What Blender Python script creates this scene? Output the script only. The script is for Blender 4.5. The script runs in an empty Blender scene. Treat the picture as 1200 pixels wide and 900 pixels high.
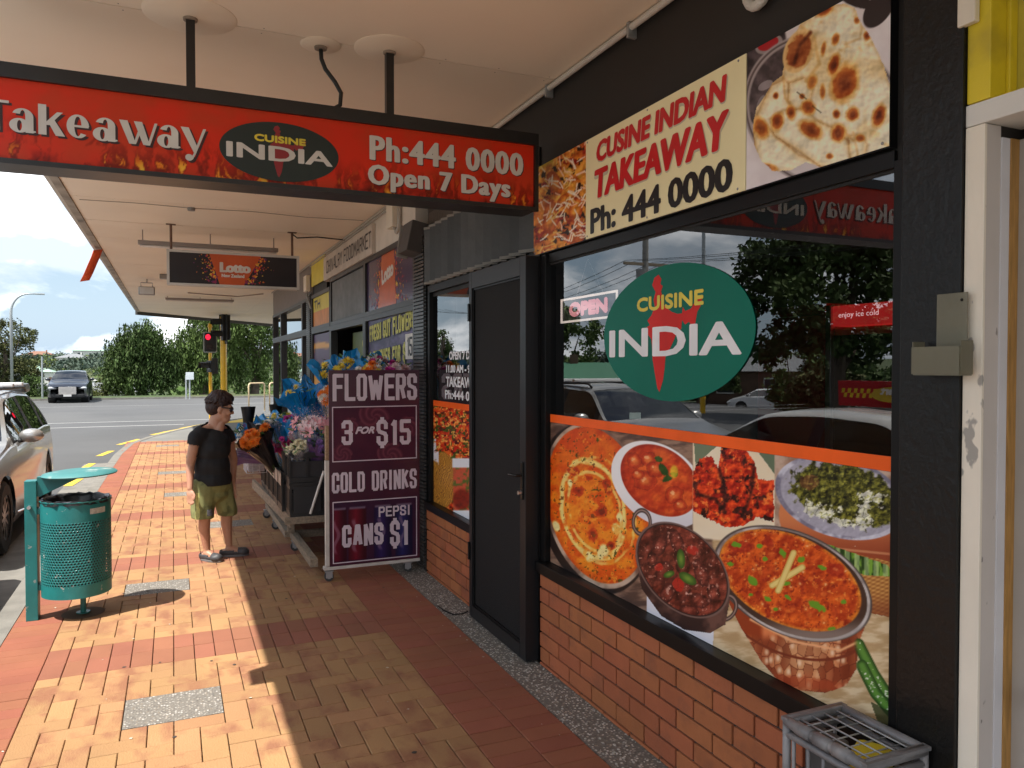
import bpy, bmesh, math, random
import numpy as np
from mathutils import Matrix, Vector
from math import radians as R, sin, cos, pi

S = bpy.context.scene
COL = S.collection
random.seed(7)

# ------------------------------------------------------------------ camera
cam = bpy.data.cameras.new('camera'); camo = bpy.data.objects.new('camera', cam); COL.objects.link(camo)
camo.location = (0, 0, 1.72)
camo.rotation_euler = (R(90-1.273), 0, R(-23.8))
cam.sensor_width = 36; cam.lens = 27.0; cam.clip_start = .05; cam.clip_end = 3000
S.camera = camo

# ------------------------------------------------------------------ world: daylight sky with broken cloud
SUN = Vector((-.44, -.22, 1)).normalized()
sun_el = math.asin(SUN.z); sun_az = math.atan2(SUN.x, SUN.y)
w = bpy.data.worlds.new('World'); S.world = w; w.use_nodes = True
nt = w.node_tree; N = nt.nodes; Lk = nt.links; N.clear()
wo = N.new('ShaderNodeOutputWorld'); bg = N.new('ShaderNodeBackground')
sky = N.new('ShaderNodeTexSky'); sky.sky_type = 'NISHITA'; sky.sun_disc = False
sky.sun_elevation = sun_el; sky.sun_rotation = sun_az; sky.air_density = 1.1; sky.dust_density = 1.5
tc = N.new('ShaderNodeTexCoord')
sep = N.new('ShaderNodeSeparateXYZ'); Lk.new(tc.outputs['Generated'], sep.inputs[0])
def wmath(op, a, b=None, c=None):
    n = N.new('ShaderNodeMath'); n.operation = op
    for i, v in enumerate((a, b, c)):
        if v is None: continue
        if isinstance(v, (int, float)): n.inputs[i].default_value = v
        else: Lk.new(v, n.inputs[i])
    return n.outputs[0]
# cloud layer seen in perspective: direction / (height + k)
dz = wmath('ADD', wmath('MAXIMUM', sep.outputs[2], 0.0), .42)
cx_ = wmath('DIVIDE', sep.outputs[0], dz); cy_ = wmath('DIVIDE', sep.outputs[1], dz)
cmb = N.new('ShaderNodeCombineXYZ'); Lk.new(cx_, cmb.inputs[0]); Lk.new(cy_, cmb.inputs[1])
mp = N.new('ShaderNodeMapping'); mp.inputs['Location'].default_value = (4.3, 1.7, 0); Lk.new(cmb.outputs[0], mp.inputs[0])
n1 = N.new('ShaderNodeTexNoise'); n1.inputs['Scale'].default_value = 2.6; n1.inputs['Detail'].default_value = 9; n1.inputs['Roughness'].default_value = .56; n1.inputs['Distortion'].default_value = .35
Lk.new(mp.outputs[0], n1.inputs['Vector'])
n2 = N.new('ShaderNodeTexNoise'); n2.inputs['Scale'].default_value = 4.2; n2.inputs['Detail'].default_value = 6
mp2 = N.new('ShaderNodeMapping'); mp2.inputs['Location'].default_value = (1.3, 9.1, 3); Lk.new(cmb.outputs[0], mp2.inputs[0]); Lk.new(mp2.outputs[0], n2.inputs['Vector'])
cr = N.new('ShaderNodeValToRGB'); cr.color_ramp.elements[0].position = .45; cr.color_ramp.elements[1].position = .55
Lk.new(n1.outputs[0], cr.inputs[0])
cc = N.new('ShaderNodeValToRGB'); cc.color_ramp.elements[0].position = .40; cc.color_ramp.elements[0].color = (2.5, 2.85, 3.25, 1)
cc.color_ramp.elements[1].position = .60; cc.color_ramp.elements[1].color = (6.4, 6.5, 6.6, 1)
Lk.new(n2.outputs[0], cc.inputs[0])
# pale veil near the horizon
hz = N.new('ShaderNodeMapRange'); hz.inputs['From Min'].default_value = 0; hz.inputs['From Max'].default_value = .28
hz.inputs['To Min'].default_value = .75; hz.inputs['To Max'].default_value = .12; Lk.new(sep.outputs[2], hz.inputs[0])
mx0 = N.new('ShaderNodeMix'); mx0.data_type = 'RGBA'; Lk.new(hz.outputs[0], mx0.inputs[0])
skm = N.new('ShaderNodeVectorMath'); skm.operation = 'SCALE'; skm.inputs['Scale'].default_value = .42; Lk.new(sky.outputs[0], skm.inputs[0])
Lk.new(skm.outputs[0], mx0.inputs[6]); mx0.inputs[7].default_value = (1.95, 2.6, 3.35, 1)
mx1 = N.new('ShaderNodeMix'); mx1.data_type = 'RGBA'; Lk.new(cr.outputs[0], mx1.inputs[0])
Lk.new(mx0.outputs[2], mx1.inputs[6]); Lk.new(cc.outputs[0], mx1.inputs[7])
Lk.new(mx1.outputs[2], bg.inputs[0]); bg.inputs[1].default_value = .10
Lk.new(bg.outputs[0], wo.inputs[0])

sl = bpy.data.lights.new('sun', 'SUN'); sl.energy = 2.35; sl.angle = R(.53); sl.color = (1, .95, .87)
so = bpy.data.objects.new('sun', sl); COL.objects.link(so)
so.rotation_euler = SUN.to_track_quat('Z', 'Y').to_euler(); so.location = (-6, -3, 14)

S.view_settings.view_transform = 'Standard'; S.view_settings.look = 'None'
S.view_settings.exposure = 1.85; S.view_settings.gamma = 1
S.render.engine = 'CYCLES'
S.cycles.max_bounces = 10; S.cycles.diffuse_bounces = 5; S.cycles.transparent_max_bounces = 16
S.cycles.use_denoising = True

# ------------------------------------------------------------------ helpers: materials
def lin(c):
    return tuple(((v/255)/12.92 if v/255 <= .04045 else (((v/255)+.055)/1.055)**2.4) for v in c)
def nodes(m):
    m.use_nodes = True; return m.node_tree.nodes, m.node_tree.links
MC = {}
def mat(name, col, rough=.6, metal=0, var=.12, scale=6., bump=0., bscale=40., coat=0, spec=.5, col2=None, spot=None, rand=0, emit=0, alpha=None, detail=5, coord='Object', stretch=(1,1,1)):
    """procedural surface: base colour with noise variation, optional blotches of col2, fine bump, per-object random shade"""
    if name in MC: return MC[name]
    m = bpy.data.materials.new(name); MC[name] = m
    n, l = nodes(m); p = n['Principled BSDF']
    if coord == 'World':
        g = n.new('ShaderNodeNewGeometry'); vec = g.outputs['Position']
    else:
        t = n.new('ShaderNodeTexCoord'); vec = t.outputs[coord]
    mpn = n.new('ShaderNodeMapping'); mpn.inputs['Scale'].default_value = stretch; l.new(vec, mpn.inputs[0]); vec = mpn.outputs[0]
    ns = n.new('ShaderNodeTexNoise'); ns.inputs['Scale'].default_value = scale; ns.inputs['Detail'].default_value = detail; l.new(vec, ns.inputs['Vector'])
    ramp = n.new('ShaderNodeMapRange'); ramp.inputs['From Min'].default_value = .25; ramp.inputs['From Max'].default_value = .75
    ramp.inputs['To Min'].default_value = 1-var; ramp.inputs['To Max'].default_value = 1+var; l.new(ns.outputs[0], ramp.inputs[0])
    hs = n.new('ShaderNodeHueSaturation'); hs.inputs['Color'].default_value = (*col[:3], 1)
    val = ramp.outputs[0]
    if rand:
        oi = n.new('ShaderNodeObjectInfo'); g2 = n.new('ShaderNodeNewGeometry')
        ad = n.new('ShaderNodeMath'); ad.operation = 'ADD'; l.new(oi.outputs['Random'], ad.inputs[0]); l.new(g2.outputs['Random Per Island'], ad.inputs[1])
        fr = n.new('ShaderNodeMath'); fr.operation = 'FRACT'; l.new(ad.outputs[0], fr.inputs[0])
        mr = n.new('ShaderNodeMapRange'); mr.inputs['To Min'].default_value = 1-rand; mr.inputs['To Max'].default_value = 1+rand; l.new(fr.outputs[0], mr.inputs[0])
        mu = n.new('ShaderNodeMath'); mu.operation = 'MULTIPLY'; l.new(val, mu.inputs[0]); l.new(mr.outputs[0], mu.inputs[1]); val = mu.outputs[0]
        hh = n.new('ShaderNodeMapRange'); hh.inputs['To Min'].default_value = .5-.006; hh.inputs['To Max'].default_value = .5+.006
        f2 = n.new('ShaderNodeMath'); f2.operation = 'MULTIPLY'; f2.inputs[1].default_value = 7.31; l.new(fr.outputs[0], f2.inputs[0])
        f3 = n.new('ShaderNodeMath'); f3.operation = 'FRACT'; l.new(f2.outputs[0], f3.inputs[0]); l.new(f3.outputs[0], hh.inputs[0]); l.new(hh.outputs[0], hs.inputs['Hue'])
    l.new(val, hs.inputs['Value']); out = hs.outputs[0]
    if col2 is not None:
        sp = spot or (3., .55, .66, .7)
        nb = n.new('ShaderNodeTexNoise'); nb.inputs['Scale'].default_value = sp[0]; nb.inputs['Detail'].default_value = 4; nb.noise_dimensions = '4D'; nb.inputs['W'].default_value = 3.7; l.new(vec, nb.inputs['Vector'])
        if rand: l.new(mu.outputs[0], nb.inputs['W'])
        mrr = n.new('ShaderNodeMapRange'); mrr.inputs['From Min'].default_value = sp[1]; mrr.inputs['From Max'].default_value = sp[2]; mrr.inputs['To Max'].default_value = sp[3]; l.new(nb.outputs[0], mrr.inputs[0])
        mx = n.new('ShaderNodeMix'); mx.data_type = 'RGBA'; l.new(mrr.outputs[0], mx.inputs[0]); l.new(out, mx.inputs[6]); mx.inputs[7].default_value = (*col2[:3], 1); out = mx.outputs[2]
    l.new(out, p.inputs['Base Color'])
    p.inputs['Roughness'].default_value = rough; p.inputs['Metallic'].default_value = metal
    p.inputs['Coat Weight'].default_value = coat; p.inputs['Coat Roughness'].default_value = .08; p.inputs['Specular IOR Level'].default_value = spec
    if bump:
        bn = n.new('ShaderNodeTexNoise'); bn.inputs['Scale'].default_value = bscale; bn.inputs['Detail'].default_value = 6; l.new(vec, bn.inputs['Vector'])
        b = n.new('ShaderNodeBump'); b.inputs['Strength'].default_value = bump; b.inputs['Distance'].default_value = .01; l.new(bn.outputs[0], b.inputs['Height']); l.new(b.outputs[0], p.inputs['Normal'])
    if emit:
        l.new(out, p.inputs['Emission Color']); p.inputs['Emission Strength'].default_value = emit
    if alpha is not None:
        p.inputs['Alpha'].default_value = alpha
    return m
def glass(name, tint=(.35,.36,.37), fac=.3, rough=0.0, refl=(1,1,1)):
    if name in MC: return MC[name]
    m = bpy.data.materials.new(name); MC[name] = m; n, l = nodes(m); n.remove(n['Principled BSDF'])
    o = n['Material Output']; tr = n.new('ShaderNodeBsdfTransparent'); tr.inputs[0].default_value = (*tint, 1)
    gl = n.new('ShaderNodeBsdfGlossy'); gl.inputs['Roughness'].default_value = rough; gl.inputs['Color'].default_value = (*refl, 1)
    lw = n.new('ShaderNodeFresnel'); lw.inputs['IOR'].default_value = 1.5
    nsn = n.new('ShaderNodeMath'); nsn.operation = 'ADD'; nsn.use_clamp = True; nsn.inputs[1].default_value = fac; l.new(lw.outputs[0], nsn.inputs[0])
    mx = n.new('ShaderNodeMixShader'); l.new(nsn.outputs[0], mx.inputs[0]); l.new(tr.outputs[0], mx.inputs[1]); l.new(gl.outputs[0], mx.inputs[2]); l.new(mx.outputs[0], o.inputs[0])
    return m
def vcmat(name, rough=.4, coat=0.05, k=1.0):
    if name in MC: return MC[name]
    m = bpy.data.materials.new(name); MC[name] = m; n, l = nodes(m); p = n['Principled BSDF']
    a = n.new('ShaderNodeAttribute'); a.attribute_name = 'print'; l.new(a.outputs['Color'], p.inputs['Base Color'])
    p.inputs['Roughness'].default_value = rough; p.inputs['Coat Weight'].default_value = coat; p.inputs['Coat Roughness'].default_value = .1; p.inputs['Specular IOR Level'].default_value = .22
    return m

# ------------------------------------------------------------------ helpers: meshes
def empty(name, loc, label=None, cat=None, group=None, kind=None, rz=0):
    o = bpy.data.objects.new(name, None); COL.objects.link(o); o.location = loc; o.rotation_euler = (0, 0, rz); o.empty_display_size = .1
    tag(o, label, cat, group, kind); return o
def tag(o, label=None, cat=None, group=None, kind=None):
    if label: o['label'] = label
    if cat: o['category'] = cat
    if group: o['group'] = group
    if kind: o['kind'] = kind
    return o
def wmat(o):
    m = Matrix.LocRotScale(o.location, o.rotation_euler, o.scale)
    return (wmat(o.parent) @ o.matrix_parent_inverse @ m) if o.parent else m
def link(o, parent):
    COL.objects.link(o)
    if parent is not None:
        o.parent = parent; o.matrix_parent_inverse = wmat(parent).inverted()
    return o
def obj(name, bm, m, parent=None, smooth=False, label=None, kind=None, recalc=True):
    """links a bmesh (given in world coordinates) as one mesh object"""
    if recalc: bmesh.ops.recalc_face_normals(bm, faces=bm.faces)
    me = bpy.data.meshes.new(name); bm.to_mesh(me); bm.free()
    for mm in (m if isinstance(m, (list, tuple)) else [m]): me.materials.append(mm)
    if smooth:
        me.shade_smooth() if smooth is True else me.set_sharp_from_angle(angle=R(smooth))
    o = bpy.data.objects.new(name, me); link(o, parent)
    if label: o['label'] = label
    if kind: o['kind'] = kind
    return o
def B(): return bmesh.new()
def box(bm, x0, x1, y0, y1, z0, z1, bev=0, M=None, mi=0):
    r = bmesh.ops.create_cube(bm, size=1)
    vs = r['verts']
    T = Matrix.Translation(((x0+x1)/2, (y0+y1)/2, (z0+z1)/2)) @ Matrix.Diagonal((abs(x1-x0), abs(y1-y0), abs(z1-z0), 1))
    if M is not None: T = M @ T
    bmesh.ops.transform(bm, matrix=T, verts=vs)
    fs = set(f for v in vs for f in v.link_faces)
    for f in fs: f.material_index = mi
    if bev:
        es = set(e for v in vs for e in v.link_edges)
        bmesh.ops.bevel(bm, geom=list(es), offset=bev, segments=2, profile=.6, affect='EDGES')
    return bm
def bxo(name, x0, x1, y0, y1, z0, z1, m, parent=None, bev=0, **k):
    return obj(name, box(B(), x0, x1, y0, y1, z0, z1, bev), m, parent, **k)
def tube(bm, pts, r, seg=10, cap=True, r2=None):
    pts = [Vector(p) for p in pts]; n = len(pts); rings = []
    up = None
    for i, p in enumerate(pts):
        d = (pts[min(i+1, n-1)]-pts[max(i-1, 0)]).normalized()
        if up is None: up = d.orthogonal().normalized()
        a = (up - d*up.dot(d)).normalized(); up = a; b = d.cross(a)
        rr = r if r2 is None else r+(r2-r)*i/(n-1)
        if isinstance(r, (list, tuple)): rr = r[i]
        rings.append([bm.verts.new(p+(a*cos(t)+b*sin(t))*rr) for t in [2*pi*k/seg for k in range(seg)]])
    for i in range(n-1):
        for k in range(seg):
            bm.faces.new((rings[i][k], rings[i][(k+1) % seg], rings[i+1][(k+1) % seg], rings[i+1][k]))
    if cap:
        bm.faces.new(rings[0][::-1]); bm.faces.new(rings[-1])
    return bm
def cyl(bm, x, y, z0, z1, r, seg=24, r2=None):
    return tube(bm, [(x, y, z0), (x, y, z1)], r, seg, True, r2)
def lathe(bm, prof, c=(0, 0, 0), seg=32, M=None, cap=False):
    rings = []
    for (r, z) in prof:
        rings.append([bm.verts.new(((M @ Vector((r*cos(t), r*sin(t), z))) if M else Vector((r*cos(t), r*sin(t), z)))+Vector(c)) for t in [2*pi*k/seg for k in range(seg)]])
    for i in range(len(rings)-1):
        for k in range(seg):
            bm.faces.new((rings[i][k], rings[i][(k+1) % seg], rings[i+1][(k+1) % seg], rings[i+1][k]))
    if cap: bm.faces.new(rings[0]); bm.faces.new(rings[-1])
    return bm
def prism(bm, poly, h, M):
    """poly in local xy, thickness 0..h along local z, M places it"""
    a = [bm.verts.new(M @ Vector((x, y, 0))) for x, y in poly]; b = [bm.verts.new(M @ Vector((x, y, h))) for x, y in poly]
    bm.faces.new(a[::-1]); bm.faces.new(b); n = len(poly)
    for i in range(n): bm.faces.new((a[i], a[(i+1) % n], b[(i+1) % n], b[i]))
    return bm
def ellpoly(cx, cy, rx, ry, n=64): return [(cx+rx*cos(2*pi*k/n), cy+ry*sin(2*pi*k/n)) for k in range(n)]
def wallM(Yl, Zb, X):   # viewer on the footpath: local x runs towards the camera (-Y), y up, z out of the wall (-X)
    return Matrix(((0, 0, -1, X), (-1, 0, 0, Yl), (0, 1, 0, Zb), (0, 0, 0, 1)))
def frontM(Xl, Zb, Y):  # faces back down the footpath: local x = +X, y up, z = -Y
    return Matrix(((1, 0, 0, Xl), (0, 0, -1, Y), (0, 1, 0, Zb), (0, 0, 0, 1)))
def ellipsoid(bm, c, r, M=None, seg=16, rings=10):
    rr = bmesh.ops.create_uvsphere(bm, u_segments=seg, v_segments=rings, radius=1)
    T = Matrix.Translation(c) @ (M.to_4x4() if M else Matrix()) @ Matrix.Diagonal((*r, 1))
    bmesh.ops.transform(bm, matrix=T, verts=rr['verts']); return bm
def copy_tree(o, parent=None, loc=None, rz=None, label=None, sc=None):
    c = o.copy(); COL.objects.link(c)
    if parent is not None: c.parent = parent
    if loc is not None: c.location = loc
    if rz is not None: c.rotation_euler = (0, 0, rz) if not isinstance(rz, (tuple, list)) else rz
    if sc is not None: c.scale = (sc, sc, sc)
    if label: c['label'] = label
    for ch in [x for x in KIDS.get(o.name, [])] if o.name in KIDS else list(o.children):
        copy_tree(ch, c)
    return c
KIDS = {}

def islands(o):
    """splits a joined helper mesh into one object per loose piece"""
    me = o.data; bm = B(); bm.from_mesh(me); seen = set(); parts = []
    for v in bm.verts:
        if v in seen: continue
        st = [v]; comp = []; seen.add(v)
        while st:
            a = st.pop(); comp.append(a)
            for e in a.link_edges:
                b = e.other_vert(a)
                if b not in seen: seen.add(b); st.append(b)
        parts.append(comp)
    if len(parts) < 2: bm.free(); return
    for comp in parts:
        nb_ = B(); mp_ = {v: nb_.verts.new(v.co) for v in comp}
        for f in {f for v in comp for f in v.link_faces}: nf = nb_.faces.new([mp_[v] for v in f.verts]); nf.smooth = f.smooth
        m2 = bpy.data.meshes.new(o.name.split('.')[0]); nb_.to_mesh(m2); nb_.free()
        for mm in me.materials: m2.materials.append(mm)
        c = o.copy(); c.data = m2; COL.objects.link(c)
    bm.free(); bpy.data.objects.remove(o)
# ------------------------------------------------------------------ helpers: lettering
def bold_shifts(bx, by, n=8):
    n = 22 if max(bx, by) > .0125 else (14 if max(bx, by) > .007 else n)
    return [(0, 0)] if bx == 0 and by == 0 else [(bx*cos(2*pi*k/n), by*sin(2*pi*k/n)) for k in range(n)]+[(0, 0)]
def text(name, s, w, h, M, m, parent, bx=0., by=None, z=.0005, thick=0., shear=0., space=1., fit='both'):
    """lettering fitted into a w x h box (local frame M), emboldened by bx/by metres"""
    by = bx if by is None else by
    c = bpy.data.curves.new('lettering', 'FONT'); c.body = s; c.resolution_u = 3; c.shear = shear; c.space_character = space
    t = bpy.data.objects.new('lettering', c); COL.objects.link(t)
    dg = bpy.context.evaluated_depsgraph_get(); me = bpy.data.meshes.new_from_object(t.evaluated_get(dg))
    bpy.data.objects.remove(t); bpy.data.curves.remove(c)
    co = np.array([v.co[:] for v in me.vertices]); mn = co.min(0); mxx = co.max(0)
    sx = (w-2*bx)/(mxx[0]-mn[0]); sy = (h-2*by)/(mxx[1]-mn[1])
    if fit == 'h': sx = sy
    polys = [list(p.vertices) for p in me.polygons]; bpy.data.meshes.remove(me)
    bm = B()
    for i, (dx, dy) in enumerate(bold_shifts(bx, by)):
        vs = [bm.verts.new(M @ Vector(((x-mn[0])*sx+bx+dx, (y-mn[1])*sy+by+dy, z+thick+i*4e-5))) for x, y, _ in co]
        for p in polys:
            try: bm.faces.new([vs[k] for k in p])
            except ValueError: pass
    return obj(name, bm, m, parent, recalc=False)
_o = [(0,.2),(.2,0),(.8,0),(1,.2),(1,1.8),(.8,2),(.2,2),(0,1.8),(0,.2)]
GL = {'F':[[(0,0),(0,2),(1,2)],[(0,1.05),(.85,1.05)]],'L':[[(0,2),(0,0),(1,0)]],'O':[_o],'0':[_o],'W':[[(0,2),(.4,0),(.85,1.5),(1.3,0),(1.7,2)]],'E':[[(1,0),(0,0),(0,2),(1,2)],[(0,1.05),(.85,1.05)]],
 'R':[[(0,0),(0,2),(.8,2),(1,1.8),(1,1.2),(.8,1),(0,1)],[(.6,1),(1,.0)]],'S':[[(1,1.5),(1,1.8),(.8,2),(.2,2),(0,1.8),(0,1.3),(.15,1.1),(.85,.9),(1,.7),(1,.2),(.8,0),(.2,0),(0,.2),(0,.5)]],
 '3':[[(0,1.6),(0,1.8),(.2,2),(.8,2),(1,1.8),(1,1.25),(.8,1.05),(.4,1.05)],[(.8,1.05),(1,.85),(1,.2),(.8,0),(.2,0),(0,.2),(0,.45)]],'1':[[(.1,1.6),(.45,2),(.45,0)]],'5':[[(1,2),(0,2),(0,1.15),(.8,1.15),(1,.95),(1,.2),(.8,0),(.2,0),(0,.2),(0,.45)]],
 '$':[[(1,1.5),(1,1.8),(.8,2),(.2,2),(0,1.8),(0,1.3),(.15,1.1),(.85,.9),(1,.7),(1,.2),(.8,0),(.2,0),(0,.2),(0,.5)],[(.5,2.25),(.5,2.1)],[(.5,-.1),(.5,-.25)]],
 'C':[[(1,1.4),(1,1.8),(.8,2),(.2,2),(0,1.8),(0,.2),(.2,0),(.8,0),(1,.2),(1,.6)]],'D':[[(0,0),(0,2),(.75,2),(1,1.75),(1,.25),(.75,0),(0,0)]],'I':[[(.2,0),(.2,2)]],'N':[[(0,0),(0,2),(1,0),(1,2)]],'K':[[(0,0),(0,2)],[(1,2),(0,.9)],[(.25,1.2),(1,0)]],
 'A':[[(0,0),(.38,2),(.68,2),(1.06,0)],[(.15,.6),(.9,.6)]],'H':[[(0,0),(0,2)],[(1,0),(1,2)],[(0,1),(1,1)]],'V':[[(0,2),(.5,0),(1,2)]],'Y':[[(0,2),(.5,1),(1,2)],[(.5,1),(.5,0)]],'M':[[(0,0),(0,2),(.6,.7),(1.2,2),(1.2,0)]],'T':[[(0,2),(1,2)],[(.5,2),(.5,0)]],
 'U':[[(0,2),(0,.2),(.2,0),(.8,0),(1,.2),(1,2)]],'B':[[(0,0),(0,2),(.75,2),(1,1.8),(1,1.25),(.8,1.05),(0,1.05)],[(.8,1.05),(1,.85),(1,.2),(.75,0),(0,0)]],'P':[[(0,0),(0,2),(.8,2),(1,1.8),(1,1.15),(.8,.95),(0,.95)]],' ':[]}
def strokes(name, s, w, h, M, m, parent, t=.02, z=.001, gap=.45, tilt=0., air=None):
    """block lettering drawn with square strokes t thick in a w x h box"""
    wd = {'I': .4, '1': .6, 'W': 1.7, 'M': 1.2, ' ': .5, 'A': 1.06}
    W0 = sum(wd.get(ch, 1) for ch in s); n_ = len(s)-1
    if air is not None and n_: gap = (t+air)*W0/((w-t)-(t+air)*n_)
    xs = []; x = 0
    for ch in s: xs.append(x); x += wd.get(ch, 1)+gap
    tot = x-gap; sx = (w-t)/tot; sy = (h-t)/2; bm = B(); k = 0
    for ch, x0 in zip(s, xs):
        for pl in GL[ch]:
            q = [Vector(((x0+a)*sx+t/2, b*sy+t/2+tilt*((x0+a)*sx), 0)) for a, b in pl]
            for i in range(len(q)-1):
                d = (q[i+1]-q[i]).normalized(); nn = Vector((-d.y, d.x, 0)); e0 = 0 if i == 0 else t*.3; e1 = 0 if i == len(q)-2 else t*.3; e0 = t*.5 if i == 0 and pl[0] != pl[-1] and abs(d.x*d.y) < .05 else e0; e1 = t*.5 if i == len(q)-2 and pl[0] != pl[-1] and abs(d.x*d.y) < .05 else e1; a = q[i]-d*e0; b = q[i+1]+d*e1; hh = t/2
                zz = z+(k % 7)*4e-4; k += 1
                bm.faces.new([bm.verts.new(M @ (v+Vector((0, 0, zz)))) for v in (a-nn*hh, b-nn*hh, b+nn*hh, a+nn*hh)])
    return obj(name, bm, m, parent, recalc=False)

# ------------------------------------------------------------------ helpers: printed pictures (numpy painting into a fine vertex-coloured sheet)
YAW = R(23.8); PIT = math.atan(20/900)
_f = np.array([sin(YAW)*cos(PIT), cos(YAW)*cos(PIT), -sin(PIT)]); _r = np.array([cos(YAW), -sin(YAW), 0.]); _u = np.cross(_r, _f)
def draw_coords(X, Y, Z):
    v = (X*_f[0]+Y*_f[1]+(Z-1.72)*_f[2]); a = X*_r[0]+Y*_r[1]; b = X*_u[0]+Y*_u[1]+(Z-1.72)*_u[2]
    return 600+900*a/v, 450-900*b/v
def _h(ix, iy, s):
    n = (ix.astype(np.int64)*374761393+iy.astype(np.int64)*668265263+s*1442695041) & 0xffffffff
    n = ((n ^ (n >> 13))*1274126177) & 0xffffffff
    return ((n ^ (n >> 16)) & 0xffff)/65535.
def vnoise(x, y, s=0):
    ix = np.floor(x); iy = np.floor(y); fx = x-ix; fy = y-iy; fx = fx*fx*(3-2*fx); fy = fy*fy*(3-2*fy)
    return (_h(ix, iy, s)*(1-fx)+_h(ix+1, iy, s)*fx)*(1-fy)+(_h(ix, iy+1, s)*(1-fx)+_h(ix+1, iy+1, s)*fx)*fy
def fbm(x, y, sc, s=0, o=4):
    r = 0; a = .5; t = 0
    for k in range(o): r = r+a*vnoise(x/sc*2**k, y/sc*2**k, s+k*17); t += a; a *= .55
    return r/t
def ss(a, b, x): t = np.clip((x-a)/(b-a), 0, 1); return t*t*(3-2*t)
def ell(x, y, cx, cy, rx, ry, ang=0):
    a = R(ang); dx = x-cx; dy = y-cy; u = dx*cos(a)+dy*sin(a); v = -dx*sin(a)+dy*cos(a)
    return np.sqrt((u/rx)**2+(v/ry)**2)
def ins(x, y, pts):
    c = np.zeros(x.shape, bool); n = len(pts)
    for i in range(n):
        x1, y1 = pts[i]; x2, y2 = pts[(i+1) % n]
        if y1 == y2: continue
        k = ((y1 > y) != (y2 > y)) & (x < (x2-x1)*(y-y1)/(y2-y1)+x1); c ^= k
    return c.astype(float)
def dline(x, y, pts):
    d = np.full(x.shape, 1e9)
    for (x1, y1), (x2, y2) in zip(pts[:-1], pts[1:]):
        L = (x2-x1)**2+(y2-y1)**2+1e-9; t = np.clip(((x-x1)*(x2-x1)+(y-y1)*(y2-y1))/L, 0, 1)
        d = np.minimum(d, np.hypot(x-x1-t*(x2-x1), y-y1-t*(y2-y1)))
    return d
def put(img, mask, col):
    m = np.clip(mask, 0, 1)[..., None]
    img[:] = img*(1-m)+np.array(col, float).reshape((1, 1, -1) if np.ndim(col) == 1 else np.shape(col))*m
def emboss(img, m, x, y, h, amp, tint=(1., .9, .8), d=1.6):
    g = (h(x, y)-h(x+d, y+d*1.1))*amp; img += g[..., None]*np.array(tint)*np.clip(m, 0, 1)[..., None]
def worley(x, y, sc, s=0):
    gx = np.floor(x/sc); gy = np.floor(y/sc); d1 = np.full(x.shape, 9.); d2 = d1.copy(); cid = d1*0
    for i in (-1, 0, 1):
        for j in (-1, 0, 1):
            cx = gx+i; cy = gy+j; px = cx+.15+.7*_h(cx, cy, s); py = cy+.15+.7*_h(cx, cy, s+5); d = np.hypot(x/sc-px, y/sc-py)
            n = d < d1; d2 = np.where(n, d1, np.minimum(d2, d)); cid = np.where(n, _h(cx, cy, s+9), cid); d1 = np.where(n, d, d1)
    return d1, d2-d1, cid
def mixc(a, b, t): return np.array(a, float)*(1-t[..., None])+np.array(b, float)*t[..., None]
def sheet(name, Yl, Yr, Zb, Zt, X, nx, ny, paint, m, parent, label=None):
    """flat printed sheet on the shop wall; paint(x, y) returns display colours on the drawing grid"""
    u = np.linspace(Yl, Yr, nx); v = np.linspace(Zb, Zt, ny); Yg, Zg = np.meshgrid(u, v); Xg = np.full_like(Yg, X)
    px, py = draw_coords(Xg, Yg, Zg); img = np.clip(paint(px, py), 0, 255)/255; img = np.clip(img+.10*(img-.45)*(1-np.abs(2*img-1))*2+.015, 0, 1)
    img = np.where(img <= .04045, img/12.92, ((img+.055)/1.055)**2.4)
    co = np.stack([Xg, Yg, Zg], -1).reshape(-1, 3)
    i = np.arange(nx*ny).reshape(ny, nx); q = np.stack([i[:-1, :-1], i[:-1, 1:], i[1:, 1:], i[1:, :-1]], -1).reshape(-1, 4)
    me = bpy.data.meshes.new(name); me.from_pydata(co.tolist(), [], q.tolist()) if len(co) < 1 else fast_mesh(me, co, q)
    at = me.color_attributes.new('print', 'FLOAT_COLOR', 'POINT')
    at.data.foreach_set('color', np.concatenate([img.reshape(-1, 3), np.ones((len(co), 1))], 1).astype(np.float32).ravel())
    me.materials.append(m); o = bpy.data.objects.new(name, me); link(o, parent)
    if label: o['label'] = label
    return o
def fast_mesh(me, co, q):
    k = q.shape[1]
    me.vertices.add(len(co)); me.vertices.foreach_set('co', np.asarray(co, np.float32).ravel())
    me.loops.add(len(q)*k); me.loops.foreach_set('vertex_index', q.astype(np.int32).ravel())
    me.polygons.add(len(q)); me.polygons.foreach_set('loop_start', (np.arange(len(q))*k).astype(np.int32))
    me.update(calc_edges=True); me.validate()

# ================================================================== SETTING: ground, road, footpath
C_ASPH = mat('asphalt', (.085, .086, .088), .9, var=.16, scale=.35, bump=.35, bscale=90, coord='World', col2=(.105, .105, .104), spot=(.15, .45, .6, .8))
C_KERB = mat('kerb_concrete', (.19, .18, .16), .9, var=.25, scale=5, bump=.3, bscale=60, coord='World', col2=(.2, .19, .17), spot=(2.5, .5, .7, .6))
C_WHITE = mat('road_paint', (.42, .42, .41), .7, var=.15, scale=9, coord='World')
C_YEL = mat('yellow_road_paint', (.6, .42, .04), .7, var=.12, scale=12, coord='World')
C_GRASS = mat('grass', (.045, .07, .02), .95, var=.4, scale=1.2, coord='World', col2=(.08, .08, .03), spot=(.2, .5, .6, .7))
C_CONC = mat('concrete', (.40, .38, .35), .9, var=.15, scale=2, bump=.2, coord='World')

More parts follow.
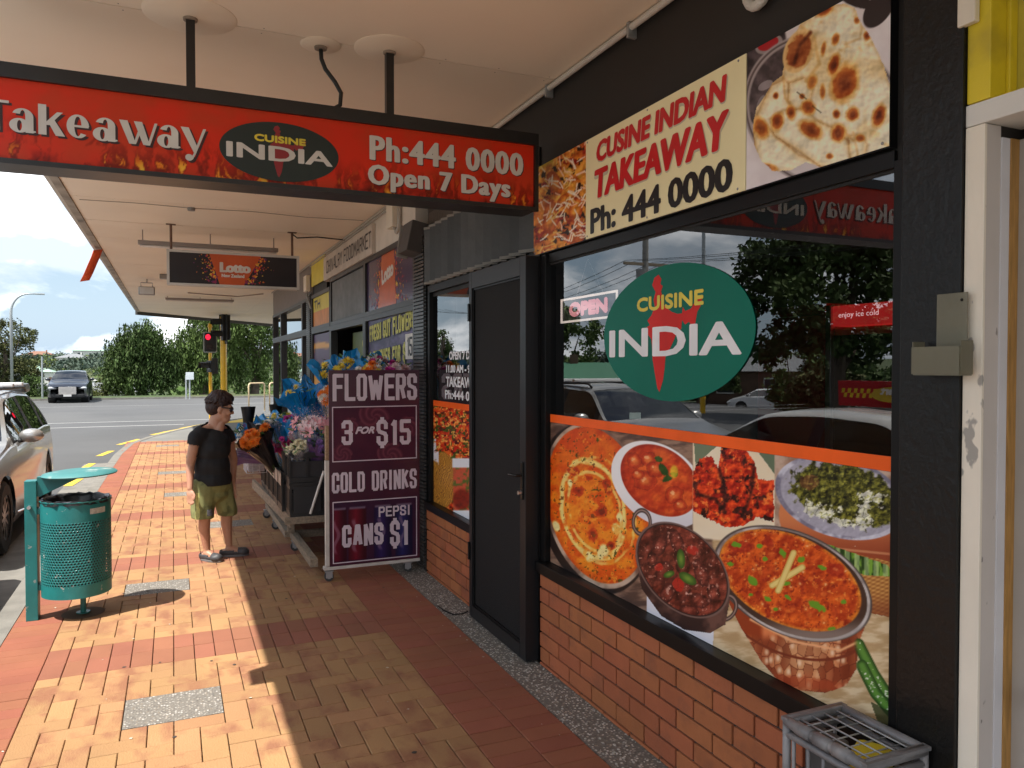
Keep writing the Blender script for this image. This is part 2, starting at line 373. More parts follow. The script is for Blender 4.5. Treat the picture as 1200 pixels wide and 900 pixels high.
def gheight(x, y):   # rolling terrain: level round the crossing, falls behind it, far ridge
    d = np.clip((y-50)/60, 0, 1); d = d*d*(3-2*d)
    f = np.clip((y-110)/260, 0, 1); f = f*f*(3-2*f)
    r = np.clip((-x-14.5)/22, 0, 1); r = r*r*(3-2*r)
    r2 = np.clip((-x-60)/170, 0, 1)
    return -.17-5.5*d+f*10.6+f*1.6*np.sin(x/47.)-1.0*r+r2*2.5
def ground_sheet():
    xs = np.unique(np.concatenate([np.linspace(-900, -60, 40), np.linspace(-60, 60, 61), np.linspace(60, 900, 30)]))
    ys = np.unique(np.concatenate([np.linspace(-600, -40, 18), np.linspace(-40, 120, 81), np.linspace(120, 1200, 60)]))
    X, Y = np.meshgrid(xs, ys); Z = gheight(X, Y)
    i = np.arange(X.size).reshape(X.shape); q = np.stack([i[:-1, :-1], i[:-1, 1:], i[1:, 1:], i[1:, :-1]], -1).reshape(-1, 4)
    me = bpy.data.meshes.new('ground'); fast_mesh(me, np.stack([X, Y, Z], -1).reshape(-1, 3), q); me.materials.append(C_GRASS); me.shade_smooth()
    o = bpy.data.objects.new('ground', me); COL.objects.link(o); tag(o, kind='structure')
ground_sheet()
def flat(name, poly, z, m, parent=None, kind=None):
    bm = B(); bm.faces.new([bm.verts.new((x, y, z)) for x, y in poly]); return obj(name, bm, m, parent, kind=kind)
# kerb line (top outer edge), bends round the corner
KERB = [(-1.15, -12), (-1.15, 8), (-1.13, 13), (-1.1, 17), (-.98, 19.2), (-.66, 20.8), (-.1, 22.6), (.75, 24.9), (1.9, 27.2), (3.3, 29.6), (5.2, 31.4), (9, 33.2), (16, 34.5), (40, 35)]
road = flat('road', [(-14.5, -60), (12, -60), (12, 20), (70, 20), (70, 48.6), (-14.5, 48.6)], -.12, C_ASPH, kind='structure')
# slightly paler far verge strip and its kerb
bm = B(); box(bm, -14.5, 70, 48.62, 48.8, -.2, -.02); o = obj('kerb', bm, C_KERB, kind='structure')
flat('verge', [(-14.5, 48.8), (70, 48.8), (70, 52), (-14.5, 52)], -.03, C_GRASS, kind='structure')
flat('side_verge', [(-14.5, -60), (-14.5, 17.9), (-16.5, 17.9), (-16.5, -60)], -.03, C_GRASS, kind='structure')
xs_ = np.linspace(-75, -14.5, 40); ys_ = np.linspace(18, 48.6, 12); X_, Y_g = np.meshgrid(xs_, ys_); Z_ = gheight(X_, Y_g)+.05
i_ = np.arange(X_.size).reshape(X_.shape); q_ = np.stack([i_[:-1, :-1], i_[:-1, 1:], i_[1:, 1:], i_[1:, :-1]], -1).reshape(-1, 4)
me = bpy.data.meshes.new('side_street'); fast_mesh(me, np.stack([X_, Y_g, Z_], -1).reshape(-1, 3), q_); me.materials.append(C_ASPH); o = bpy.data.objects.new('side_street', me); COL.objects.link(o); tag(o, kind='structure')
# concrete margin of the footpath corner beyond the pavers
corner = [(x+.16, y-.02) for x, y in KERB]
path_base = flat('footpath_slab', corner+[(40, 17), (1.97, 17), (1.97, -12)], -.022, mat('paving_joint', (.15, .11, .075), .95, var=.3, coord='World'), kind='structure')
def kerb():
    bm = B(); prof = [(-.0, -.13), (0, -.03), (.025, 0), (.16, .002), (.16, -.13)]
    rows = []
    for i, (x, y) in enumerate(KERB):
        a = KERB[max(i-1, 0)]; b = KERB[min(i+1, len(KERB)-1)]; d = Vector((b[0]-a[0], b[1]-a[1], 0)).normalized(); n = Vector((d.y, -d.x, 0))
        rows.append([bm.verts.new(Vector((x, y, 0))+n*u+Vector((0, 0, z))) for u, z in prof])
    for a, b in zip(rows[:-1], rows[1:]):
        for k in range(len(prof)-1): bm.faces.new((a[k], a[k+1], b[k+1], b[k]))
    o = obj('kerb', bm, C_KERB, kind='structure'); return o
kerb()
bm = B(); box(bm, -1.55, -1.152, -12, 16.5, -.1195, -.112); obj('gutter', bm, C_KERB, kind='structure')
flat('footpath_corner', [(-.94, 19.3), (-.58, 20.6), (-.02, 22.4), (.85, 24.7), (2.0, 27), (3.4, 29.3), (5.2, 31.2), (9, 33), (40, 34.6), (40, 20.5), (1.97, 20.5), (1.97, 19.8)], -.006, mat('corner_concrete', (.17, .17, .16), .92, var=.15, scale=1.5, coord='World', bump=.2), kind='structure')
# marks on the road
def strip(name, a, b, wd, z, m, kind='structure'):
    a = Vector((*a, z)); b = Vector((*b, z)); d = (b-a).normalized(); n = Vector((-d.y, d.x, 0))*wd/2; bm = B()
    bm.faces.new([bm.verts.new(v) for v in (a-n, b-n, b+n, a+n)]); return obj(name, bm, m, kind=kind)
strip('lane_line', (-30, 28.6), (1.6, 28.9), .13, -.116, C_WHITE)
strip('lane_line', (-30, 26.2), (.3, 26.7), .13, -.116, C_WHITE)
strip('lane_line', (-13, 40.2), (18, 41.5), .1, -.116, C_WHITE)
for a, b in (((-1.5, 13.5), (-1.42, 14.3)), ((-1.5, 15.6), (-1.42, 16.5)), ((-1.42, 17.9), (-1.25, 18.9)), ((-1.2, 20.3), (-.8, 21.7)), ((-.55, 22.9), (-.05, 24.2)), ((.2, 25), (.9, 26.6)), ((-1.5, 11.2), (-1.5, 12.1))):
    strip('yellow_dash', a, b, .13, -.106 if a[1] < 16.6 else -.116, C_YEL)
strip('yellow_dash', (-.1, 23.6), (.75, 25.6), .5, -.1155, mat('tactile_yellow', (.75, .52, .06), .8, var=.1, coord='World'))
flat('tactile_paving', [(1.2, 25.0), (2.2, 27.1), (4.3, 28.0), (3.6, 26.0)], -.0015, MC['tactile_yellow'], kind='structure')

# ---- pavers
footpath = empty('footpath', (0.2, 5, 0), kind='structure')
P_CREAM = mat('paver_cream', (.355, .195, .088), .82, var=.13, scale=2.2, coord='World', rand=.09, col2=(.25, .105, .055), spot=(6.5, .50, .66, .9), bump=.35, bscale=120, stretch=(1, .55, 1))
P_RED = mat('paver_red', (.27, .105, .06), .85, var=.12, scale=3, coord='World', rand=.06, col2=(.33, .12, .07), spot=(5, .6, .75, .4), bump=.25, bscale=120)
P_REDW = mat('paver_red_edge', (.27, .095, .052), .85, var=.12, scale=3, coord='World', rand=.045, col2=(.36, .13, .075), spot=(3, .55, .75, .4), bump=.25, bscale=120)
UX = 1.95/17; UY = .118; X0 = -.70; Y0 = 4.87
def paver_mesh(wx, wy, m, nm):
    bm = B(); g = .0022; box(bm, -wx/2+g, wx/2-g, -wy/2+g, wy/2-g, -.03, 0)
    top = [e for e in bm.edges if all(v.co.z > -.001 for v in e.verts)]
    bmesh.ops.bevel(bm, geom=top, offset=.003, segments=1, affect='EDGES'); bmesh.ops.delete(bm, geom=[f for f in bm.faces if f.calc_center_median().z < -.029], context='FACES')
    me = bpy.data.meshes.new(nm); bm.to_mesh(me); bm.free(); me.materials.append(m); return me
pavers = []   # (x, y, wx, wy, material)
inset_cells = []
for k, c0 in ((0, 4), (1, 3), (2, 9), (3, 5), (4, 4), (5, 8), (-1, 6), (6, 3)):
    j0 = -7+20*k; inset_cells.append((c0, c0+4, j0, j0+3))
def in_inset(i, j): return any(a <= i < b and c <= j < d for a, b, c, d in inset_cells)
def band(j): return (j % 20) < 4
J0, J1 = -30, 128
for i in range(17):
    for j in range(J0, J1):
        if band(j):
            if (j % 20) in (0, 2): pavers.append((X0+(i+.5)*UX, Y0+(j+1)*UY, UX, 2*UY, 'r'))
            continue
        if in_inset(i, j): continue
        mm = (i+j) % 4
        def free(a, b): return 0 <= a < 17 and not band(b) and not in_inset(a, b)
        if mm == 0:
            if free(i, j+1): pavers.append((X0+(i+.5)*UX, Y0+(j+1)*UY, UX, 2*UY, 'c'))
            else: pavers.append((X0+(i+.5)*UX, Y0+(j+.5)*UY, UX, UY, 'c'))
        elif mm == 1:
            if not free(i, j-1): pavers.append((X0+(i+.5)*UX, Y0+(j+.5)*UY, UX, UY, 'c'))
        elif mm == 2:
            if free(i+1, j): pavers.append((X0+(i+1)*UX, Y0+(j+.5)*UY, 2*UX, UY, 'c'))
            else: pavers.append((X0+(i+.5)*UX, Y0+(j+.5)*UY, UX, UY, 'c'))
        elif mm == 3:
            if not free(i-1, j): pavers.append((X0+(i+.5)*UX, Y0+(j+.5)*UY, UX, UY, 'c'))
for j in range(J0, J1):
    for s_, (xa, xb) in enumerate(((1.25, 1.71), (-.99, -.70))):
        n = 2 if s_ == 0 else 1; ww = (xb-xa)/n
        for k in range(n):
            off = .5 if k % 2 else 0
            pavers.append((xa+ww*(k+.5), Y0+(j+.5+off)*UY, ww, UY, 'e'))
# is a paver inside the picture, how near
vis = []; rest = []
for p in pavers:
    px, py = draw_coords(np.float64(p[0]), np.float64(p[1]), np.float64(0)); d = p[0]*_f[0]+p[1]*_f[1]+1.72*.022
    inside = p[1] > 1 and -15 < px < 1215 and 0 < py < 912 and d > .5
    (vis if inside else rest).append((d, p))
vis.sort(key=lambda t: t[0]); near = vis[:298]; rest += vis[298:]
PM = {}; mats = {'c': P_CREAM, 'r': P_RED, 'e': P_REDW}
rp = random.Random(3)
for d, (x, y, a, b, t) in near:
    key = (round(a, 3), round(b, 3), t)
    if key not in PM: PM[key] = paver_mesh(a, b, mats[t], 'paver')
    o = bpy.data.objects.new('paver', PM[key]); o.location = (x, y, rp.uniform(-.0012, .0012)); o.rotation_euler = (rp.uniform(-.002, .002), rp.uniform(-.002, .002), rp.uniform(-.004, .004)); link(o, footpath)
for t in 'cre':
    bm = B(); kx = 0
    for d, (x, y, a, b, tt) in rest:
        if tt != t or y < -3 or (y > 19.6) or (x > 1.7 and y > 19): continue
        g = .0022; z = rp.uniform(-.0012, .0012)
        v = [bm.verts.new((x+sx*(a/2-g-i_), y+sy*(b/2-g-i_), z-zz)) for zz, i_ in ((.02, 0), (.003, 0), (0, .003)) for sx, sy in ((-1, -1), (1, -1), (1, 1), (-1, 1))]
        for r_ in (0, 4):
            for q in range(4): bm.faces.new((v[r_+q], v[r_+(q+1) % 4], v[r_+4+(q+1) % 4], v[r_+4+q]))
        bm.faces.new(v[8:12])
    obj('far_pavers', bm, mats[t], footpath, kind='stuff')
# exposed-pebble insets and the pebble strip along the wall
def pebble_mat(name, base, dark, light, sc):
    m = bpy.data.materials.new(name); n, l = nodes(m); p = n['Principled BSDF']; g = n.new('ShaderNodeNewGeometry')
    v = n.new('ShaderNodeTexVoronoi'); v.inputs['Scale'].default_value = sc; l.new(g.outputs['Position'], v.inputs['Vector'])
    cr = n.new('ShaderNodeValToRGB'); cr.color_ramp.interpolation = 'CONSTANT'
    for i, (ps, c) in enumerate(((0, dark), (.3, base), (.52, (base[0]*1.3, base[1]*1.25, base[2]*1.2)), (.72, light), (.88, (base[0]*.8, base[1]*.7, base[2]*.6)))):
        e = cr.color_ramp.elements[i] if i < 2 else cr.color_ramp.elements.new(ps); e.position = ps; e.color = (*c, 1)
    sp = n.new('ShaderNodeSeparateColor'); l.new(v.outputs['Color'], sp.inputs[0]); l.new(sp.outputs[0], cr.inputs[0])
    mr = n.new('ShaderNodeMapRange'); mr.inputs['From Min'].default_value = .28; mr.inputs['From Max'].default_value = .5; l.new(v.outputs['Distance'], mr.inputs[0])
    mx = n.new('ShaderNodeMix'); mx.data_type = 'RGBA'; l.new(mr.outputs[0], mx.inputs[0]); l.new(cr.outputs[0], mx.inputs[6]); mx.inputs[7].default_value = (.17, .155, .135, 1); l.new(mx.outputs[2], p.inputs['Base Color'])
    b = n.new('ShaderNodeBump'); b.invert = True; b.inputs['Strength'].default_value = .7; b.inputs['Distance'].default_value = .004; l.new(v.outputs['Distance'], b.inputs['Height']); l.new(b.outputs[0], p.inputs['Normal'])
    p.inputs['Roughness'].default_value = .75; return m
PEB = pebble_mat('pebble_concrete', (.26, .245, .22), (.12, .11, .10), (.52, .50, .47), 75)
PEB2 = pebble_mat('pebble_strip', (.38, .35, .31), (.13, .12, .11), (.74, .71, .66), 70)
for a, b, c, d in inset_cells:
    g = .003; box_ = box(B(), X0+a*UX+g, X0+b*UX-g, Y0+c*UY+g, Y0+d*UY-g, -.03, -.001); obj('pebble_panel', box_, PEB, footpath)
bxo('pebble_strip', 1.713, 1.98, -12, 17, -.03, -.002, PEB2, footpath)
# stones lying loose on the strip edge
bm = B(); rr = random.Random(5)
for _ in range(420):
    y = rr.uniform(2.6, 6.1); x = rr.uniform(1.72, 1.925); s = rr.uniform(.003, .0075)
    r_ = bmesh.ops.create_icosphere(bm, subdivisions=1, radius=s); bmesh.ops.transform(bm, matrix=Matrix.Translation((x, y, .0)) @ Matrix.Diagonal((1, rr.uniform(.7, 1.4), .55, 1)), verts=r_['verts'])
obj('loose_pebble', bm, mat('pebble_stone', (.42, .40, .36), .7, var=.5, scale=60, coord='World'), footpath, kind='stuff')
# iron foot plate in the pebble panel of the bin; chewing gum spots, patches
bm = B()
for _ in range(22):
    x, y, s = rr.uniform(-.6, 1.6), rr.uniform(3, 9), rr.uniform(.005, .012); prism(bm, [(s*cos(t)*rr.uniform(.8, 1.2), s*sin(t)) for t in np.linspace(0, 2*pi, 9)[:-1]], .0008, Matrix.Translation((x, y, .0014)))
obj('gum_spot', bm, mat('old_gum', (.05, .04, .035), .8), footpath, kind='stuff')
bm = B()
for _ in range(90):
    x, y, s = rr.choice((rr.uniform(-.95, 1.7), rr.gauss(1.7, .08))), rr.uniform(2.8, 9), rr.uniform(.003, .009); a = rr.uniform(0, 3); bm.faces.new([bm.verts.new((x+s*cos(a+t)*rr.uniform(.5, 1.4), y+s*sin(a+t), .0028+.001*sin(t))) for t in (0, 1.5, 3, 4.6)])
obj('litter_scrap', bm, mat('litter_pale', (.5, .46, .38), .8, var=.5, scale=60, coord='World'), footpath, kind='stuff')

# ================================================================== BUILDING
BLK = mat('black_paint', (.010, .0095, .009), .5, var=.25, scale=9, bump=.25, bscale=35, coord='World', spec=.25)
BLKP = mat('black_plaster', (.009, .0085, .008), .34, var=.2, scale=4, bump=.3, bscale=45, coord='World', spec=.3)
BLKM = mat('black_metal', (.007, .007, .0072), .38, var=.12, scale=12, coord='World', spec=.22)
CHAR = mat('charcoal_wall', (.018, .0145, .0125), .65, var=.12, scale=3, coord='World')
BRICK = mat('brick_orange', (.37, .118, .045), .8, var=.10, scale=7, coord='World', rand=.075, bump=.3, bscale=70, col2=(.20, .075, .04), spot=(7, .55, .7, .5))
MORT = mat('dark_mortar', (.055, .04, .035), .9, var=.3, scale=20, coord='World')
CREAM = mat('cream_paint', (.78, .70, .58), .6, var=.06, scale=5, coord='World', col2=(.45, .42, .38), spot=(9, .70, .76, .6))
WHITEP = mat('white_board', (.74, .71, .66), .6, var=.05, scale=5, coord='World')
GREYREV = mat('grey_reveal', (.60, .54, .50), .6, var=.07, scale=6, coord='World', col2=(.14, .12, .10), spot=(16, .62, .64, .8), stretch=(1, 1, .6))
WOOD = mat('old_varnish_wood', (.42, .22, .06), .6, var=.3, scale=14, coord='World', stretch=(8, 8, .8))
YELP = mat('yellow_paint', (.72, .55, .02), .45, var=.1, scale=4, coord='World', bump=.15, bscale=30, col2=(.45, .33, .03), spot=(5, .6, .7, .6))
ALU = mat('aluminium', (.55, .55, .55), .35, metal=.9, var=.08, coord='World')
GRM = mat('grey_metal', (.30, .29, .28), .45, metal=.5, var=.15, coord='World')
GALV = mat('galvanised', (.42, .43, .44), .5, metal=.6, var=.12, coord='World')
GLASS = glass('shop_glass', (.62, .63, .64), .11)
GLASSF = glass('far_shop_glass', (.35, .35, .36), .26)

shop = empty('takeaway_shop', (1.97, 3.8, 0), 'black fronted takeaway shop with orange brick base, screen door and large picture window', 'shop')
# solid parts of the front
bxo('upper_wall', 1.972, 2.2, 1.36, 6.22, 2.3, 3.31, CHAR, shop)
bxo('corner_pillar', 1.945, 2.2, 1.412, 1.60, 0, 3.31, BLKP, shop, bev=.004)
bxo('pillar_trim', 1.955, 2.0, 1.602, 1.635, .0, 2.33, BLKM, shop, bev=.003)
# brick bases with real bricks
def brick_wall(y0, y1, ztop, n, parent):
    bw = bxo('brick_base', 1.938, 2.18, y0, y1, -.02, ztop, MORT, parent)
    L = .2286; g = .010; ch = .0762
    me = {}
    for c in range(n):
        z1 = ztop-.001-c*(ch+g); z0 = z1-ch
        if z1 < .01: break
        z0 = max(z0, .002)
        y = y1-.002-(0 if c % 2 == 0 else (L+g)/2-(L+g)+0)
        y = y1-.002 if c % 2 == 0 else y1-.002+(L+g)/2
        while y > y0+.02:
            a, b = max(y-L, y0+.002), min(y, y1-.002); y -= L+g
            if b-a < .02: continue
            k = (round(b-a, 3), round(z1-z0, 3))
            if k not in me:
                bm = box(B(), -.013, .013, -(b-a)/2, (b-a)/2, -(z1-z0)/2, (z1-z0)/2); bmesh.ops.bevel(bm, geom=list(bm.edges), offset=.0025, segments=1, affect='EDGES')
                mm = bpy.data.meshes.new('brick'); bm.to_mesh(mm); bm.free(); mm.materials.append(BRICK); me[k] = mm
            o = bpy.data.objects.new('brick', me[k]); o.location = (1.938+rr.uniform(-.0015, .0015), (a+b)/2, (z0+z1)/2); link(o, bw)
    return bw
brick_wall(1.62, 3.965, .535, 7, shop)
brick_wall(4.96, 6.13, .535, 7, shop)
# main window: frame, sill, glass
fr = empty('window', (1.97, 2.8, .55)); link_fr = fr; fr.parent = shop; fr.matrix_parent_inverse = wmat(shop).inverted()
def fbox(nm, *a, m=BLKM, p=None, bev=.003): return bxo(nm, *a, m, p or fr, bev=bev)
fbox('sill', 1.905, 2.0, 1.62, 3.985, .537, .60)
fbox('frame', 1.94, 2.01, 3.93, 3.985, .602, 2.36)
fbox('frame', 1.958, 2.01, 1.636, 3.929, 2.31, 2.362)
gb_ = B(); gb_.faces.new([gb_.verts.new(v) for v in ((1.976, 1.637, .602), (1.976, 1.637, 2.31), (1.976, 3.928, 2.31), (1.976, 3.928, .602))]); obj('glass_pane', gb_, GLASS, fr, recalc=False)
win2 = empty('narrow_window', (1.97, 5.5, .55)); win2.parent = shop; win2.matrix_parent_inverse = wmat(shop).inverted()
fbox('sill', 1.91, 2.0, 4.96, 6.16, .537, .60, p=win2)
fbox('frame', 1.94, 2.01, 6.09, 6.14, .602, 2.34, p=win2)
fbox('frame', 1.94, 2.01, 4.0, 6.14, 2.332, 2.39, p=win2)
gb_ = B(); gb_.faces.new([gb_.verts.new(v) for v in ((1.976, 4.95, .602), (1.976, 4.95, 2.33), (1.976, 6.088, 2.33), (1.976, 6.088, .602))]); obj('glass_pane', gb_, GLASS, win2, recalc=False)
# security door standing proud of the wall
door = empty('screen_door', (1.86, 4.45, 0)); door.parent = shop; door.matrix_parent_inverse = wmat(shop).inverted()
bxo('door_frame', 1.852, 1.975, 4.005, 4.085, .01, 2.36, mat('door_frame_paint', (.016, .016, .0175), .4, spec=.3, var=.1, coord='World'), door, bev=.003)
bxo('door_frame', 1.852, 1.975, 4.88, 4.93, .01, 2.36, MC['door_frame_paint'], door, bev=.003)
bxo('door_frame', 1.852, 1.975, 4.086, 4.879, 2.25, 2.36, MC['door_frame_paint'], door, bev=.003)
bxo('door_frame', 1.852, 1.975, 4.086, 4.879, .01, .09, MC['door_frame_paint'], door, bev=.003)
MESHM = mat('security_mesh', (.013, .013, .0135), .7, spec=.25, var=.06, scale=3, coord='World', bump=.5, bscale=600)
bxo('mesh_panel', 1.872, 1.885, 4.087, 4.878, .092, 2.248, MESHM, door)
bm = B(); 
for a in (4.09, 4.868): box(bm, 1.862, 1.871, a-.004, a+.008, .093, 2.247)
for a in (.094, 2.238): box(bm, 1.862, 1.871, 4.1, 4.86, a, a+.01)
obj('glazing_bead', bm, BLKM, door)
bxo('door_reveal', 1.93, 2.03, 3.987, 4.003, 0, 2.36, BLKM, door)
hd = bxo('handle_plate', 1.842, 1.852, 4.03, 4.06, .95, 1.17, mat('handle_metal', (.02, .02, .02), .25, metal=.6), door, bev=.004)
bm = B(); tube(bm, [(1.842, 4.045, 1.09), (1.81, 4.045, 1.09), (1.805, 4.06, 1.09), (1.805, 4.14, 1.088)], .008); obj('lever', bm, MC['handle_metal'], hd, smooth=50)
bm = B(); cyl(bm, 0, 0, 0, .02, .012); bmesh.ops.transform(bm, matrix=Matrix.Translation((1.842, 4.045, .99)) @ Matrix.Rotation(-pi/2, 4, 'Y'), verts=bm.verts); obj('lock_cylinder', bm, ALU, hd)
for z in (.4, 2.03): bxo('hinge', 1.838, 1.852, 4.905, 4.925, z, z+.12, MC['handle_metal'], door, bev=.003)
# cable trailing from the door on the pebbles
bm = B(); tube(bm, [(1.85, 4.95, .03), (1.82, 4.98, .008), (1.76, 5.0, .006), (1.73, 5.1, .006), (1.72, 5.22, .006)], .005); tag(obj('cable', bm, BLKM, smooth=True), 'short black cable lying on the pebbles beside the black door', 'cable')
# slatted panel above door: boards fanned like steps
bxo('slat_backing', 1.96, 1.971, 4.05, 6.16, 2.385, 3.0, BLKP, shop)
SLT = mat('slat_charcoal', (.05, .05, .047), .5, var=.22, scale=7, coord='World', rand=.4, bump=.2)
SLE = mat('slat_end', (.22, .205, .18), .7, var=.2, coord='World')
for k in range(14):
    y = 6.08-k*.145
    s = box(B(), -.006, .006, -.066, .066, 2.415, 2.84); T = Matrix.Translation((1.925, y-.07, 0)) @ Matrix.Rotation(R(26), 4, 'Z'); bmesh.ops.transform(s, matrix=T, verts=s.verts)
    so_ = obj('slat', s, SLT, shop)
    e = B()
    for z in (2.395, 2.841): box(e, -.012, .012, -.067, .067, z, z+.019)
    bmesh.ops.transform(e, matrix=T, verts=e.verts); obj('slat_end', e, SLE, so_)
# tiled pier between shops: stacked thin ridges
def ridged(y0, y1, name='ridged_pier', par=None):
    p_ = bxo(name, 1.935, 2.2, y0, y1, 0, 2.86, BLKM, par)
    bm = B(); z = .02
    while z < 2.84:
        box(bm, 1.915, 1.9355, y0+.01, y1-.01, z, z+.020); z += .031
    obj('ridge_tiles', bm, mat('ridge_tile', (.055, .052, .05), .35, var=.3, scale=15, coord='World'), p_, kind='stuff'); return p_
ridged(6.165, 6.49, par=shop)
# interior of the takeaway
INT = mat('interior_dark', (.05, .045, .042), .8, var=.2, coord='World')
room = empty('shop_interior', (4, 3.8, 0)); room.parent = shop; room.matrix_parent_inverse = wmat(shop).inverted()
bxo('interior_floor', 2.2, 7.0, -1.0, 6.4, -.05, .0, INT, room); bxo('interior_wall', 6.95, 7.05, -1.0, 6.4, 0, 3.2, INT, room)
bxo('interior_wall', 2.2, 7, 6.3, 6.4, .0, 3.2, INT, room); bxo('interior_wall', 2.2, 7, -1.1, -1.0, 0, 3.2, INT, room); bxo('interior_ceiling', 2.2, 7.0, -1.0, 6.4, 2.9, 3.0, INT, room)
# roof slab / building mass behind
bxo('building_mass', 2.2, 9, -8, 16.9, 3.32, 3.6, CHAR, shop)
bxo('rear_wall', 9.0, 9.2, -8, 16.9, 0, 3.6, CHAR, shop)

# drinks fridge inside
fg = empty('drinks_fridge', (5.7, 4.7, 0), 'red drinks fridge with lit cold header seen dimly through the shop window', 'fridge')
REDM = mat('fridge_red', (.5, .015, .02), .4, var=.1); 
bxo('cabinet', 5.42, 6.0, 4.25, 5.16, .02, 2.07, REDM, fg, bev=.01)
hdr = bxo('header', 5.38, 6.0, 4.25, 5.12, 2.08, 2.26, mat('fridge_header', (.5, .02, .02), .4, emit=.22), fg, bev=.008)
text('header_text', 'enjoy ice cold', .42, .06, wallM(5.05, 2.14, 5.378), mat('header_white', (.8, .6, .6), .5, emit=.35), hdr)
bxo('door_edge', 5.37, 5.42, 5.13, 5.19, .02, 2.27, ALU, fg, bev=.004)
bxo('fridge_glass', 5.40, 5.418, 4.27, 5.12, .15, 2.0, mat('fridge_dark_glass', (.01, .01, .012), .1), fg)
for k in range(3):
    bxo('shelf', 5.39, 5.3995, 4.3, 5.1, .5+.42*k, .515+.42*k, ALU, fg)

f2g = empty('red_cabinet', (5.7, 5.7, 0), 'plain dark red cabinet beside the drinks fridge deep inside the shop', 'cabinet')
bxo('cabinet', 5.45, 6.0, 5.25, 6.15, .02, 2.2, REDM, f2g, bev=.01); bxo('cabinet_top', 5.43, 6.0, 5.25, 6.15, 2.205, 2.3, MC['fridge_red'], f2g)
# ---- fascia sign above window (printed boards)
VC = vcmat('printed_vinyl')
fs = empty('takeaway_wall_sign', (1.97, 2.85, 2.6), 'printed cream wall sign with curry and naan pictures above the big window', 'sign')
SIGNCREAM = mat('sign_cream', (.93, .83, .50), .4, var=.03, spec=.2, coord='World')
bxo('backing_board', 1.942, 1.971, 1.637, 4.085, 2.368, 2.875, BLKM, fs)
bxo('cream_panel', 1.936, 1.9415, 2.258, 3.455, 2.372, 2.872, SIGNCREAM, fs)
SR = mat('sign_red', (.62, .01, .015), .4, coat=.2); SK = mat('sign_black', (.012, .012, .012), .4); SH = mat('sign_shadow_grey', (.62, .54, .38), .6); SHW = mat('sign_halo', (.87, .80, .62), .5)
F_ = wallM(3.455, 2.372, 1.9355)
def ftext(nm, s, yl, yr, zb, zt, m, bx, by, z, **k): return text(nm, s, yl-yr, zt-zb, wallM(yl, zb, 1.9355), m, fs, bx=bx, by=by, z=z, **k)
ftext('lettering_shadow', 'CUSINE INDIAN', 3.350, 2.356, 2.726, 2.831, SH, .0115, .010, .0004, shear=.12)
ftext('red_lettering', 'CUSINE INDIAN', 3.345, 2.362, 2.732, 2.836, SR, .0075, .005, .0016, shear=.12)
ftext('lettering_shadow', 'TAKEAWAY', 3.369, 2.342, 2.548, 2.694, SH, .0155, .012, .0004, shear=.12)
ftext('red_lettering', 'TAKEAWAY', 3.363, 2.348, 2.555, 2.70, SR, .0115, .006, .0022, shear=.12)
ftext('black_lettering', 'Ph: 444 0000', 3.405, 2.326, 2.388, 2.515, SK, .0085, .005, .0016)
def paint_biryani(x, y):
    a = fbm(x, y, 14, 1); b = fbm(x, y, 5, 5, 3); img = mixc((190, 95, 35), (230, 150, 60), ss(.3, .7, a))
    put(img, ss(.55, .7, fbm(x, y, 9, 9)), (140, 25, 15)); put(img, ss(.62, .7, fbm(x, y, 7, 31)), (50, 25, 15)); put(img, ss(.6, .75, fbm(x, y, 8, 12))*.8, (240, 190, 90))
    for (cx, cy, rx, ry, an) in ((650, 215, 9, 16, -20), (645, 255, 9, 22, 5), (675, 245, 8, 18, 10), (660, 235, 6, 10, 40)):
        e = ell(x, y, cx, cy, rx, ry, an)+.25*(a-.5); sh = ss(.2, 1., e); put(img, ss(1.05, .85, e), mixc((225, 140, 55), (170, 70, 20), sh))
    emboss(img, a*0+1, x, y, lambda q, r: fbm(q, r, 9, 83)+.5*(1-worley(q, r, 12, 84)[0]), 170, (1., .8, .6)); rg = random.Random(4)
    for k in range(150):
        cx, cy = rg.uniform(630, 696), rg.uniform(165, 305); an = rg.uniform(0, pi); L = rg.uniform(2.5, 6); c = (cos(an)*L, sin(an)*L)
        put(img, ss(1.0, .5, dline(x, y, [(cx-c[0], cy-c[1]), (cx+rg.uniform(-1, 1), cy+rg.uniform(-1, 1)), (cx+c[0], cy+c[1])]))*.9, rg.choice([(245, 225, 200), (250, 240, 225), (235, 190, 110), (250, 205, 180)]))
    put(img, ss(.0, .3, (x-640)*-.01+.1+((y-200)*-.02)-.1)*ins(x, y, [(630, 190), (648, 185), (645, 212), (630, 215)]), (200, 190, 50))
    put(img, ss(300, 310, y+(x-640)*.5)*.6+ss(-1, 1, (x-694)+(305-y)*0)*0, (240, 215, 215))
    put(img, ins(x, y, [(697, 255), (697, 300), (672, 296), (688, 275)]), (70, 55, 50)); return img
sheet('biryani_picture', 4.08, 3.457, 2.372, 2.872, 1.9385, 110, 100, paint_biryani, VC, fs)
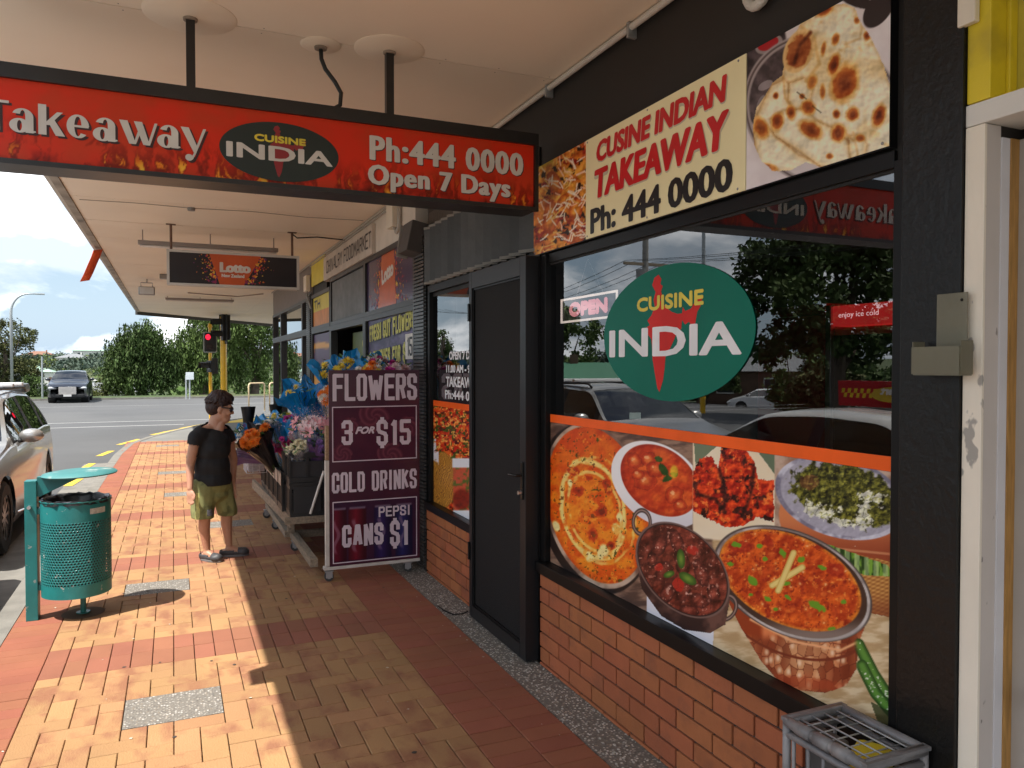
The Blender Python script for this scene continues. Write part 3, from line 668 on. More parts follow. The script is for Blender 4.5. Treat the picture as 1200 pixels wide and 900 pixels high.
def paint_naan(x, y):
    n_ = fbm(x, y, 30, 3); img = mixc((222, 210, 212), (236, 226, 228), ss(.3, .7, n_))
    # dark cutlery top right, dark cups left
    for e in (ell(x, y, 1030, 10, 14, 26, 35), ell(x, y, 1003, 0, 22, 8, 20)): put(img, ss(1.05, .95, e), (58, 48, 48))
    put(img, ss(1, .9, ell(x, y, 893, 75, 30, 75, 5)), mixc((38, 32, 36), (92, 80, 84), ss(.35, .7, fbm(x, y, 16, 8))))
    put(img, ss(1, .9, ell(x, y, 897, 100, 10, 5, -30))*.7, (180, 175, 180)); put(img, ss(1, .85, ell(x, y, 892, 122, 5, 12, 20))*.6, (170, 165, 170))
    put(img, ss(1.05, .95, ell(x, y, 901, 52, 17, 10, -25)), (150, 140, 140)); put(img, ss(1.05, .95, ell(x, y, 900, 51, 13, 7.5, -25)), (170, 25, 35))
    # steel plate rim
    pr = ell(x, y, 965, 130, 93, 84, 35); put(img, ss(1.06, 1.03, pr)*ss(.95, .98, pr), (170, 160, 160)); put(img, ss(1.03, 1.01, pr)*ss(.99, 1.0, pr), (90, 78, 78))
    put(img, ss(1.2, .9, pr)*.30, (150, 130, 126))
    naan = [(905, 98), (917, 88), (922, 62), (938, 28), (953, 14), (972, 6), (990, 4), (1002, 10), (1011, 30), (1017, 38), (1026, 55), (1035, 75), (1042, 98), (1053, 112), (1058, 122), (1060, 190), (985, 200), (962, 196), (945, 190), (925, 200), (905, 200), (893, 190), (884, 170), (882, 150), (886, 128), (895, 115)]
    m = ins(x+2.5*(fbm(x, y, 12, 40)-.5), y+2.5*(fbm(x, y, 12, 41)-.5), naan)
    base = mixc((236, 205, 155), (251, 236, 203), ss(.3, .65, fbm(x, y, 26, 11))); base = mixc(base, np.array((228, 180, 110)), ss(.62, .8, fbm(x, y, 13, 21))*.6); put(img, m, base)
    put(img, ss(5, 0, dline(x, y, naan+[naan[0]]))*m*.45, (205, 160, 100))
    def piece(pl, c1=(238, 208, 158), c2=(253, 240, 208), sh=1.):
        mm_ = ins(x+2*(fbm(x, y, 9, 47)-.5), y+2*(fbm(x, y, 9, 48)-.5), pl)*m; dd = dline(x, y, pl+[pl[0]]); put(img, ss(5, 0, dd)*(1-mm_)*m*.55*sh, (168, 116, 66)); put(img, mm_, mixc(c1, c2, ss(0, 9, dd)*.7+.3*fbm(x, y, 12, 66))); put(img, mm_*ss(3, 0, dd)*.4, (205, 158, 100))
    piece([(905, 100), (918, 94), (926, 100), (924, 122), (930, 136), (918, 150), (906, 158), (892, 150), (888, 134)])
    piece([(925, 98), (942, 92), (952, 104), (948, 122), (934, 130), (924, 118)])
    piece([(883, 152), (896, 146), (912, 162), (936, 182), (962, 192), (950, 200), (915, 202), (888, 190)])
    piece([(903, 140), (918, 130), (940, 128), (960, 144), (975, 150), (994, 166), (1000, 190), (985, 200), (962, 195), (930, 172), (908, 158)])
    piece([(995, 160), (1008, 158), (1016, 170), (1012, 186), (1000, 196), (996, 180)])
    # folds
    for pl, wd, c in (([(938, 30), (954, 45), (960, 75), (945, 95)], 4, (215, 165, 100)), ([(1000, 155), (1005, 180), (1003, 195)], 3, (225, 180, 120)), ([(985, 150), (1000, 165)], 3, (220, 170, 110)), ([(918, 90), (920, 115), (925, 120)], 3, (205, 155, 95)), ([(1010, 30), (1008, 45), (990, 52)], 3, (225, 185, 130))):
        put(img, ss(wd, 0, dline(x, y, pl))*m*.75, c)
    wob = .35*(fbm(x, y, 6, 51)-.5)
    def toast(cx, cy, rx, ry, an, dark=1.):
        e = ell(x, y, cx, cy, rx, ry, an)+wob; put(img, ss(1.45, .9, e)*m*.75, (222, 150, 70)); put(img, ss(1.0, .75, e)*m, mixc((120, 55, 22), (178, 95, 38), ss(.2, .8, e))*dark+(1-dark)*np.array((225, 160, 90.)))
    e = ell(x, y, 989, 98, 20, 26, 20); put(img, ss(1.05, .9, e)*.8, (246, 222, 175)); toast(990, 97, 14, 21, 20)
    e = ell(x, y, 936, 60, 18, 29, 22); put(img, ss(1., .88, e), mixc((195, 120, 60), (238, 195, 135), ss(.3, 1, e))); put(img, ss(.8, .6, e+wob), (155, 85, 42)); put(img, ss(4, 0, dline(x, y, [(930, 75), (938, 52), (950, 38)])), (110, 55, 28))
    for a in ((977, 76, 6, 12, 15), (979, 46, 4, 7, 15, .7), (999, 134, 7, 8, 30), (1030, 136, 7, 13, 15), (980, 134, 4, 5, 0, .9), (947, 126, 8, 8, 30, .8), (911, 142, 7, 10, 10), (927, 132, 5, 8, -10, .8), (950, 152, 14, 9, 30, .85), (982, 156, 8, 10, 10), (892, 150, 8, 12, -20, .8), (909, 112, 3, 4, 0), (964, 107, 3, 8, 0, .6), (965, 57, 2.5, 8, 10, .6), (952, 96, 5, 8, 20, .5), (1016, 42, 4, 5, 0, .8), (966, 12, 11, 6, -35), (900, 196, 10, 4, 10, .6), (972, 183, 4, 3, 0, .7), (1004, 24, 3, 4, 0, .6), (1008, 162, 5, 4, 0, .6), (940, 113, 3, 3, 0, .8)): toast(*a)
    emboss(img, m, x, y, lambda a, b: 1.5*fbm(a, b, 26, 81)+.5*fbm(a, b, 9, 82), 120, (1., .92, .75), 2.4); put(img, ss(1.1, 0, dline(x, y, [(934, 108), (945, 116)]))*m, (60, 50, 20)); put(img, ss(1.1, 0, dline(x, y, [(952, 124), (962, 132)]))*m, (60, 50, 20)); return img
sheet('naan_picture', 2.256, 1.638, 2.372, 2.872, 1.9385, 190, 200, paint_naan, VC, fs)
bm = B()
for yy in (4.06, 3.44, 2.9, 2.3, 1.66):
    for zz in (2.385, 2.86): 
        if random.random() < .8: ellipsoid(bm, (1.936, yy, zz), (.003, .005, .005), seg=8, rings=6)
obj('screw_head', bm, GRM, fs)

# ---- roundel on the window
rd = empty('round_window_sign', (1.97, 2.79, 1.87), 'green oval emblem with red country map stuck on the window glass', 'window sign')
GRN = mat('sign_green', (.0, .15, .10), .45, var=.1, scale=2, spec=.2, coord='World')
cy0, cz0 = 2.783, 1.868
Mr = wallM(cy0, cz0, 1.9735)
prism(bm := B(), ellpoly(0, 0, .545, .297, 96), .003, Mr); obj('oval_panel', bm, GRN, rd)
INDIA = [(-.02, .98), (.06, .9), (.03, .82), (.10, .78), (.05, .70), (.08, .62), (.02, .56), (.10, .50), (.2, .42), (.35, .34), (.5, .3), (.62, .3), (.64, .4), (.70, .33), (.85, .36), (1.0, .52), (1.12, .5), (1.08, .38), (1.0, .3), (.95, .12), (.9, .0), (.86, .1), (.80, .16), (.70, .12), (.62, .2), (.6, .06), (.48, .0), (.42, -.1), (.3, -.25), (.18, -.38), (.16, -.55), (.12, -.75), (.02, -.96), (-.04, -.9), (-.1, -.7), (-.18, -.42), (-.2, -.2), (-.22, -.08), (-.34, .02), (-.42, .0), (-.38, .12), (-.26, .16), (-.34, .24), (-.22, .32), (-.12, .46), (-.16, .58), (-.1, .7), (-.2, .82), (-.14, .94)]
def indiamap(s, sy, M, m, parent, z): bm = B(); prism(bm, [(x*s, y*sy) for x, y in INDIA], z, M); return obj('country_map', bm, m, parent)
MAPR = mat('map_red', (.62, .02, .015), .45, spec=.2)
indiamap(.27, .268, Mr @ Matrix.Translation((-.07, -.002, .0032)), MAPR, rd, .0006)
text('yellow_lettering', 'CUISINE', .49, .066, wallM(3.03, 1.972, 1.9735), mat('sign_yellow', (.75, .6, .05), .4), rd, bx=.004, z=.0046)
WH = mat('sign_white', (.82, .81, .83), .4)
text('white_lettering', 'INDIA', .965, .132, wallM(3.275, 1.767, 1.9735), WH, rd, bx=.010, by=.004, z=.0046)

# ---- food picture on the lower glass
fp = empty('food_window_picture', (1.97, 2.8, 1.0), 'large curry dishes picture with orange top stripe filling the lower window', 'window picture')
bxo('orange_stripe', 1.9705, 1.9745, 1.64, 3.925, 1.405, 1.45, mat('stripe_orange', (.95, .13, .015), .4, spec=.2), fp)
def paint_food(x, y):
    shp = x.shape; f1 = fbm(x, y, 22, 2); f2 = fbm(x, y, 6, 3); f3 = fbm(x, y, 3, 4, 3); f4 = fbm(x, y, 11, 6)
    img = mixc((92, 70, 60), (150, 122, 104), ss(.3, .7, fbm(x*.35+y*.2, y, 7, 1)))
    put(img, ss(-2, 2, x-835), mixc((182, 150, 112), (222, 196, 158), ss(.25, .75, fbm(x*.3, y, 6, 7))))
    put(img, ins(x, y, [(758, 690), (838, 715), (835, 765), (758, 725)]), (226, 226, 236))
    put(img, ss(-1, 1, x-758)*ss(1, -1, x-826)*ss(-1, 1, y-650), (224, 224, 234))
    # --- big orange curry (left)
    e = ell(x, y, 700, 593, 60, 99, -14); put(img, ss(1.0, .98, ell(x+3, y-3, 700, 593, 65, 103, -14)), (46, 34, 30))
    put(img, ss(1.01, .99, e), mixc((196, 170, 150), (120, 95, 82), ss(560, 640, y+0*x)*0+ss(.3, .7, f1)))
    inn = ell(x, y, 700, 592, 57, 94, -14); m = ss(1.01, .985, inn)
    c = mixc((226, 92, 18), (246, 138, 34), ss(.35, .65, f4)); c = mixc(c, np.array((206, 70, 14)), ss(.85, 1.0, inn)*.6); c = mixc(c, np.array((205, 72, 16)), ss(600, 520, y)*.5); put(img, m, c)
    w_ = 5*(fbm(x, y, 13, 71)-.5)
    for (cx, cy, rx, ry, an, th, k) in ((695, 597, 36, 58, -14, .055, 1), (697, 600, 30, 48, -16, .045, .8), (702, 598, 42, 63, -12, .03, .7)):
        r_ = ell(x+w_, y+w_, cx, cy, rx, ry, an); band_ = ss(th*1.6, th*.4, abs(r_-1))*ss(.25, .42, fbm(x, y, 17, int(th*1000)))*k; put(img, band_*m, (252, 216, 128))
    for (cx, cy, r_) in ((652, 617, 6), (708, 645, 7), (722, 620, 6), (726, 606, 5), (668, 566, 4), (690, 652, 6), (704, 650, 5)): put(img, ss(1.2, .6, ell(x, y, cx, cy, r_*.8, r_*1.2, -15)+.6*(f2-.5))*m, (250, 226, 150))
    for (cx, cy, rx, ry, an) in ((678, 575, 9, 7, 30), (705, 600, 8, 10, 0), (695, 625, 7, 10, 10), (672, 552, 8, 5, 20), (712, 570, 7, 12, -10), (690, 560, 6, 4, 0), (718, 640, 8, 6, 20)):
        ee = ell(x, y, cx, cy, rx, ry, an)+1.1*(f2-.5); put(img, ss(1.0, .6, ee)*m*.9, (186, 56, 16)); put(img, ss(.5, .1, ee)*m*.8, (110, 34, 14))
    put(img, ss(.66, .74, fbm(x, y, 7, 91))*m*.7, (252, 160, 60))
    put(img, ss(.70, .76, fbm(x, y, 3.5, 77, 2))*m*ss(.55, .65, fbm(x, y, 24, 78)), (86, 84, 20)); put(img, ss(.74, .8, fbm(x, y, 2.6, 79, 2))*m*.8, (100, 60, 20))
    emboss(img, m, x, y, lambda a, b: 1.3*fbm(a, b, 10, 41)+.35*(1-worley(a, b, 14, 42)[0]), 55, (1., .8, .45))
    # --- white bowl with red curry
    box1 = ss(1, -1, x-812)
    e = ell(x, y, 772, 568, 62, 44, 38); put(img, ss(1.01, .985, e)*box1, mixc((246, 244, 244), (214, 210, 218), ss(570, 625, y)))
    put(img, ss(1.2, 1.0, e)*0, (0, 0, 0)); e = ell(x, y, 773, 563, 51, 37, 38); m = ss(1.01, .975, e)*box1
    put(img, m, mixc(mixc((192, 62, 26), (222, 98, 40), ss(.3, .7, f4)), np.array((150, 40, 18)), ss(.82, 1, e)*.7))
    for (cx, cy, rx, ry, an) in ((744, 540, 10, 8, 30), (760, 538, 9, 8, 0), (756, 563, 13, 11, 10), (768, 550, 10, 9, 0), (790, 580, 11, 10, 0), (797, 592, 8, 7, 0), (748, 556, 7, 6, 0)):
        ee = ell(x, y, cx, cy, rx, ry, an)+.6*(f2-.5); put(img, ss(1.0, .8, ee)*m, mixc((236, 122, 62), (176, 48, 20), ss(.1, 1, ee))); put(img, ss(.55, .2, ell(x, y, cx-2, cy-2, rx*.6, ry*.5, an)+1.2*(f3-.5))*m*.8, (252, 176, 128)); put(img, ss(.12, .0, abs(ee-1.0))*m*.5, (120, 30, 14))
    for (cx, cy, rx, ry, an) in ((777, 550, 10, 5, 55), (782, 561, 7, 4, -20), (772, 538, 5, 4, 20), (790, 556, 5, 3, 10)): put(img, ss(1, .7, ell(x, y, cx, cy, rx, ry, an)+.7*(f3-.5))*m, (52, 84, 28))
    put(img, ss(2, 1, ell(x, y, 790, 553, 3, 5, 0))*m*.8, (220, 190, 50))
    emboss(img, m, x, y, lambda a, b: 1.2*fbm(a, b, 9, 51)+.4*(1-worley(a, b, 11, 52)[0]), 70, (1., .7, .5))
    # --- tandoori chicken box
    bx_ = ss(-1, 1, x-812)*ss(1, -1, x-908)*ss(632, 628, y-(x-812)*.10)
    put(img, bx_, mixc((236, 212, 176), (244, 226, 196), f1)); put(img, bx_*ins(x, y, [(812, 500), (860, 505), (815, 545)]), (118, 128, 104)); put(img, bx_*ins(x, y, [(870, 505), (908, 508), (908, 556)]), (104, 118, 96))
    tand = [(811, 552), (820, 538), (832, 534), (842, 548), (846, 524), (860, 520), (872, 522), (884, 540), (889, 562), (907, 562), (907, 612), (886, 606), (872, 616), (850, 618), (826, 606), (811, 598)]
    m = ins(x+5*(f2-.5), y+5*(f3-.5), tand)*bx_; ch = mixc((170, 34, 12), (226, 74, 26), ss(.35, .6, f2)); ch = mixc(ch, np.array((60, 16, 10)), ss(.52, .68, fbm(x, y, 8, 61))); ch = mixc(ch, np.array((248, 128, 60)), ss(.62, .76, fbm(x, y, 4.5, 63))*.9); put(img, m, ch)
    for pl in ([(842, 548), (850, 575), (848, 600)], [(884, 545), (880, 580), (870, 605)], [(820, 580), (838, 585), (850, 600)]): put(img, ss(4, 0, dline(x, y, pl))*m*.8, (56, 14, 10))
    emboss(img, m, x, y, lambda a, b: 1.4*fbm(a, b, 10, 31)+.5*(1-worley(a, b, 9, 32)[0]), 150, (1., .6, .4))
    # --- spinach dish box
    b2 = ss(-1, 1, x-908)*ss(650, 646, y-(x-908)*.25)
    put(img, b2, mixc((150, 118, 100), (196, 168, 150), ss(.3, .7, fbm(x, y, 15, 81)))); put(img, b2*ss(1, .97, ell(x, y, 988, 615, 78, 52, 16)), mixc((212, 128, 84), (150, 74, 44), ss(600, 655, y)))
    put(img, b2*ss(2.2, .6, abs(y-(640+(x-950)*.10)))*ss(1, .97, ell(x, y, 988, 615, 78, 52, 16))*.5, (238, 176, 136))
    e = ell(x, y, 985, 583, 79, 47, 16); put(img, b2*ss(1.01, .985, e), mixc((126, 122, 138), (206, 204, 218), ss(.4, .6, f1))); put(img, b2*ss(.93, .9, e), (166, 162, 176))
    e2 = ell(x, y, 990, 580, 68, 37, 16)+.45*(f2-.5); g = mixc((66, 66, 20), (112, 110, 38), ss(.35, .65, f3)); g = mixc(g, np.array((34, 36, 12)), ss(.5, .7, fbm(x, y, 9, 62))*.8); put(img, b2*ss(1., .9, e2), g)
    for (cx, cy, rx, ry, an) in ((962, 598, 20, 9, 10), (1012, 604, 9, 22, 20), (1022, 584, 16, 8, 10), (985, 612, 12, 6, 20)): put(img, b2*ss(1.0, .75, ell(x, y, cx, cy, rx, ry, an)+2.6*(fbm(x, y, 5, 72)-.5))*.9, (226, 224, 206))
    put(img, b2*ss(.10, .0, worley(x, y, 11, 13)[1])*ss(1, .9, e2)*.5, (30, 32, 12))
    put(img, b2*ss(1, .8, ell(x, y, 948, 565, 12, 10, 0)+.5*(f3-.5))*.8, (112, 72, 40)); put(img, b2*ss(.66, .75, fbm(x, y, 3, 66, 2))*ss(1, .9, e2)*.6, (158, 156, 70))
    emboss(img, b2*ss(1, .9, e2), x, y, lambda a, b: (1-worley(a, b, 10, 25)[0])+1.1*fbm(a, b, 6, 26), 110, (1., 1., .7)); emboss(img, b2*ss(1.01, .98, e), x, y, lambda a, b: fbm(a, b, 20, 28), 120, (1, 1, 1))
    # --- basket and chillies at the right
    m = ins(x, y, [(962, 640), (1050, 660), (1050, 725), (1008, 716)]); wv = .5+.5*np.sin(y*1.3+x*.2)*np.sin(x*.6); put(img, m, mixc((150, 92, 44), (214, 160, 96), wv)); put(img, m*ss(690, 720, y)*.6, (120, 60, 36))
    m = ins(x, y, [(965, 636), (1040, 662), (1048, 676), (1012, 674), (980, 656)]); put(img, m, mixc((40, 70, 22), (120, 160, 60), ss(.4, .6, fbm(x*1.5, y*.3, 6, 82)))); put(img, m*ss(.6, .8, np.abs(np.sin(x*.28)))*.5, (200, 215, 170))
    put(img, ins(x, y, [(1000, 640), (1050, 650), (1050, 664)])*.0, (0, 0, 0))
    # --- big copper pot
    body = [(838, 655), (846, 690), (868, 735), (892, 775), (912, 798), (935, 809), (968, 812), (992, 803), (1003, 785), (1007, 752), (1016, 728), (980, 745)]
    m = ins(x, y, body); sx = (x-840)/170.; c = mixc((228, 130, 84), (150, 66, 32), ss(.2, .5, np.abs(np.sin(sx*7+.6)))); c = mixc(c, np.array((96, 62, 40)), ss(1., .6, ell(x, y, 940, 765, 36, 26, 15))); put(img, m, c)
    wd_, we_, wc_ = worley(x*1.0, y*.62, 8.5, 3); lowr = ss(738, 752, y-(x-940)*-.05); put(img, m*lowr*.8, mixc((120, 54, 30), (246, 176, 128), ss(.2, .9, wc_*.5+.5*np.abs(np.sin(sx*6.2+.9))))); put(img, m*lowr*ss(.12, .0, we_)*.75, (104, 44, 26)); put(img, m*lowr*ss(.45, .05, wd_)*ss(.6, .8, wc_)*.7, (255, 222, 190))
    put(img, m*ss(2.2, .5, abs(ell(x, y, 928, 702, 98, 62, 24)-1.03)*60), (122, 56, 34)); put(img, m*ss(1.2, .6, ell(x, y, 945, 800, 46, 8, 8)+.8*(f2-.5))*.55, (176, 74, 42)); put(img, m*ss(3, 0, dline(x, y, [(880, 726), (930, 752), (985, 762), (1006, 752)])), (240, 170, 124))
    e = ell(x, y, 929, 684, 99, 60, 25); put(img, ss(1.01, .99, e), (88, 78, 74)); put(img, ss(.985, .965, e), mixc((196, 186, 182), (132, 120, 116), ss(.3, .7, f1))); put(img, ss(.945, .93, e), (74, 52, 42)); put(img, ss(1, .98, e)*ss(720, 745, y)*.35, (240, 236, 232))
    e = ell(x, y, 926, 680, 89, 52, 25); m = ss(1.01, .98, e); c = mixc((184, 66, 20), (222, 96, 30), ss(.35, .65, f4)); c = mixc(c, np.array((226, 150, 50)), ss(.9, 1., e)*.7); c = mixc(c, np.array((150, 40, 16)), ss(.58, .74, fbm(x, y, 10, 96))*.8); put(img, m, c)
    wd2, we2, wc2 = worley(x+4*f2, y+4*f3, 9, 8); put(img, ss(.5, .2, wd2)*ss(.55, .8, wc2)*m*.6, (232, 124, 56)); put(img, ss(.08, 0, we2)*m*.12, (150, 44, 16)); put(img, ss(.18, .06, wd2)*ss(.85, .9, wc2)*m*.6, (255, 214, 170))
    put(img, ss(.68, .76, fbm(x, y, 4.5, 97, 3))*m*.7, (244, 150, 76)); put(img, ss(.72, .8, fbm(x, y, 3, 98, 2))*m*.6, (120, 26, 14))
    for (cx, cy, rx, ry, an) in ((868, 641, 15, 8, 10), (980, 668, 14, 9, 20), (900, 636, 9, 6, 0)): ee = ell(x, y, cx, cy, rx, ry, an)+.9*(f2-.5); put(img, ss(1, .7, ee)*m*.8, (164, 44, 20)); put(img, ss(.3, .0, ee)*m*.5, (240, 150, 90))
    emboss(img, m, x, y, lambda a, b: .6*(1-worley(a+4*f2, b+3*f3, 12, 15)[0])+1.2*fbm(a, b, 9, 16), 85, (1., .75, .5))
    rg = random.Random(8)
    for (cx, cy, rx, ry, an) in ((863, 638, 7, 3.5, 10), (882, 681, 9, 4.5, 45), (957, 710, 12, 5, 30), (939, 656, 5, 4, -40), (856, 661, 4, 3, 0), (900, 702, 5, 3, 20), (975, 737, 5, 3, 0), (963, 665, 6, 3, 20), (917, 648, 6, 3.5, 60), (989, 705, 3.5, 3, 0), (920, 684, 8, 3, 0), (897, 655, 4, 3, 0), (909, 714, 3, 2.5, 0), (923, 700, 5, 2.5, 40), (890, 640, 4, 3, 0), (880, 697, 3, 2, 0)): put(img, ss(1.1, .7, ell(x, y, cx, cy, rx, ry, an)+.8*(f3-.5))*m, (108, 150, 40))
    for pl in ([(905, 686), (940, 665)], [(912, 692), (930, 648)]): put(img, ss(4.2, 3.2, dline(x, y, pl)), (236, 206, 128)); put(img, ss(1.2, .2, abs(dline(x, y, pl)-3))*.5, (190, 140, 60))
    # --- dark pan with meat
    for (cx, cy, rx, ry, an) in ((752, 612, 10, 14, 0), (850, 712, 12, 15, 30)): put(img, ss(.25, .12, abs(ell(x, y, cx, cy, rx, ry, an)-1)), (62, 48, 46)); put(img, ss(.12, .02, abs(ell(x, y, cx, cy, rx, ry, an)-1)), (150, 128, 120))
    put(img, ins(x, y, [(744, 650), (752, 690), (775, 722), (802, 738), (832, 742), (850, 732), (856, 700), (800, 700)]), mixc((58, 38, 36), (112, 80, 70), ss(.35, .7, f1)))
    e = ell(x, y, 800, 668, 66, 44, 47); put(img, ss(1.01, .985, e), (120, 98, 92)); put(img, ss(.97, .95, e), (52, 34, 32)); m = ss(.95, .92, e)
    c = mixc((84, 34, 24), (136, 64, 48), ss(.3, .7, f4)); put(img, m, c)
    for (cx, cy, rx, ry, an) in ((772, 640, 9, 16, 20), (793, 635, 8, 16, -15), (778, 670, 10, 14, 30), (800, 660, 9, 17, -10), (822, 672, 9, 18, -20), (800, 690, 10, 17, 10), (782, 695, 9, 12, 20), (820, 704, 12, 9, 20), (836, 695, 8, 12, -20), (808, 716, 12, 8, 10), (764, 656, 7, 9, 0)):
        ee = ell(x, y, cx, cy, rx, ry, an)+.35*(f2-.5); put(img, ss(1, .85, ee)*m, mixc((146, 72, 56), (74, 28, 22), ss(.1, 1, ee))); put(img, ss(.7, .85, f3)*ss(.9, .6, ee)*m, (226, 176, 160))
    emboss(img, m, x, y, lambda a, b: (1-worley(a+3*f2, b, 15, 5)[0])+fbm(a, b, 8, 14), 95, (1., .75, .7))
    for (cx, cy, rx, ry, an) in ((812, 645, 8, 6, 20), (795, 685, 7, 9, 0), (772, 665, 6, 5, 0)): put(img, ss(1, .8, ell(x, y, cx, cy, rx, ry, an)+.5*(f2-.5))*m, (176, 48, 34))
    put(img, ss(.66, .8, fbm(x, y, 3, 44, 2))*ss(.4, .6, fbm(x, y, 14, 45))*m*.6, (236, 190, 176)); put(img, ss(.05, .0, worley(x, y, 13, 4)[1])*m*.5, (60, 20, 16)); 
    for (cx, cy, rx, ry, an) in ((798, 655, 5, 12, -5), (784, 673, 7, 4, -20), (806, 678, 12, 6, 32)): ee = ell(x, y, cx, cy, rx, ry, an); put(img, ss(1.02, .9, ee), mixc((120, 148, 60), (58, 92, 30), ss(.0, 1, ee)))
    # --- loose chillies bottom right
    for pl in ([(1006, 755), (1024, 790), (1050, 830)], [(1010, 780), (1026, 812), (1048, 838)]): d = dline(x, y, pl); put(img, ss(7.5, 6.2, d)*ss(-4, 4, x-1003), mixc((96, 140, 62), (40, 76, 28), ss(1, 7, d))); put(img, ss(.66, .7, f3)*ss(4, 2, d), (214, 224, 196))
    put(img, ins(x, y, [(1020, 822), (1050, 838), (1050, 852), (1030, 850)])*.7, (40, 50, 24)); return img
sheet('dishes_picture', 3.925, 1.64, .602, 1.404, 1.9725, 600, 300, paint_food, VC, fp)
# small window: lower food picture, stripe, opening hours
f2_ = empty('noodle_window_picture', (1.97, 5.5, 1.0), 'tall chilli noodle picture in the narrow window left of the black door', 'window picture')
bxo('orange_stripe', 1.9705, 1.9745, 4.96, 6.085, 1.40, 1.445, MC['stripe_orange'], f2_)
def paint_small(x, y):
    img = mixc((196, 40, 14), (236, 110, 40), ss(.3, .7, fbm(x, y, 3.2, 1, 3))); put(img, ss(.56, .66, fbm(x, y, 4, 2, 3)), (70, 96, 30)); put(img, ss(.6, .68, fbm(x, y, 3, 3, 3)), (90, 20, 12)); put(img, ss(.64, .7, fbm(x, y, 2.2, 4, 2)), (246, 170, 90))
    m = ss(1, -1, ell(x, y, 520, 560, 22, 32, 15)*10-10); put(img, ss(1.05, .95, ell(x, y, 519, 563, 16, 33, 0)), mixc((120, 70, 24), (206, 150, 64), np.abs(np.sin((x*.9+8*fbm(x, y, 6, 9))*1.7+y*.5))))
    put(img, ss(-1, 1, x-531)*ss(-1, 1, y-548), mixc((90, 110, 40), (200, 90, 60), ss(.3, .6, fbm(x, y, 4, 8)))); put(img, ss(-1, 1, x-530)*ss(1, -1, y-548)*ss(-1, 1, y-537), (232, 236, 244)); put(img, ss(-1, 1, x-531)*ss(-1, 1, y-598), (232, 236, 244)); put(img, ss(1.2, .8, ell(x, y, 541, 585, 10, 12, 0)), mixc((90, 24, 14), (170, 60, 30), fbm(x, y, 4, 21)))
    put(img, ins(x, y, [(508, 510), (514, 520), (514, 545), (508, 540)])*ss(.4, .5, fbm(x, y, 6, 15)), (235, 232, 236)); return img
sheet('noodle_picture', 6.085, 4.96, .602, 1.399, 1.9725, 160, 150, paint_small, VC, f2_)
oh = empty('opening_hours_lettering', (1.97, 5.4, 1.6), 'white opening hours lettering on the narrow window glass', 'window lettering')
bxo('tint_film', 1.9735, 1.9745, 4.96, 6.085, 1.447, 1.70, glass('red_film', (.35, .12, .14), .12), oh)
for s_, yl, yr, z0, z1 in (('OPEN 7 DAYS', 5.69, 5.05, 1.775, 1.84), ('11.00 AM - 9.00PM', 5.76, 4.97, 1.675, 1.735), ('TAKEAWAY', 5.77, 5.02, 1.565, 1.645), ('Ph:444 0000', 5.79, 5.0, 1.47, 1.54)):
    text('white_lettering', s_, yl-yr, z1-z0, wallM(yl, z0, 1.973), WH, oh, bx=.005, by=.003)
# OPEN sign hanging inside the glass
op = empty('open_sign', (2.03, 3.55, 2.0), 'small OPEN sign with pink letters hung behind the window by a string', 'sign')
Mo = wallM(3.86, 1.965, 2.03); 
bm = B(); box(bm, 0, .60, 0, .135, 0, .02, M=Mo); obj('sign_box', bm, mat('open_black', (.02, .02, .022), .4), op)
bm = B()
for a in ((0, .60, 0, .011), (0, .60, .124, .135), (0, .010, .0115, .1235), (.59, .60, .0115, .1235)): box(bm, a[0], a[1], a[2], a[3], .021, .028, M=Mo)
obj('border_tube', bm, mat('open_tube', (.85, .72, .62), .4, emit=.3), op)
text('pink_lettering', 'OPEN', .41, .082, Mo @ Matrix.Translation((.09, .028, .021)), mat('open_pink', (.85, .33, .36), .4, emit=.22), op, bx=.009)
bm = B(); tube(bm, [Mo @ Vector((.15, .135, .01)), Mo @ Vector((.28, .33, .01)), Mo @ Vector((.44, .135, .01))], .002, 5); obj('hanging_string', bm, mat('string', (.7, .7, .7)), op)
# flyer holder on the pillar
fh = empty('leaflet_holder', (1.94, 1.44, 1.7), 'empty smoky plastic leaflet holder fixed to the black pillar', 'leaflet holder')
PLA = glass('smoky_plastic', (.55, .53, .42), .05, .25, (.8, .78, .7)); PLB = mat('aged_plastic', (.20, .185, .125), .3, var=.1, alpha=.72)
bxo('back_plate', 1.936, 1.9395, 1.385, 1.475, 1.755, 1.92, PLB, fh, bev=.001)
bm = B(); box(bm, 1.885, 1.888, 1.37, 1.512, 1.70, 1.775); box(bm, 1.8885, 1.9355, 1.51, 1.513, 1.70, 1.79); box(bm, 1.8885, 1.9355, 1.367, 1.370, 1.70, 1.79); box(bm, 1.8885, 1.9355, 1.3702, 1.5098, 1.697, 1.6999); obj('pocket', bm, PLB, fh)
bm = B(); ellipsoid(bm, (1.934, 1.40, 1.90), (.003, .004, .004), seg=8, rings=6); obj('screw_head', bm, BLKM, fh)

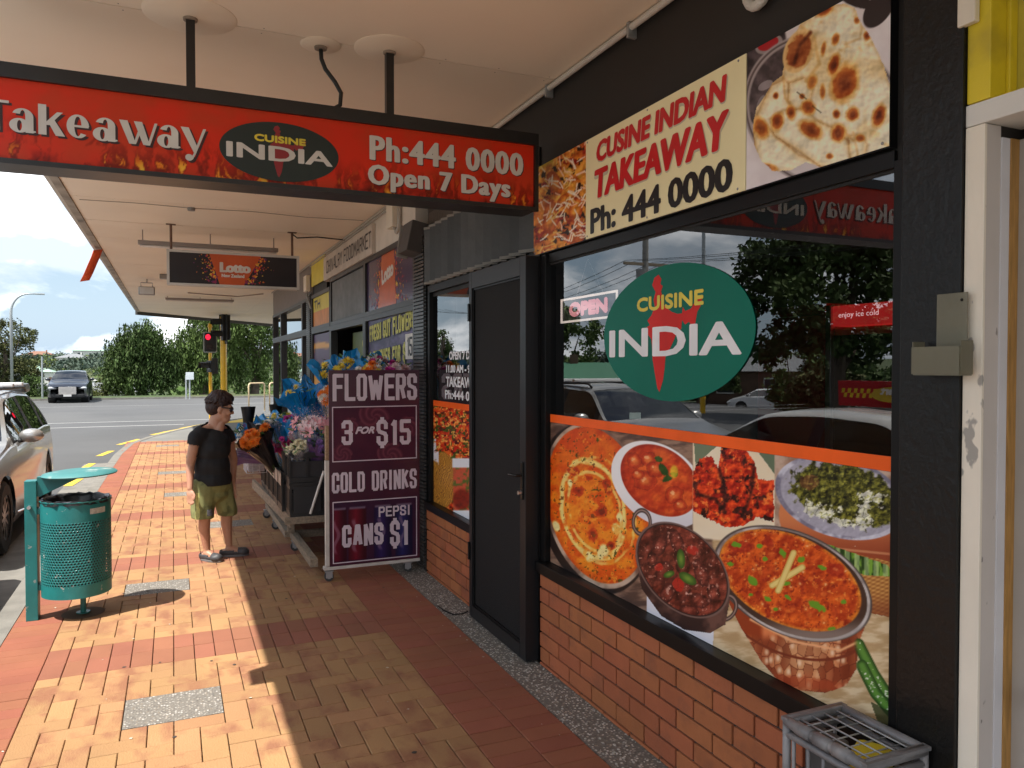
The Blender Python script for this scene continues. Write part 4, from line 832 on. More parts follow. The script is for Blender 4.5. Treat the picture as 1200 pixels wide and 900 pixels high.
# ---- neighbouring shop at right (cream frame, yellow panel)
nb = empty('yellow_topped_shop', (1.97, 1.3, 0), 'edge of next shop with cream door frame and yellow top panel', 'shop')
bxo('door_frame', 1.955, 1.965, 1.356, 1.41, 0, 2.36, mat('peeling_cream', (.85, .77, .65), .6, var=.06, scale=5, coord='World', col2=(.30, .28, .26), spot=(12, .60, .62, .85), stretch=(1, 1, .6), bump=.1), nb, bev=.002)
bxo('frame_reveal', 1.9655, 2.02, 1.357, 1.40, 0, 2.36, GREYREV, nb); bxo('reveal_strip', 2.0205, 2.052, 1.353, 1.40, 0, 2.33, mat('strip_white', (.68, .66, .68), .5, var=.08, coord='World'), nb)
bxo('timber_bead', 2.0525, 2.086, 1.350, 1.39, 0, 2.33, WOOD, nb)
bxo('door_leaf', 2.0865, 2.15, .45, 1.40, 0, 2.33, mat('door_grey', (.40, .36, .32), .55, var=.1, scale=3, coord='World'), nb)
bxo('head_beam', 1.955, 2.11, .35, 1.411, 2.362, 2.42, WHITEP, nb, bev=.003)
bxo('yellow_post', 1.957, 2.02, 1.345, 1.41, 2.423, 3.30, YELP, nb, bev=.004); bxo('yellow_step', 2.0205, 2.05, 1.335, 1.4, 2.423, 3.30, YELP, nb, bev=.004); bxo('yellow_panel', 2.0505, 2.08, .35, 1.39, 2.423, 3.30, mat('yellow_shade', (.52, .42, .05), .5, var=.3, scale=5, coord='World', col2=(.25, .2, .06), spot=(3, .45, .6, .8)), nb)  # recessed panel: its shade is put into a darker, blotchy yellow
bxo('fixing_block', 1.935, 1.956, 1.375, 1.425, 2.63, 2.72, CREAM, nb, bev=.004)
bm = B(); tube(bm, [(2.085, 1.262, .84), (2.05, 1.262, .84)], .028, 16); obj('door_knob', bm, BLKM, nb, smooth=40)
bxo('shop_wall', 2.12, 2.3, -8, .44, 0, 3.31, WHITEP, nb)

# ================================================================== CANOPY
cn = empty('street_canopy', (.5, 8, 3.31), 'long cream canopy over the footpath with jointed soffit sheets', 'canopy')
SOF = mat('soffit_cream', (.90, .78, .63), .55, var=.035, scale=1.3, coord='World', col2=(.78, .62, .47), spot=(1.2, .5, .72, .35), bump=.12, bscale=3)
SOFD = mat('soffit_seam', (.22, .16, .12), .8)
bxo('soffit_core', -.86, 1.97, -3, 24.3, 3.325, 3.4, SOFD, cn)
edges = [-3, -1, .2, 1.4, 2.6, 3.83, 5.03, 6.23, 7.43, 8.2, 9.45, 10.65, 12.1, 13.3, 14.5, 15.7, 16.85, 18.1, 19.2, 20.4, 21.6, 22.9, 24.1]
for a, b in zip(edges[:-1], edges[1:]):
    bxo('soffit_panel', -.86, 1.955, a+.006, b-.006, 3.31+rr.uniform(-.0015, .0015), 3.324, SOF, cn)
bm = B()
for a, b in zip(edges[:-1], edges[1:]):
    if b > 12 or a < 0: continue
    for y in (a+.03, b-.03):
        for x in np.arange(-.8, 1.9, .3):
            x_ = x+rr.uniform(-.01, .01); v = [bm.verts.new((x_+.004*cos(t), y+.004*sin(t), 3.3078)) for t in (0, 1.05, 2.1, 3.14, 4.2, 5.2)]; bm.faces.new(v)
obj('nail_head', bm, SOFD, cn, kind='stuff')
# far corner piece reaching round to the side street
ft = [(-.86, 24.105), (1.955, 24.105), (1.955, 17.02), (6.5, 17.02), (6.5, 33.0), (3.42, 29.75), (-.86, 24.6)]
prism(bm := B(), [(-.86, 24.105), (3.3, 24.105), (3.3, 29.55), (-.86, 24.55)], .014, Matrix.Translation((0, 0, 3.31))); obj('soffit_panel', bm, SOF, cn)
prism(bm := B(), [(1.96, 16.95), (6.5, 16.95), (6.5, 33.2), (3.305, 29.56), (3.305, 24.1), (1.96, 24.1)], .014, Matrix.Translation((0, 0, 3.3115))); obj('soffit_panel', bm, SOF, cn)
FASC = mat('fascia_paint', (.34, .30, .25), .6, var=.3, scale=4, coord='World', col2=(.1, .09, .08), spot=(3, .5, .65, .8))
bxo('edge_fascia', -.93, -.862, -3, 24.5, 3.295, 3.50, FASC, cn)
bxo('edge_bead', -.99, -.931, -3, 24.5, 3.34, 3.375, mat('gutter_grey', (.5, .47, .42), .6, var=.2, coord='World'), cn)
def slant_box(a, b, z0, z1, th, m, nm, par):
    a = Vector((*a, 0)); b = Vector((*b, 0)); d = b-a; L = d.length; bm = box(B(), 0, L, 0, th, z0, z1); bmesh.ops.transform(bm, matrix=Matrix.Translation(a) @ Matrix.Rotation(math.atan2(d.y, d.x), 4, 'Z'), verts=bm.verts); return obj(nm, bm, m, par)
slant_box((-.93, 24.56), (6.6, 33.5), 3.22, 3.5, .07, mat('fascia_dark', (.05, .045, .04), .6, var=.2), 'end_fascia', cn)
prism(bm := B(), [(-.93, -3), (6.6, -3), (6.6, 33.3), (-.93, 24.5)], .06, Matrix.Translation((0, 0, 3.502))); obj('canopy_roof', bm, mat('roof_grey', (.3, .3, .3), .8), cn)
# plaster roses where hangers pass through
for i, (x, y, r_) in enumerate(((.085, 3.80, .2), (1.005, 3.80, .175), (.68, 3.88, .098))):
    bm = B(); lathe(bm, [(0, -.014), (r_*.9, -.010), (r_, -.002), (r_, 0)], (x, y, 3.309), 48); obj('ceiling_rose', bm, SOF, cn, smooth=40)
    bm = B(); lathe(bm, [(0, -.013), (.03, -.012), (.032, 0)], (x, y, 3.298), 20); obj('rose_stain', bm, mat('rust_stain', (.3, .24, .19), .9, var=.4, scale=30), cn)
# cornice pipe with clips where canopy meets the wall
pp = empty('conduit', (1.93, 3.4, 3.28), 'white conduit pipe clipped along the top of the dark wall', 'pipe')
bm = B(); tube(bm, [(1.945, -2, 3.285), (1.945, 6.1, 3.285)], .016, 12); obj('pipe_run', bm, mat('pipe_white', (.62, .58, .52), .5, var=.1), pp, smooth=40)
for y in (2.2, 3.05, 3.9, 4.75, 5.6):
    bm = B(); box(bm, 1.925, 1.971, y-.008, y+.008, 3.235, 3.304); obj('pipe_clip', bm, GALV, pp)
hs = B(); tube(hs, [(1.94, 2.262, 3.3), (1.94, 2.26, 3.1)]+[(1.94, 2.205+.055*cos(t), 3.085+.06*sin(t)) for t in np.linspace(0, -pi, 9)]+[(1.94, 2.15, 3.12), (1.94, 2.15, 3.3)], .019, 12); tag(obj('corrugated_hose', hs, mat('hose_white', (.75, .72, .66), .5, bump=.8, bscale=150), smooth=True), 'loop of white ribbed hose hanging above the naan picture', 'hose')

# ================================================================== HANGING SIGNS AND THINGS UNDER THE CANOPY
def sheetF(name, X0_, X1_, Z0_, Z1_, Y, nx, ny, paint, m, parent):
    u = np.linspace(X0_, X1_, nx); v = np.linspace(Z0_, Z1_, ny); U, V = np.meshgrid(u, v)
    img = np.clip(paint(U, V), 0, 255)/255; img = np.where(img <= .04045, img/12.92, ((img+.055)/1.055)**2.4)
    co = np.stack([U, np.full_like(U, Y), V], -1).reshape(-1, 3); i = np.arange(nx*ny).reshape(ny, nx); q = np.stack([i[:-1, :-1], i[:-1, 1:], i[1:, 1:], i[1:, :-1]], -1).reshape(-1, 4)
    me = bpy.data.meshes.new(name); fast_mesh(me, co, q); at = me.color_attributes.new('print', 'FLOAT_COLOR', 'POINT')
    at.data.foreach_set('color', np.concatenate([img.reshape(-1, 3), np.ones((len(co), 1))], 1).astype(np.float32).ravel())
    me.materials.append(m); o = bpy.data.objects.new(name, me); return link(o, parent)
hsn = empty('hanging_takeaway_sign', (.5, 3.87, 2.56), 'long red flame lightbox reading Takeaway hung across the footpath', 'hanging sign')
FB = mat('sign_case_black', (.016, .014, .013), .38, var=.3, scale=6, bump=.1, bscale=20)
bxo('case', -.76, 1.815, 3.79, 3.975, 2.568, 2.975, FB, hsn, bev=.004)
def rim(par, x0, x1, z0, z1, yf, yb, t, tt, m, nm='frame'):
    bm = B(); box(bm, x0, x1, yf, yb, z0, z0+t); box(bm, x0, x1, yf, yb, z1-tt, z1); box(bm, x0, x0+t, yf, yb, z0+t+.0005, z1-tt-.0005); box(bm, x1-t, x1, yf, yb, z0+t+.0005, z1-tt-.0005); return obj(nm, bm, m, par)
rim(hsn, -.765, 1.82, 2.563, 2.98, 3.768, 3.789, .022, .062, FB)
def paint_flame(X, Z):
    t = (Z-2.585)/.335; a = fbm(X*100, Z*55, 6, 1); b = fbm(X*160+20*a, Z*40, 5, 7); c = fbm(X*60, Z*60, 9, 9)
    img = mixc((222, 50, 24), (206, 60, 30), ss(.3, .7, c)); img = mixc(img, np.array((226, 74, 26)), ss(.85, 1.0, t)*.3)
    lo = ss(.55, .05, t+.35*(a-.5)); img = mixc(img, np.array((120, 26, 10)), lo*ss(.4, .6, b)*.85); img = mixc(img, np.array((240, 130, 30)), lo*ss(.60, .70, b)*ss(.5, .1, t)); img = mixc(img, np.array((255, 205, 70)), ss(.2, .02, t+.3*(a-.5))*ss(.66, .74, b)*.9)
    return mixc(img, np.array((70, 14, 10)), ss(.2, .0, t)*ss(.5, .3, c)*.6)
sheetF('flame_print', -.742, 1.797, 2.586, 2.918, 3.786, 500, 80, paint_flame, VC, hsn)
SW2 = mat('sign_offwhite', (.66, .62, .56), .4, coat=.15); SSH = mat('sign_dark_shadow', (.05, .015, .012), .5)
def htext(s, x0, x1, z0, z1, bx, by, dx=.012, **k):
    text('lettering_shadow', s, x1-x0, z1-z0, frontM(x0+dx, z0-dx*.8, 3.785), SSH, hsn, bx=bx*.9, by=by, z=.0008, space=1.13, **k)
    return text('white_lettering', s, x1-x0, z1-z0, frontM(x0, z0, 3.785), SW2, hsn, bx=bx, by=by, z=.0022, space=1.13, **k)
def fat_word(name, Mx, sx, sy, z, m, par):
    """the word drawn with strongly contrasted thick and thin strokes"""
    bm = B(); zz = [z]
    def poly(p, x0): zz[0] += 5e-5; bm.faces.new([bm.verts.new(Mx @ Vector(((x0+x)*sx, y*sy, zz[0]))) for x, y in p])
    def arc(x0, cx, cy, rx, ry, ix, iy, a0, a1, n=26):
        zz[0] += 5e-5; v = []
        for k in range(n+1): a = R(a0+(a1-a0)*k/n); v.append((bm.verts.new(Mx @ Vector(((x0+cx+rx*cos(a))*sx, (cy+ry*sin(a))*sy, zz[0]))), bm.verts.new(Mx @ Vector(((x0+cx+ix*cos(a))*sx, (cy+iy*sin(a))*sy, zz[0])))))
        for p, q in zip(v[:-1], v[1:]): bm.faces.new((p[0], q[0], q[1], p[1]))
    def A(x): poly([(.60, 0), (.90, 0), (.90, .68), (.60, .68)], x); arc(x, .50, .66, .40, .34, .10, .27, -5, 160); arc(x, .38, .28, .38, .30, .09, .22, 0, 360, 36); poly([(.88, 0), (1.0, .05), (.97, .1), (.88, .1)], x)
    x = 0; poly([(-.25, 1.14), (.86, 1.14), (.86, 1.25), (-.25, 1.25)], x-.02); poly([(.18, 0), (.52, 0), (.52, 1.14), (.18, 1.14)], x-.02)
    x = .84; A(x)
    x = 1.92; poly([(0, 0), (.31, 0), (.31, 1.27), (0, 1.27)], x); poly([(.31, .42), (.42, .42), (.86, .92), (.95, 1.0), (.72, 1.0), (.31, .56)], x); poly([(.40, .50), (.60, .68), (1.02, 0), (.66, 0)], x)
    x = 3.0; arc(x, .44, .5, .44, .5, .14, .42, 2, 318, 40); poly([(.15, .46), (.86, .46), (.86, .55), (.15, .55)], x)
    x = 4.02; A(x)
    x = 5.10; poly([(-.02, 1), (.32, 1), (.66, 0), (.38, 0)], x); poly([(.55, 0), (.66, 0), (.92, .74), (.84, .86)], x); poly([(.58, 1), (.92, 1), (1.24, 0), (.96, 0)], x); poly([(1.13, 0), (1.24, 0), (1.56, 1), (1.44, 1)], x)
    x = 6.64; A(x)
    x = 7.66; poly([(-.02, 1), (.33, 1), (.72, .12), (.56, -.14)], x); poly([(.96, 1), (1.09, 1), (.64, -.14), (.50, -.42), (.42, -.36), (.56, -.10)], x); arc(x, .34, -.34, .17, .15, 0, 0, 0, 360); poly([(.3, -.49), (.46, -.45), (.52, -.38), (.4, -.3)], x)
    return obj(name, bm, m, par, recalc=False)
fat_word('lettering_shadow', frontM(-.695+.010, 2.70-.008, 3.785), .0962, .100, .0006, SSH, hsn); fat_word('white_lettering', frontM(-.695, 2.70, 3.785), .0962, .100, .0032, SW2, hsn)
htext('Ph:444 0000', .898, 1.735, 2.745, 2.868, .0078, .003, dx=.005)
htext('Open 7 Days', .889, 1.66, 2.595, 2.725, .0078, .003, dx=.005)
DGR = mat('oval_dark_green', (.012, .022, .018), .4, var=.1)
Mh = frontM(.474, 2.735, 3.7845)
prism(bm := B(), ellpoly(0, 0, .272, .138, 64), .0015, Mh); obj('oval_panel', bm, DGR, hsn)
indiamap(.115, .125, Mh @ Matrix.Translation((-.01, 0, .0016)), mat('map_dark_red', (.30, .02, .025), .4), hsn, .0004)
text('yellow_lettering', 'CUISINE', .235, .034, frontM(.355, 2.775, 3.7845), MC['sign_yellow'], hsn, bx=.0025, z=.0026)
text('white_lettering', 'INDIA', .485, .07, frontM(.232, 2.69, 3.7845), SW2, hsn, bx=.0055, by=.002, z=.0026)
for x in (.085, 1.005):
    bm = B(); box(bm, x-.019, x+.019, 3.785, 3.823, 2.975, 3.30); obj('hanger_rod', bm, FB, hsn)
    bxo('hanger_plate', x-.09, x+.13, 3.80, 3.90, 2.976, 2.984, FB, hsn)
bm = B(); tube(bm, [Vector(p) for p in ((.68, 3.88, 3.30), (.683, 3.88, 3.24), (.70, 3.87, 3.19), (.745, 3.86, 3.13), (.775, 3.86, 3.08), (.77, 3.86, 3.02), (.735, 3.86, 2.995), (.72, 3.87, 2.972))], .0105, 10); obj('power_cable', bm, mat('cable_black', (.02, .02, .02), .5), hsn, smooth=True)

# lotto lightbox
lt = empty('hanging_lotto_sign', (.65, 9.37, 2.62), 'black white-framed Lotto lightbox with orange centre hanging further along the canopy', 'hanging sign')
WF = mat('white_frame', (.60, .57, .52), .45, var=.1)
bxo('case', -.05, 1.36, 9.31, 9.47, 2.63, 3.015, WF, lt, bev=.004)
rim(lt, -.056, 1.366, 2.624, 3.02, 9.29, 9.309, .028, .028, WF)
LB = mat('lotto_black', (.012, .011, .017), .3, coat=.3); bxo('black_face', -.028, 1.338, 9.302, 9.3085, 2.652, 2.992, LB, lt)
LO = mat('lotto_orange', (.62, .10, .02), .4, coat=.2)
def lotto_art(par, Mx, w_, h_, k=1., seed=1, narrow=0):
    cols = [mat('confetti_%s' % n_, c, .4) for n_, c in (('red', (.6, .03, .02)), ('orange', (.75, .2, .02)), ('yellow', (.8, .5, .05)), ('purple', (.14, .02, .12)), ('plum', (.3, .02, .08)))]
    a = w_*(.30 if not narrow else .36); b = w_*(.71 if not narrow else .78); c_ = w_*(.38 if not narrow else .28); d = w_*(.57 if not narrow else .66)
    prism(bm := B(), [(c_, 0), (d, 0), (b, h_), (a, h_)] if not narrow else [(c_, 0), (d, 0), (w_*.62, h_), (a, h_)], .001, Mx); obj('orange_panel', bm, LO, par)
    rg = random.Random(seed); bms = [B() for _ in cols]
    for q in range(230):
        v = rg.random(); side = rg.random() < .5; ed = (a+(c_-a)*(1-v)) if side else ((b if not narrow else w_*.62)+(d-(b if not narrow else w_*.62))*(1-v))
        off = abs(rg.gauss(0, .05 if not narrow else .08))*w_*(1.3-v*.5); x = ed+(-off if side else off); y = v*h_
        s_ = rg.uniform(.006, .022)*h_/.34*(1 if off < .05*w_ else .6)*(1.3-.6*v); t0 = rg.uniform(0, 6.3)
        if not (s_ < x < w_-s_ and s_ < y < h_-s_): continue
        i = rg.randrange(len(cols)); z = .0012+q*6e-6
        bms[i].faces.new([bms[i].verts.new(Mx @ Vector((x+s_*cos(t0+k_*2.1), y+s_*sin(t0+k_*2.1), z))) for k_ in range(3)])
    for bb, mm in zip(bms, cols): obj('confetti_print', bb, mm, par, recalc=False, kind='stuff')
ML = frontM(-.028, 2.652, 9.3015); lotto_art(lt, ML, 1.366, .34)
LW = mat('lotto_white', (.72, .66, .60), .4)
text('white_lettering', 'Lotto', .335, .115, frontM(.49, 2.79, 9.30), LW, lt, bx=.012, by=.006, z=.004, shear=0); text('small_lettering', 'New Zealand', .245, .04, frontM(.51, 2.735, 9.30), LW, lt, bx=.0028, z=.004)
for x in (-.01, 1.30):
    bm = B(); tube(bm, [(x, 9.39, 3.015), (x, 9.39, 3.31)], .014, 8); obj('hanger_rod', bm, mat('rusty_rod', (.16, .09, .06), .7, var=.4), lt); bxo('hanger_flange', x-.05, x+.05, 9.36, 9.42, 3.302, 3.309, MC['rusty_rod'], lt)
bm = B(); tube(bm, [(1.31, 9.39, 3.285), (1.36, 9.4, 3.25), (1.6, 9.45, 3.285), (1.95, 9.5, 3.28)], .008, 6); obj('power_cable', bm, MC['cable_black'], lt)
# fluorescent battens on the soffit
FL = mat('batten_grey', (.30, .26, .24), .5, var=.1); TB = mat('tube_white', (.78, .72, .68), .3)
def batten(x0, x1, y, z, label, dx=0.):
    t = empty('light_fitting', ((x0+x1)/2, y, z), label, 'light fitting', group='tube lights under the canopy')
    bxo('batten_box', x0, x1, y-.035, y+.035, z+.03, z+.075, FL, t, bev=.004)
    bm = B(); tube(bm, [(x0+.02, y, z+.012), (x1-.02, y, z+.012)], .016, 10); obj('lamp_tube', bm, TB, t, smooth=40)
    for x in (x0+.05, (x0+x1)/2, x1-.05): bm = B(); box(bm, x-.006, x+.006, y-.006, y+.006, z+.076, 3.309); obj('batten_stem', bm, FL, t)
batten(-.36, 1.20, 9.9, 3.11, 'grey tube light fitting directly behind the Lotto hanging sign')
batten(-.10, 1.5, 5.35, 3.22, 'pale tube light fitting above the bottom edge of the Takeaway sign')
batten(-.15, 1.3, 18.9, 3.2, 'long tube light fitting on the soffit beyond the Lotto sign')
# small junction box and floodlight on the soffit
jb = empty('soffit_floodlight', (-.42, 15.4, 3.1), 'small grey floodlight under the soffit left of the Lotto sign', 'floodlight')
bxo('lamp_body', -.56, -.29, 15.35, 15.47, 3.02, 3.17, GRM, jb, bev=.02); bm = B(); tube(bm, [(-.52, 15.4, 3.17), (-.52, 15.4, 3.24), (-.33, 15.4, 3.24), (-.33, 15.4, 3.17)], .008, 6); tube(bm, [(-.42, 15.4, 3.24), (-.42, 15.4, 3.31)], .01, 6); obj('bracket', bm, GRM, jb)
bxo('lamp_glass', -.54, -.31, 15.342, 15.349, 3.035, 3.155, mat('lamp_glass', (.6, .6, .58), .2), jb)
jb2 = empty('soffit_box', (.1, 14.6, 3.25), 'flat grey box fixed under the soffit beside the floodlight', 'box'); bxo('box_body', -.2, .35, 14.45, 14.6, 3.23, 3.309, GRM, jb2, bev=.01)
# cable run on soffit
bm = B(); tube(bm, [(-.8, 8.35, 3.306), (-.3, 8.3, 3.305), (.2, 8.34, 3.304), (.75, 8.28, 3.306), (1.3, 8.35, 3.304), (1.9, 8.3, 3.306)], .003, 6)
o = obj('cable_run', bm, mat('dusty_cable', (.30, .24, .19), .8)); tag(o, 'thin dusty cable stapled across the soffit before the Lotto sign', 'cable'); bm = B(); tube(bm, [(.3, 17.8, 3.30), (.8, 17.6, 3.26), (1.3, 17.7, 3.25), (1.8, 17.4, 3.3)], .012, 6); tag(obj('cable_run', bm, mat('dusty_cable', (.30, .24, .19), .8)), 'dusty cable sagging under the far soffit beyond the Lotto sign', 'cable')
for i, (x, y, lb) in enumerate(((.18, 8.35, 'small round vent on the soffit above the Lotto sign'), (.55, 6.9, 'tiny soffit hook between the two hanging signs'))):
    bm = B(); lathe(bm, [(0, -.03), (.035, -.028), (.04, 0)], (x, y, 3.309), 12); tag(obj('soffit_vent', bm, GRM), lb, 'vent')
# orange ribbon at the canopy edge
bm = B(); 
P = [(-.955, 11.6, 3.27), (-.985, 11.62, 3.18), (-1.03, 11.66, 3.08), (-1.08, 11.7, 2.96), (-1.13, 11.74, 2.86)]
va = [bm.verts.new(Vector(p)) for p in P]; vb = [bm.verts.new(Vector(p)+Vector((.10, .12, .035))) for p in P]
for k in range(4): bm.faces.new((va[k], va[k+1], vb[k+1], vb[k]))
o = obj('orange_ribbon', bm, mat('ribbon_orange', (.85, .12, .03), .6), smooth=True); sm = o.modifiers.new('thick', 'SOLIDIFY'); sm.thickness = .004
tag(o, 'bright orange ribbon fluttering from the outer canopy edge against the sky', 'ribbon')

# ================================================================== FOOD MARKET SHOP
mk = empty('food_market_shop', (1.97, 10, 0), 'corner food market with cream name board, dark frames and poster covered windows', 'shop')
TIL = mat('base_tile', (.07, .05, .05), .4, var=.3, scale=10, coord='World')
bxo('base_wall', 1.975, 2.18, 6.49, 16.9, 0, .5, TIL, mk)
bxo('white_band', 1.945, 2.2, 6.50, 10.8, 2.90, 3.31, mat('band_cream', (.70, .63, .55), .6, var=.08, coord='World'), mk)
bxo('grey_band', 1.945, 2.2, 11.95, 16.9, 2.80, 3.31, mat('band_grey', (.20, .17, .155), .6, var=.1, coord='World'), mk)
bxo('band_backing', 1.96, 2.2, 10.8, 11.95, 2.3, 3.31, BLK, mk)
nbd = bxo('name_board', 1.905, 1.944, 7.94, 10.75, 2.90, 3.215, mat('name_board_cream', (.56, .49, .42), .6, var=.12, scale=8, coord='World'), mk, bev=.004)
strokes('name_lettering', 'CHIVALRY FOODMARKET', 2.56, .17, wallM(10.52, 2.975, 1.904), mat('lettering_dark', (.05, .04, .04), .6), nbd, t=.021, air=.022)
def framed(y0, y1, z0, z1, parent, t=.05, nm='window'):
    e = empty(nm, (1.96, (y0+y1)/2, z0)); e.parent = parent; e.matrix_parent_inverse = wmat(parent).inverted()
    bm = B(); box(bm, 1.93, 2.02, y0, y1, z0, z0+t); box(bm, 1.93, 2.02, y0, y1, z1-t, z1); box(bm, 1.932, 2.018, y0, y0+t, z0+t, z1-t); box(bm, 1.932, 2.018, y1-t, y1, z0+t, z1-t); obj('frame', bm, mat('frame_dark', (.03, .03, .031), .4, var=.15, coord='World'), e); return e
PUR = mat('print_purple', (.045, .018, .07), .35, coat=.3, var=.15, scale=2)
w1 = framed(6.5, 8.42, 2.27, 2.90, mk); bxo('purple_print', 1.955, 1.962, 6.55, 8.37, 2.32, 2.85, PUR, w1)
lotto_art(w1, wallM(8.37, 2.32, 1.9545), 1.82, .53, seed=5, narrow=1)
text('white_lettering', 'Lotto', .46, .16, wallM(7.70, 2.545, 1.953) @ Matrix.Rotation(R(8), 4, 'Z'), LW, w1, bx=.012, z=.003)
w2 = framed(6.5, 8.42, .5, 2.268, mk); 
bxo('glass_pane', 1.99, 1.995, 6.56, 8.36, .55, 2.22, GLASSF, w2)
def paint_poster(x, y):
    img = mixc((52, 40, 82), (92, 80, 120), ss(.3, .7, fbm(x, y, 8, 2))); img = mixc(img, np.array((120, 118, 130.)), ss(.55, .75, fbm(x*1.0+y*.6, y, 5, 6))*.6); return img
sheet('purple_poster', 8.34, 6.57, 1.66, 2.245, 1.962, 60, 40, paint_poster, VC, w2)
YT = mat('poster_yellow', (.62, .58, .10), .5, var=.15, scale=12); YK = mat('poster_black', (.015, .015, .02), .5)
Mp = wallM(8.3, 1.66, 1.961)
for (s_, x0, z0, w_, h_, tl) in (('FRESH CUT FLOWERS', .03, .33, 1.70, .17, .045), ('3 BUNCHES FOR $', .02, .05, 1.42, .17, .04)):
    strokes('poster_lettering_edge', s_, w_+.01, h_+.02, Mp @ Matrix.Translation((x0+.016, z0-.014, 0)), YK, w2, t=.046, z=.001, air=-.002, tilt=tl); strokes('poster_lettering', s_, w_, h_, Mp @ Matrix.Translation((x0, z0, 0)), YT, w2, t=.034, z=.004, air=.012, tilt=tl)
bxo('price_card', 1.945, 1.948, 6.53, 6.83, 1.79, 2.02, WHITEP, w2); strokes('price_lettering', '15', .17, .17, wallM(6.77, 1.82, 1.9445), YK, w2, t=.022, gap=.5)
w3 = framed(8.42, 10.42, 2.27, 2.90, mk)
SHT = mat('shutter_grey', (.16, .16, .155), .5, var=.25, scale=9, coord='World', rand=.15)
bxo('blind_backing', 1.985, 1.99, 8.47, 10.37, 2.32, 2.85, BLK, w3)
for k in range(11):
    y = 8.5+k*.17; bm = box(B(), -.004, .004, -.077, .077, 2.33, 2.84); bmesh.ops.transform(bm, matrix=Matrix.Translation((1.965, y+.08, 0)) @ Matrix.Rotation(R(10), 4, 'Z'), verts=bm.verts); obj('blind_slat', bm, SHT, w3)
# open doorway with a sticker on the inner wall
dw = empty('doorway', (1.97, 9.4, 0)); dw.parent = mk; dw.matrix_parent_inverse = wmat(mk).inverted()
bm = B(); box(bm, 1.93, 2.02, 8.425, 8.49, 0, 2.268); box(bm, 1.93, 2.02, 10.36, 10.46, 0, 2.268); box(bm, 1.93, 2.02, 8.49, 10.36, 2.2, 2.268); obj('frame', bm, MC['frame_dark'], dw)
en = bxo('energy_poster', 2.14, 2.16, 8.75, 9.98, 1.55, 2.16, mat('poster_green', (.10, .14, .02), .4, coat=.2, var=.3, scale=4), dw)
prism(bm := B(), [(.19*cos(t)*(1+.1*sin(7*t)), .17*sin(t)*(1+.1*sin(5*t))) for t in np.linspace(0, 2*pi, 49)[:-1]], .002, wallM(9.22, 1.98, 2.1385)); obj('yellow_splash', bm, mat('splash_yellow', (.65, .6, .05), .4), en)
prism(bm := B(), [(-.14, .12), (-.02, .14), (-.05, .08), (-.02, -.06), (.02, -.07), (.04, .03), (.01, .12), (.05, .14), (.13, .12), (.1, .07), (.1, -.03), (.0, -.15), (-.09, -.09), (-.08, .06)], .002, wallM(9.22, 1.97, 2.1355)); obj('black_emblem', bm, YK, en)
# yellow signs near the corner
YS = mat('small_sign_yellow', (.72, .60, .05), .45, var=.1, scale=6); OS = mat('small_sign_orange', (.66, .24, .03), .45, var=.2, scale=6)
ys = bxo('small_sign', 1.93, 1.944, 10.82, 11.92, 2.93, 3.29, YS, mk)
for zz, hh, s_ in ((3.15, .08, 'TOBACCO'), (3.0, .10, 'OPEN SUNDAY')): pass
strokes('red_lettering', 'FOODS', .8, .13, wallM(11.8, 2.99, 1.929), mat('sign_red2', (.55, .05, .02), .5), ys, t=.03) if False else None
w4 = framed(10.46, 11.95, 2.27, 2.80, mk); bxo('yellow_print', 1.955, 1.962, 10.52, 11.9, 2.54, 2.75, YS, w4); bxo('orange_print', 1.955, 1.962, 10.52, 11.9, 2.32, 2.538, OS, w4); strokes('black_lettering', 'TH', .5, .13, wallM(11.8, 2.58, 1.954), YK, w4, t=.03)
w5 = framed(10.46, 11.95, .5, 2.268, mk)
def paint_lp(x, y): return mixc((206, 150, 60), (84, 64, 100), ss(.45, .55, fbm(x*.4+3, y, 14, 3)))
sheet('yellow_purple_poster', 11.9, 10.52, .55, 2.2, 1.96, 30, 60, paint_lp, VC, w5)
pr = ridged(12.0, 12.35, par=mk)
for a, b in ((12.36, 12.9), (12.9, 15.6), (15.6, 16.9)):
    e = framed(a, b, 2.27, 2.80, mk); bxo('glass_pane', 1.99, 1.995, a+.05, b-.05, 2.32, 2.75, GLASSF, e)
    e = framed(a, b, .5, 2.268, mk); bxo('glass_pane', 1.99, 1.995, a+.05, b-.05, .55, 2.22, GLASSF, e)
bxo('shop_floor', 2.2, 8.9, 6.5, 16.8, -.05, .0, INT, mk); bxo('rear_partition', 5, 5.1, 6.5, 16.8, 0, 3.2, INT, mk); bxo('interior_ceiling', 2.2, 8.9, 6.5, 16.8, 3.0, 3.1, INT, mk)
bxo('end_wall', 2.02, 9, 16.902, 17.0, 0, 3.3, mat('end_wall_grey', (.25, .23, .21), .7), mk)
# speaker box and meter box on the wall
sp_ = empty('wall_speaker', (1.85, 6.4, 2.8), 'tilted dark grey box speaker on the wall above the tiled pier', 'speaker')
bm = box(B(), -.07, .07, -.14, .14, -.13, .13, .008); bmesh.ops.transform(bm, matrix=Matrix.Translation((1.88, 6.36, 2.81)) @ Matrix.Rotation(R(12), 4, 'Y'), verts=bm.verts); obj('cabinet', bm, mat('speaker_grey', (.075, .07, .068), .6), sp_)
bm = box(B(), -.05, .05, -.008, .008, -.14, .14, .003); bmesh.ops.transform(bm, matrix=Matrix.Translation((1.87, 6.60, 2.82)) @ Matrix.Rotation(R(8), 4, 'Y'), verts=bm.verts); obj('side_panel', bm, mat('panel_edge', (.3, .29, .27), .6), sp_)
bxo('wall_bracket', 1.90, 1.96, 6.38, 6.46, 2.85, 2.92, BLKM, sp_)
mb = empty('meter_box', (1.93, 7.1, 3.1), 'cream meter box with looped grey conduit under the canopy beside name board', 'meter box')
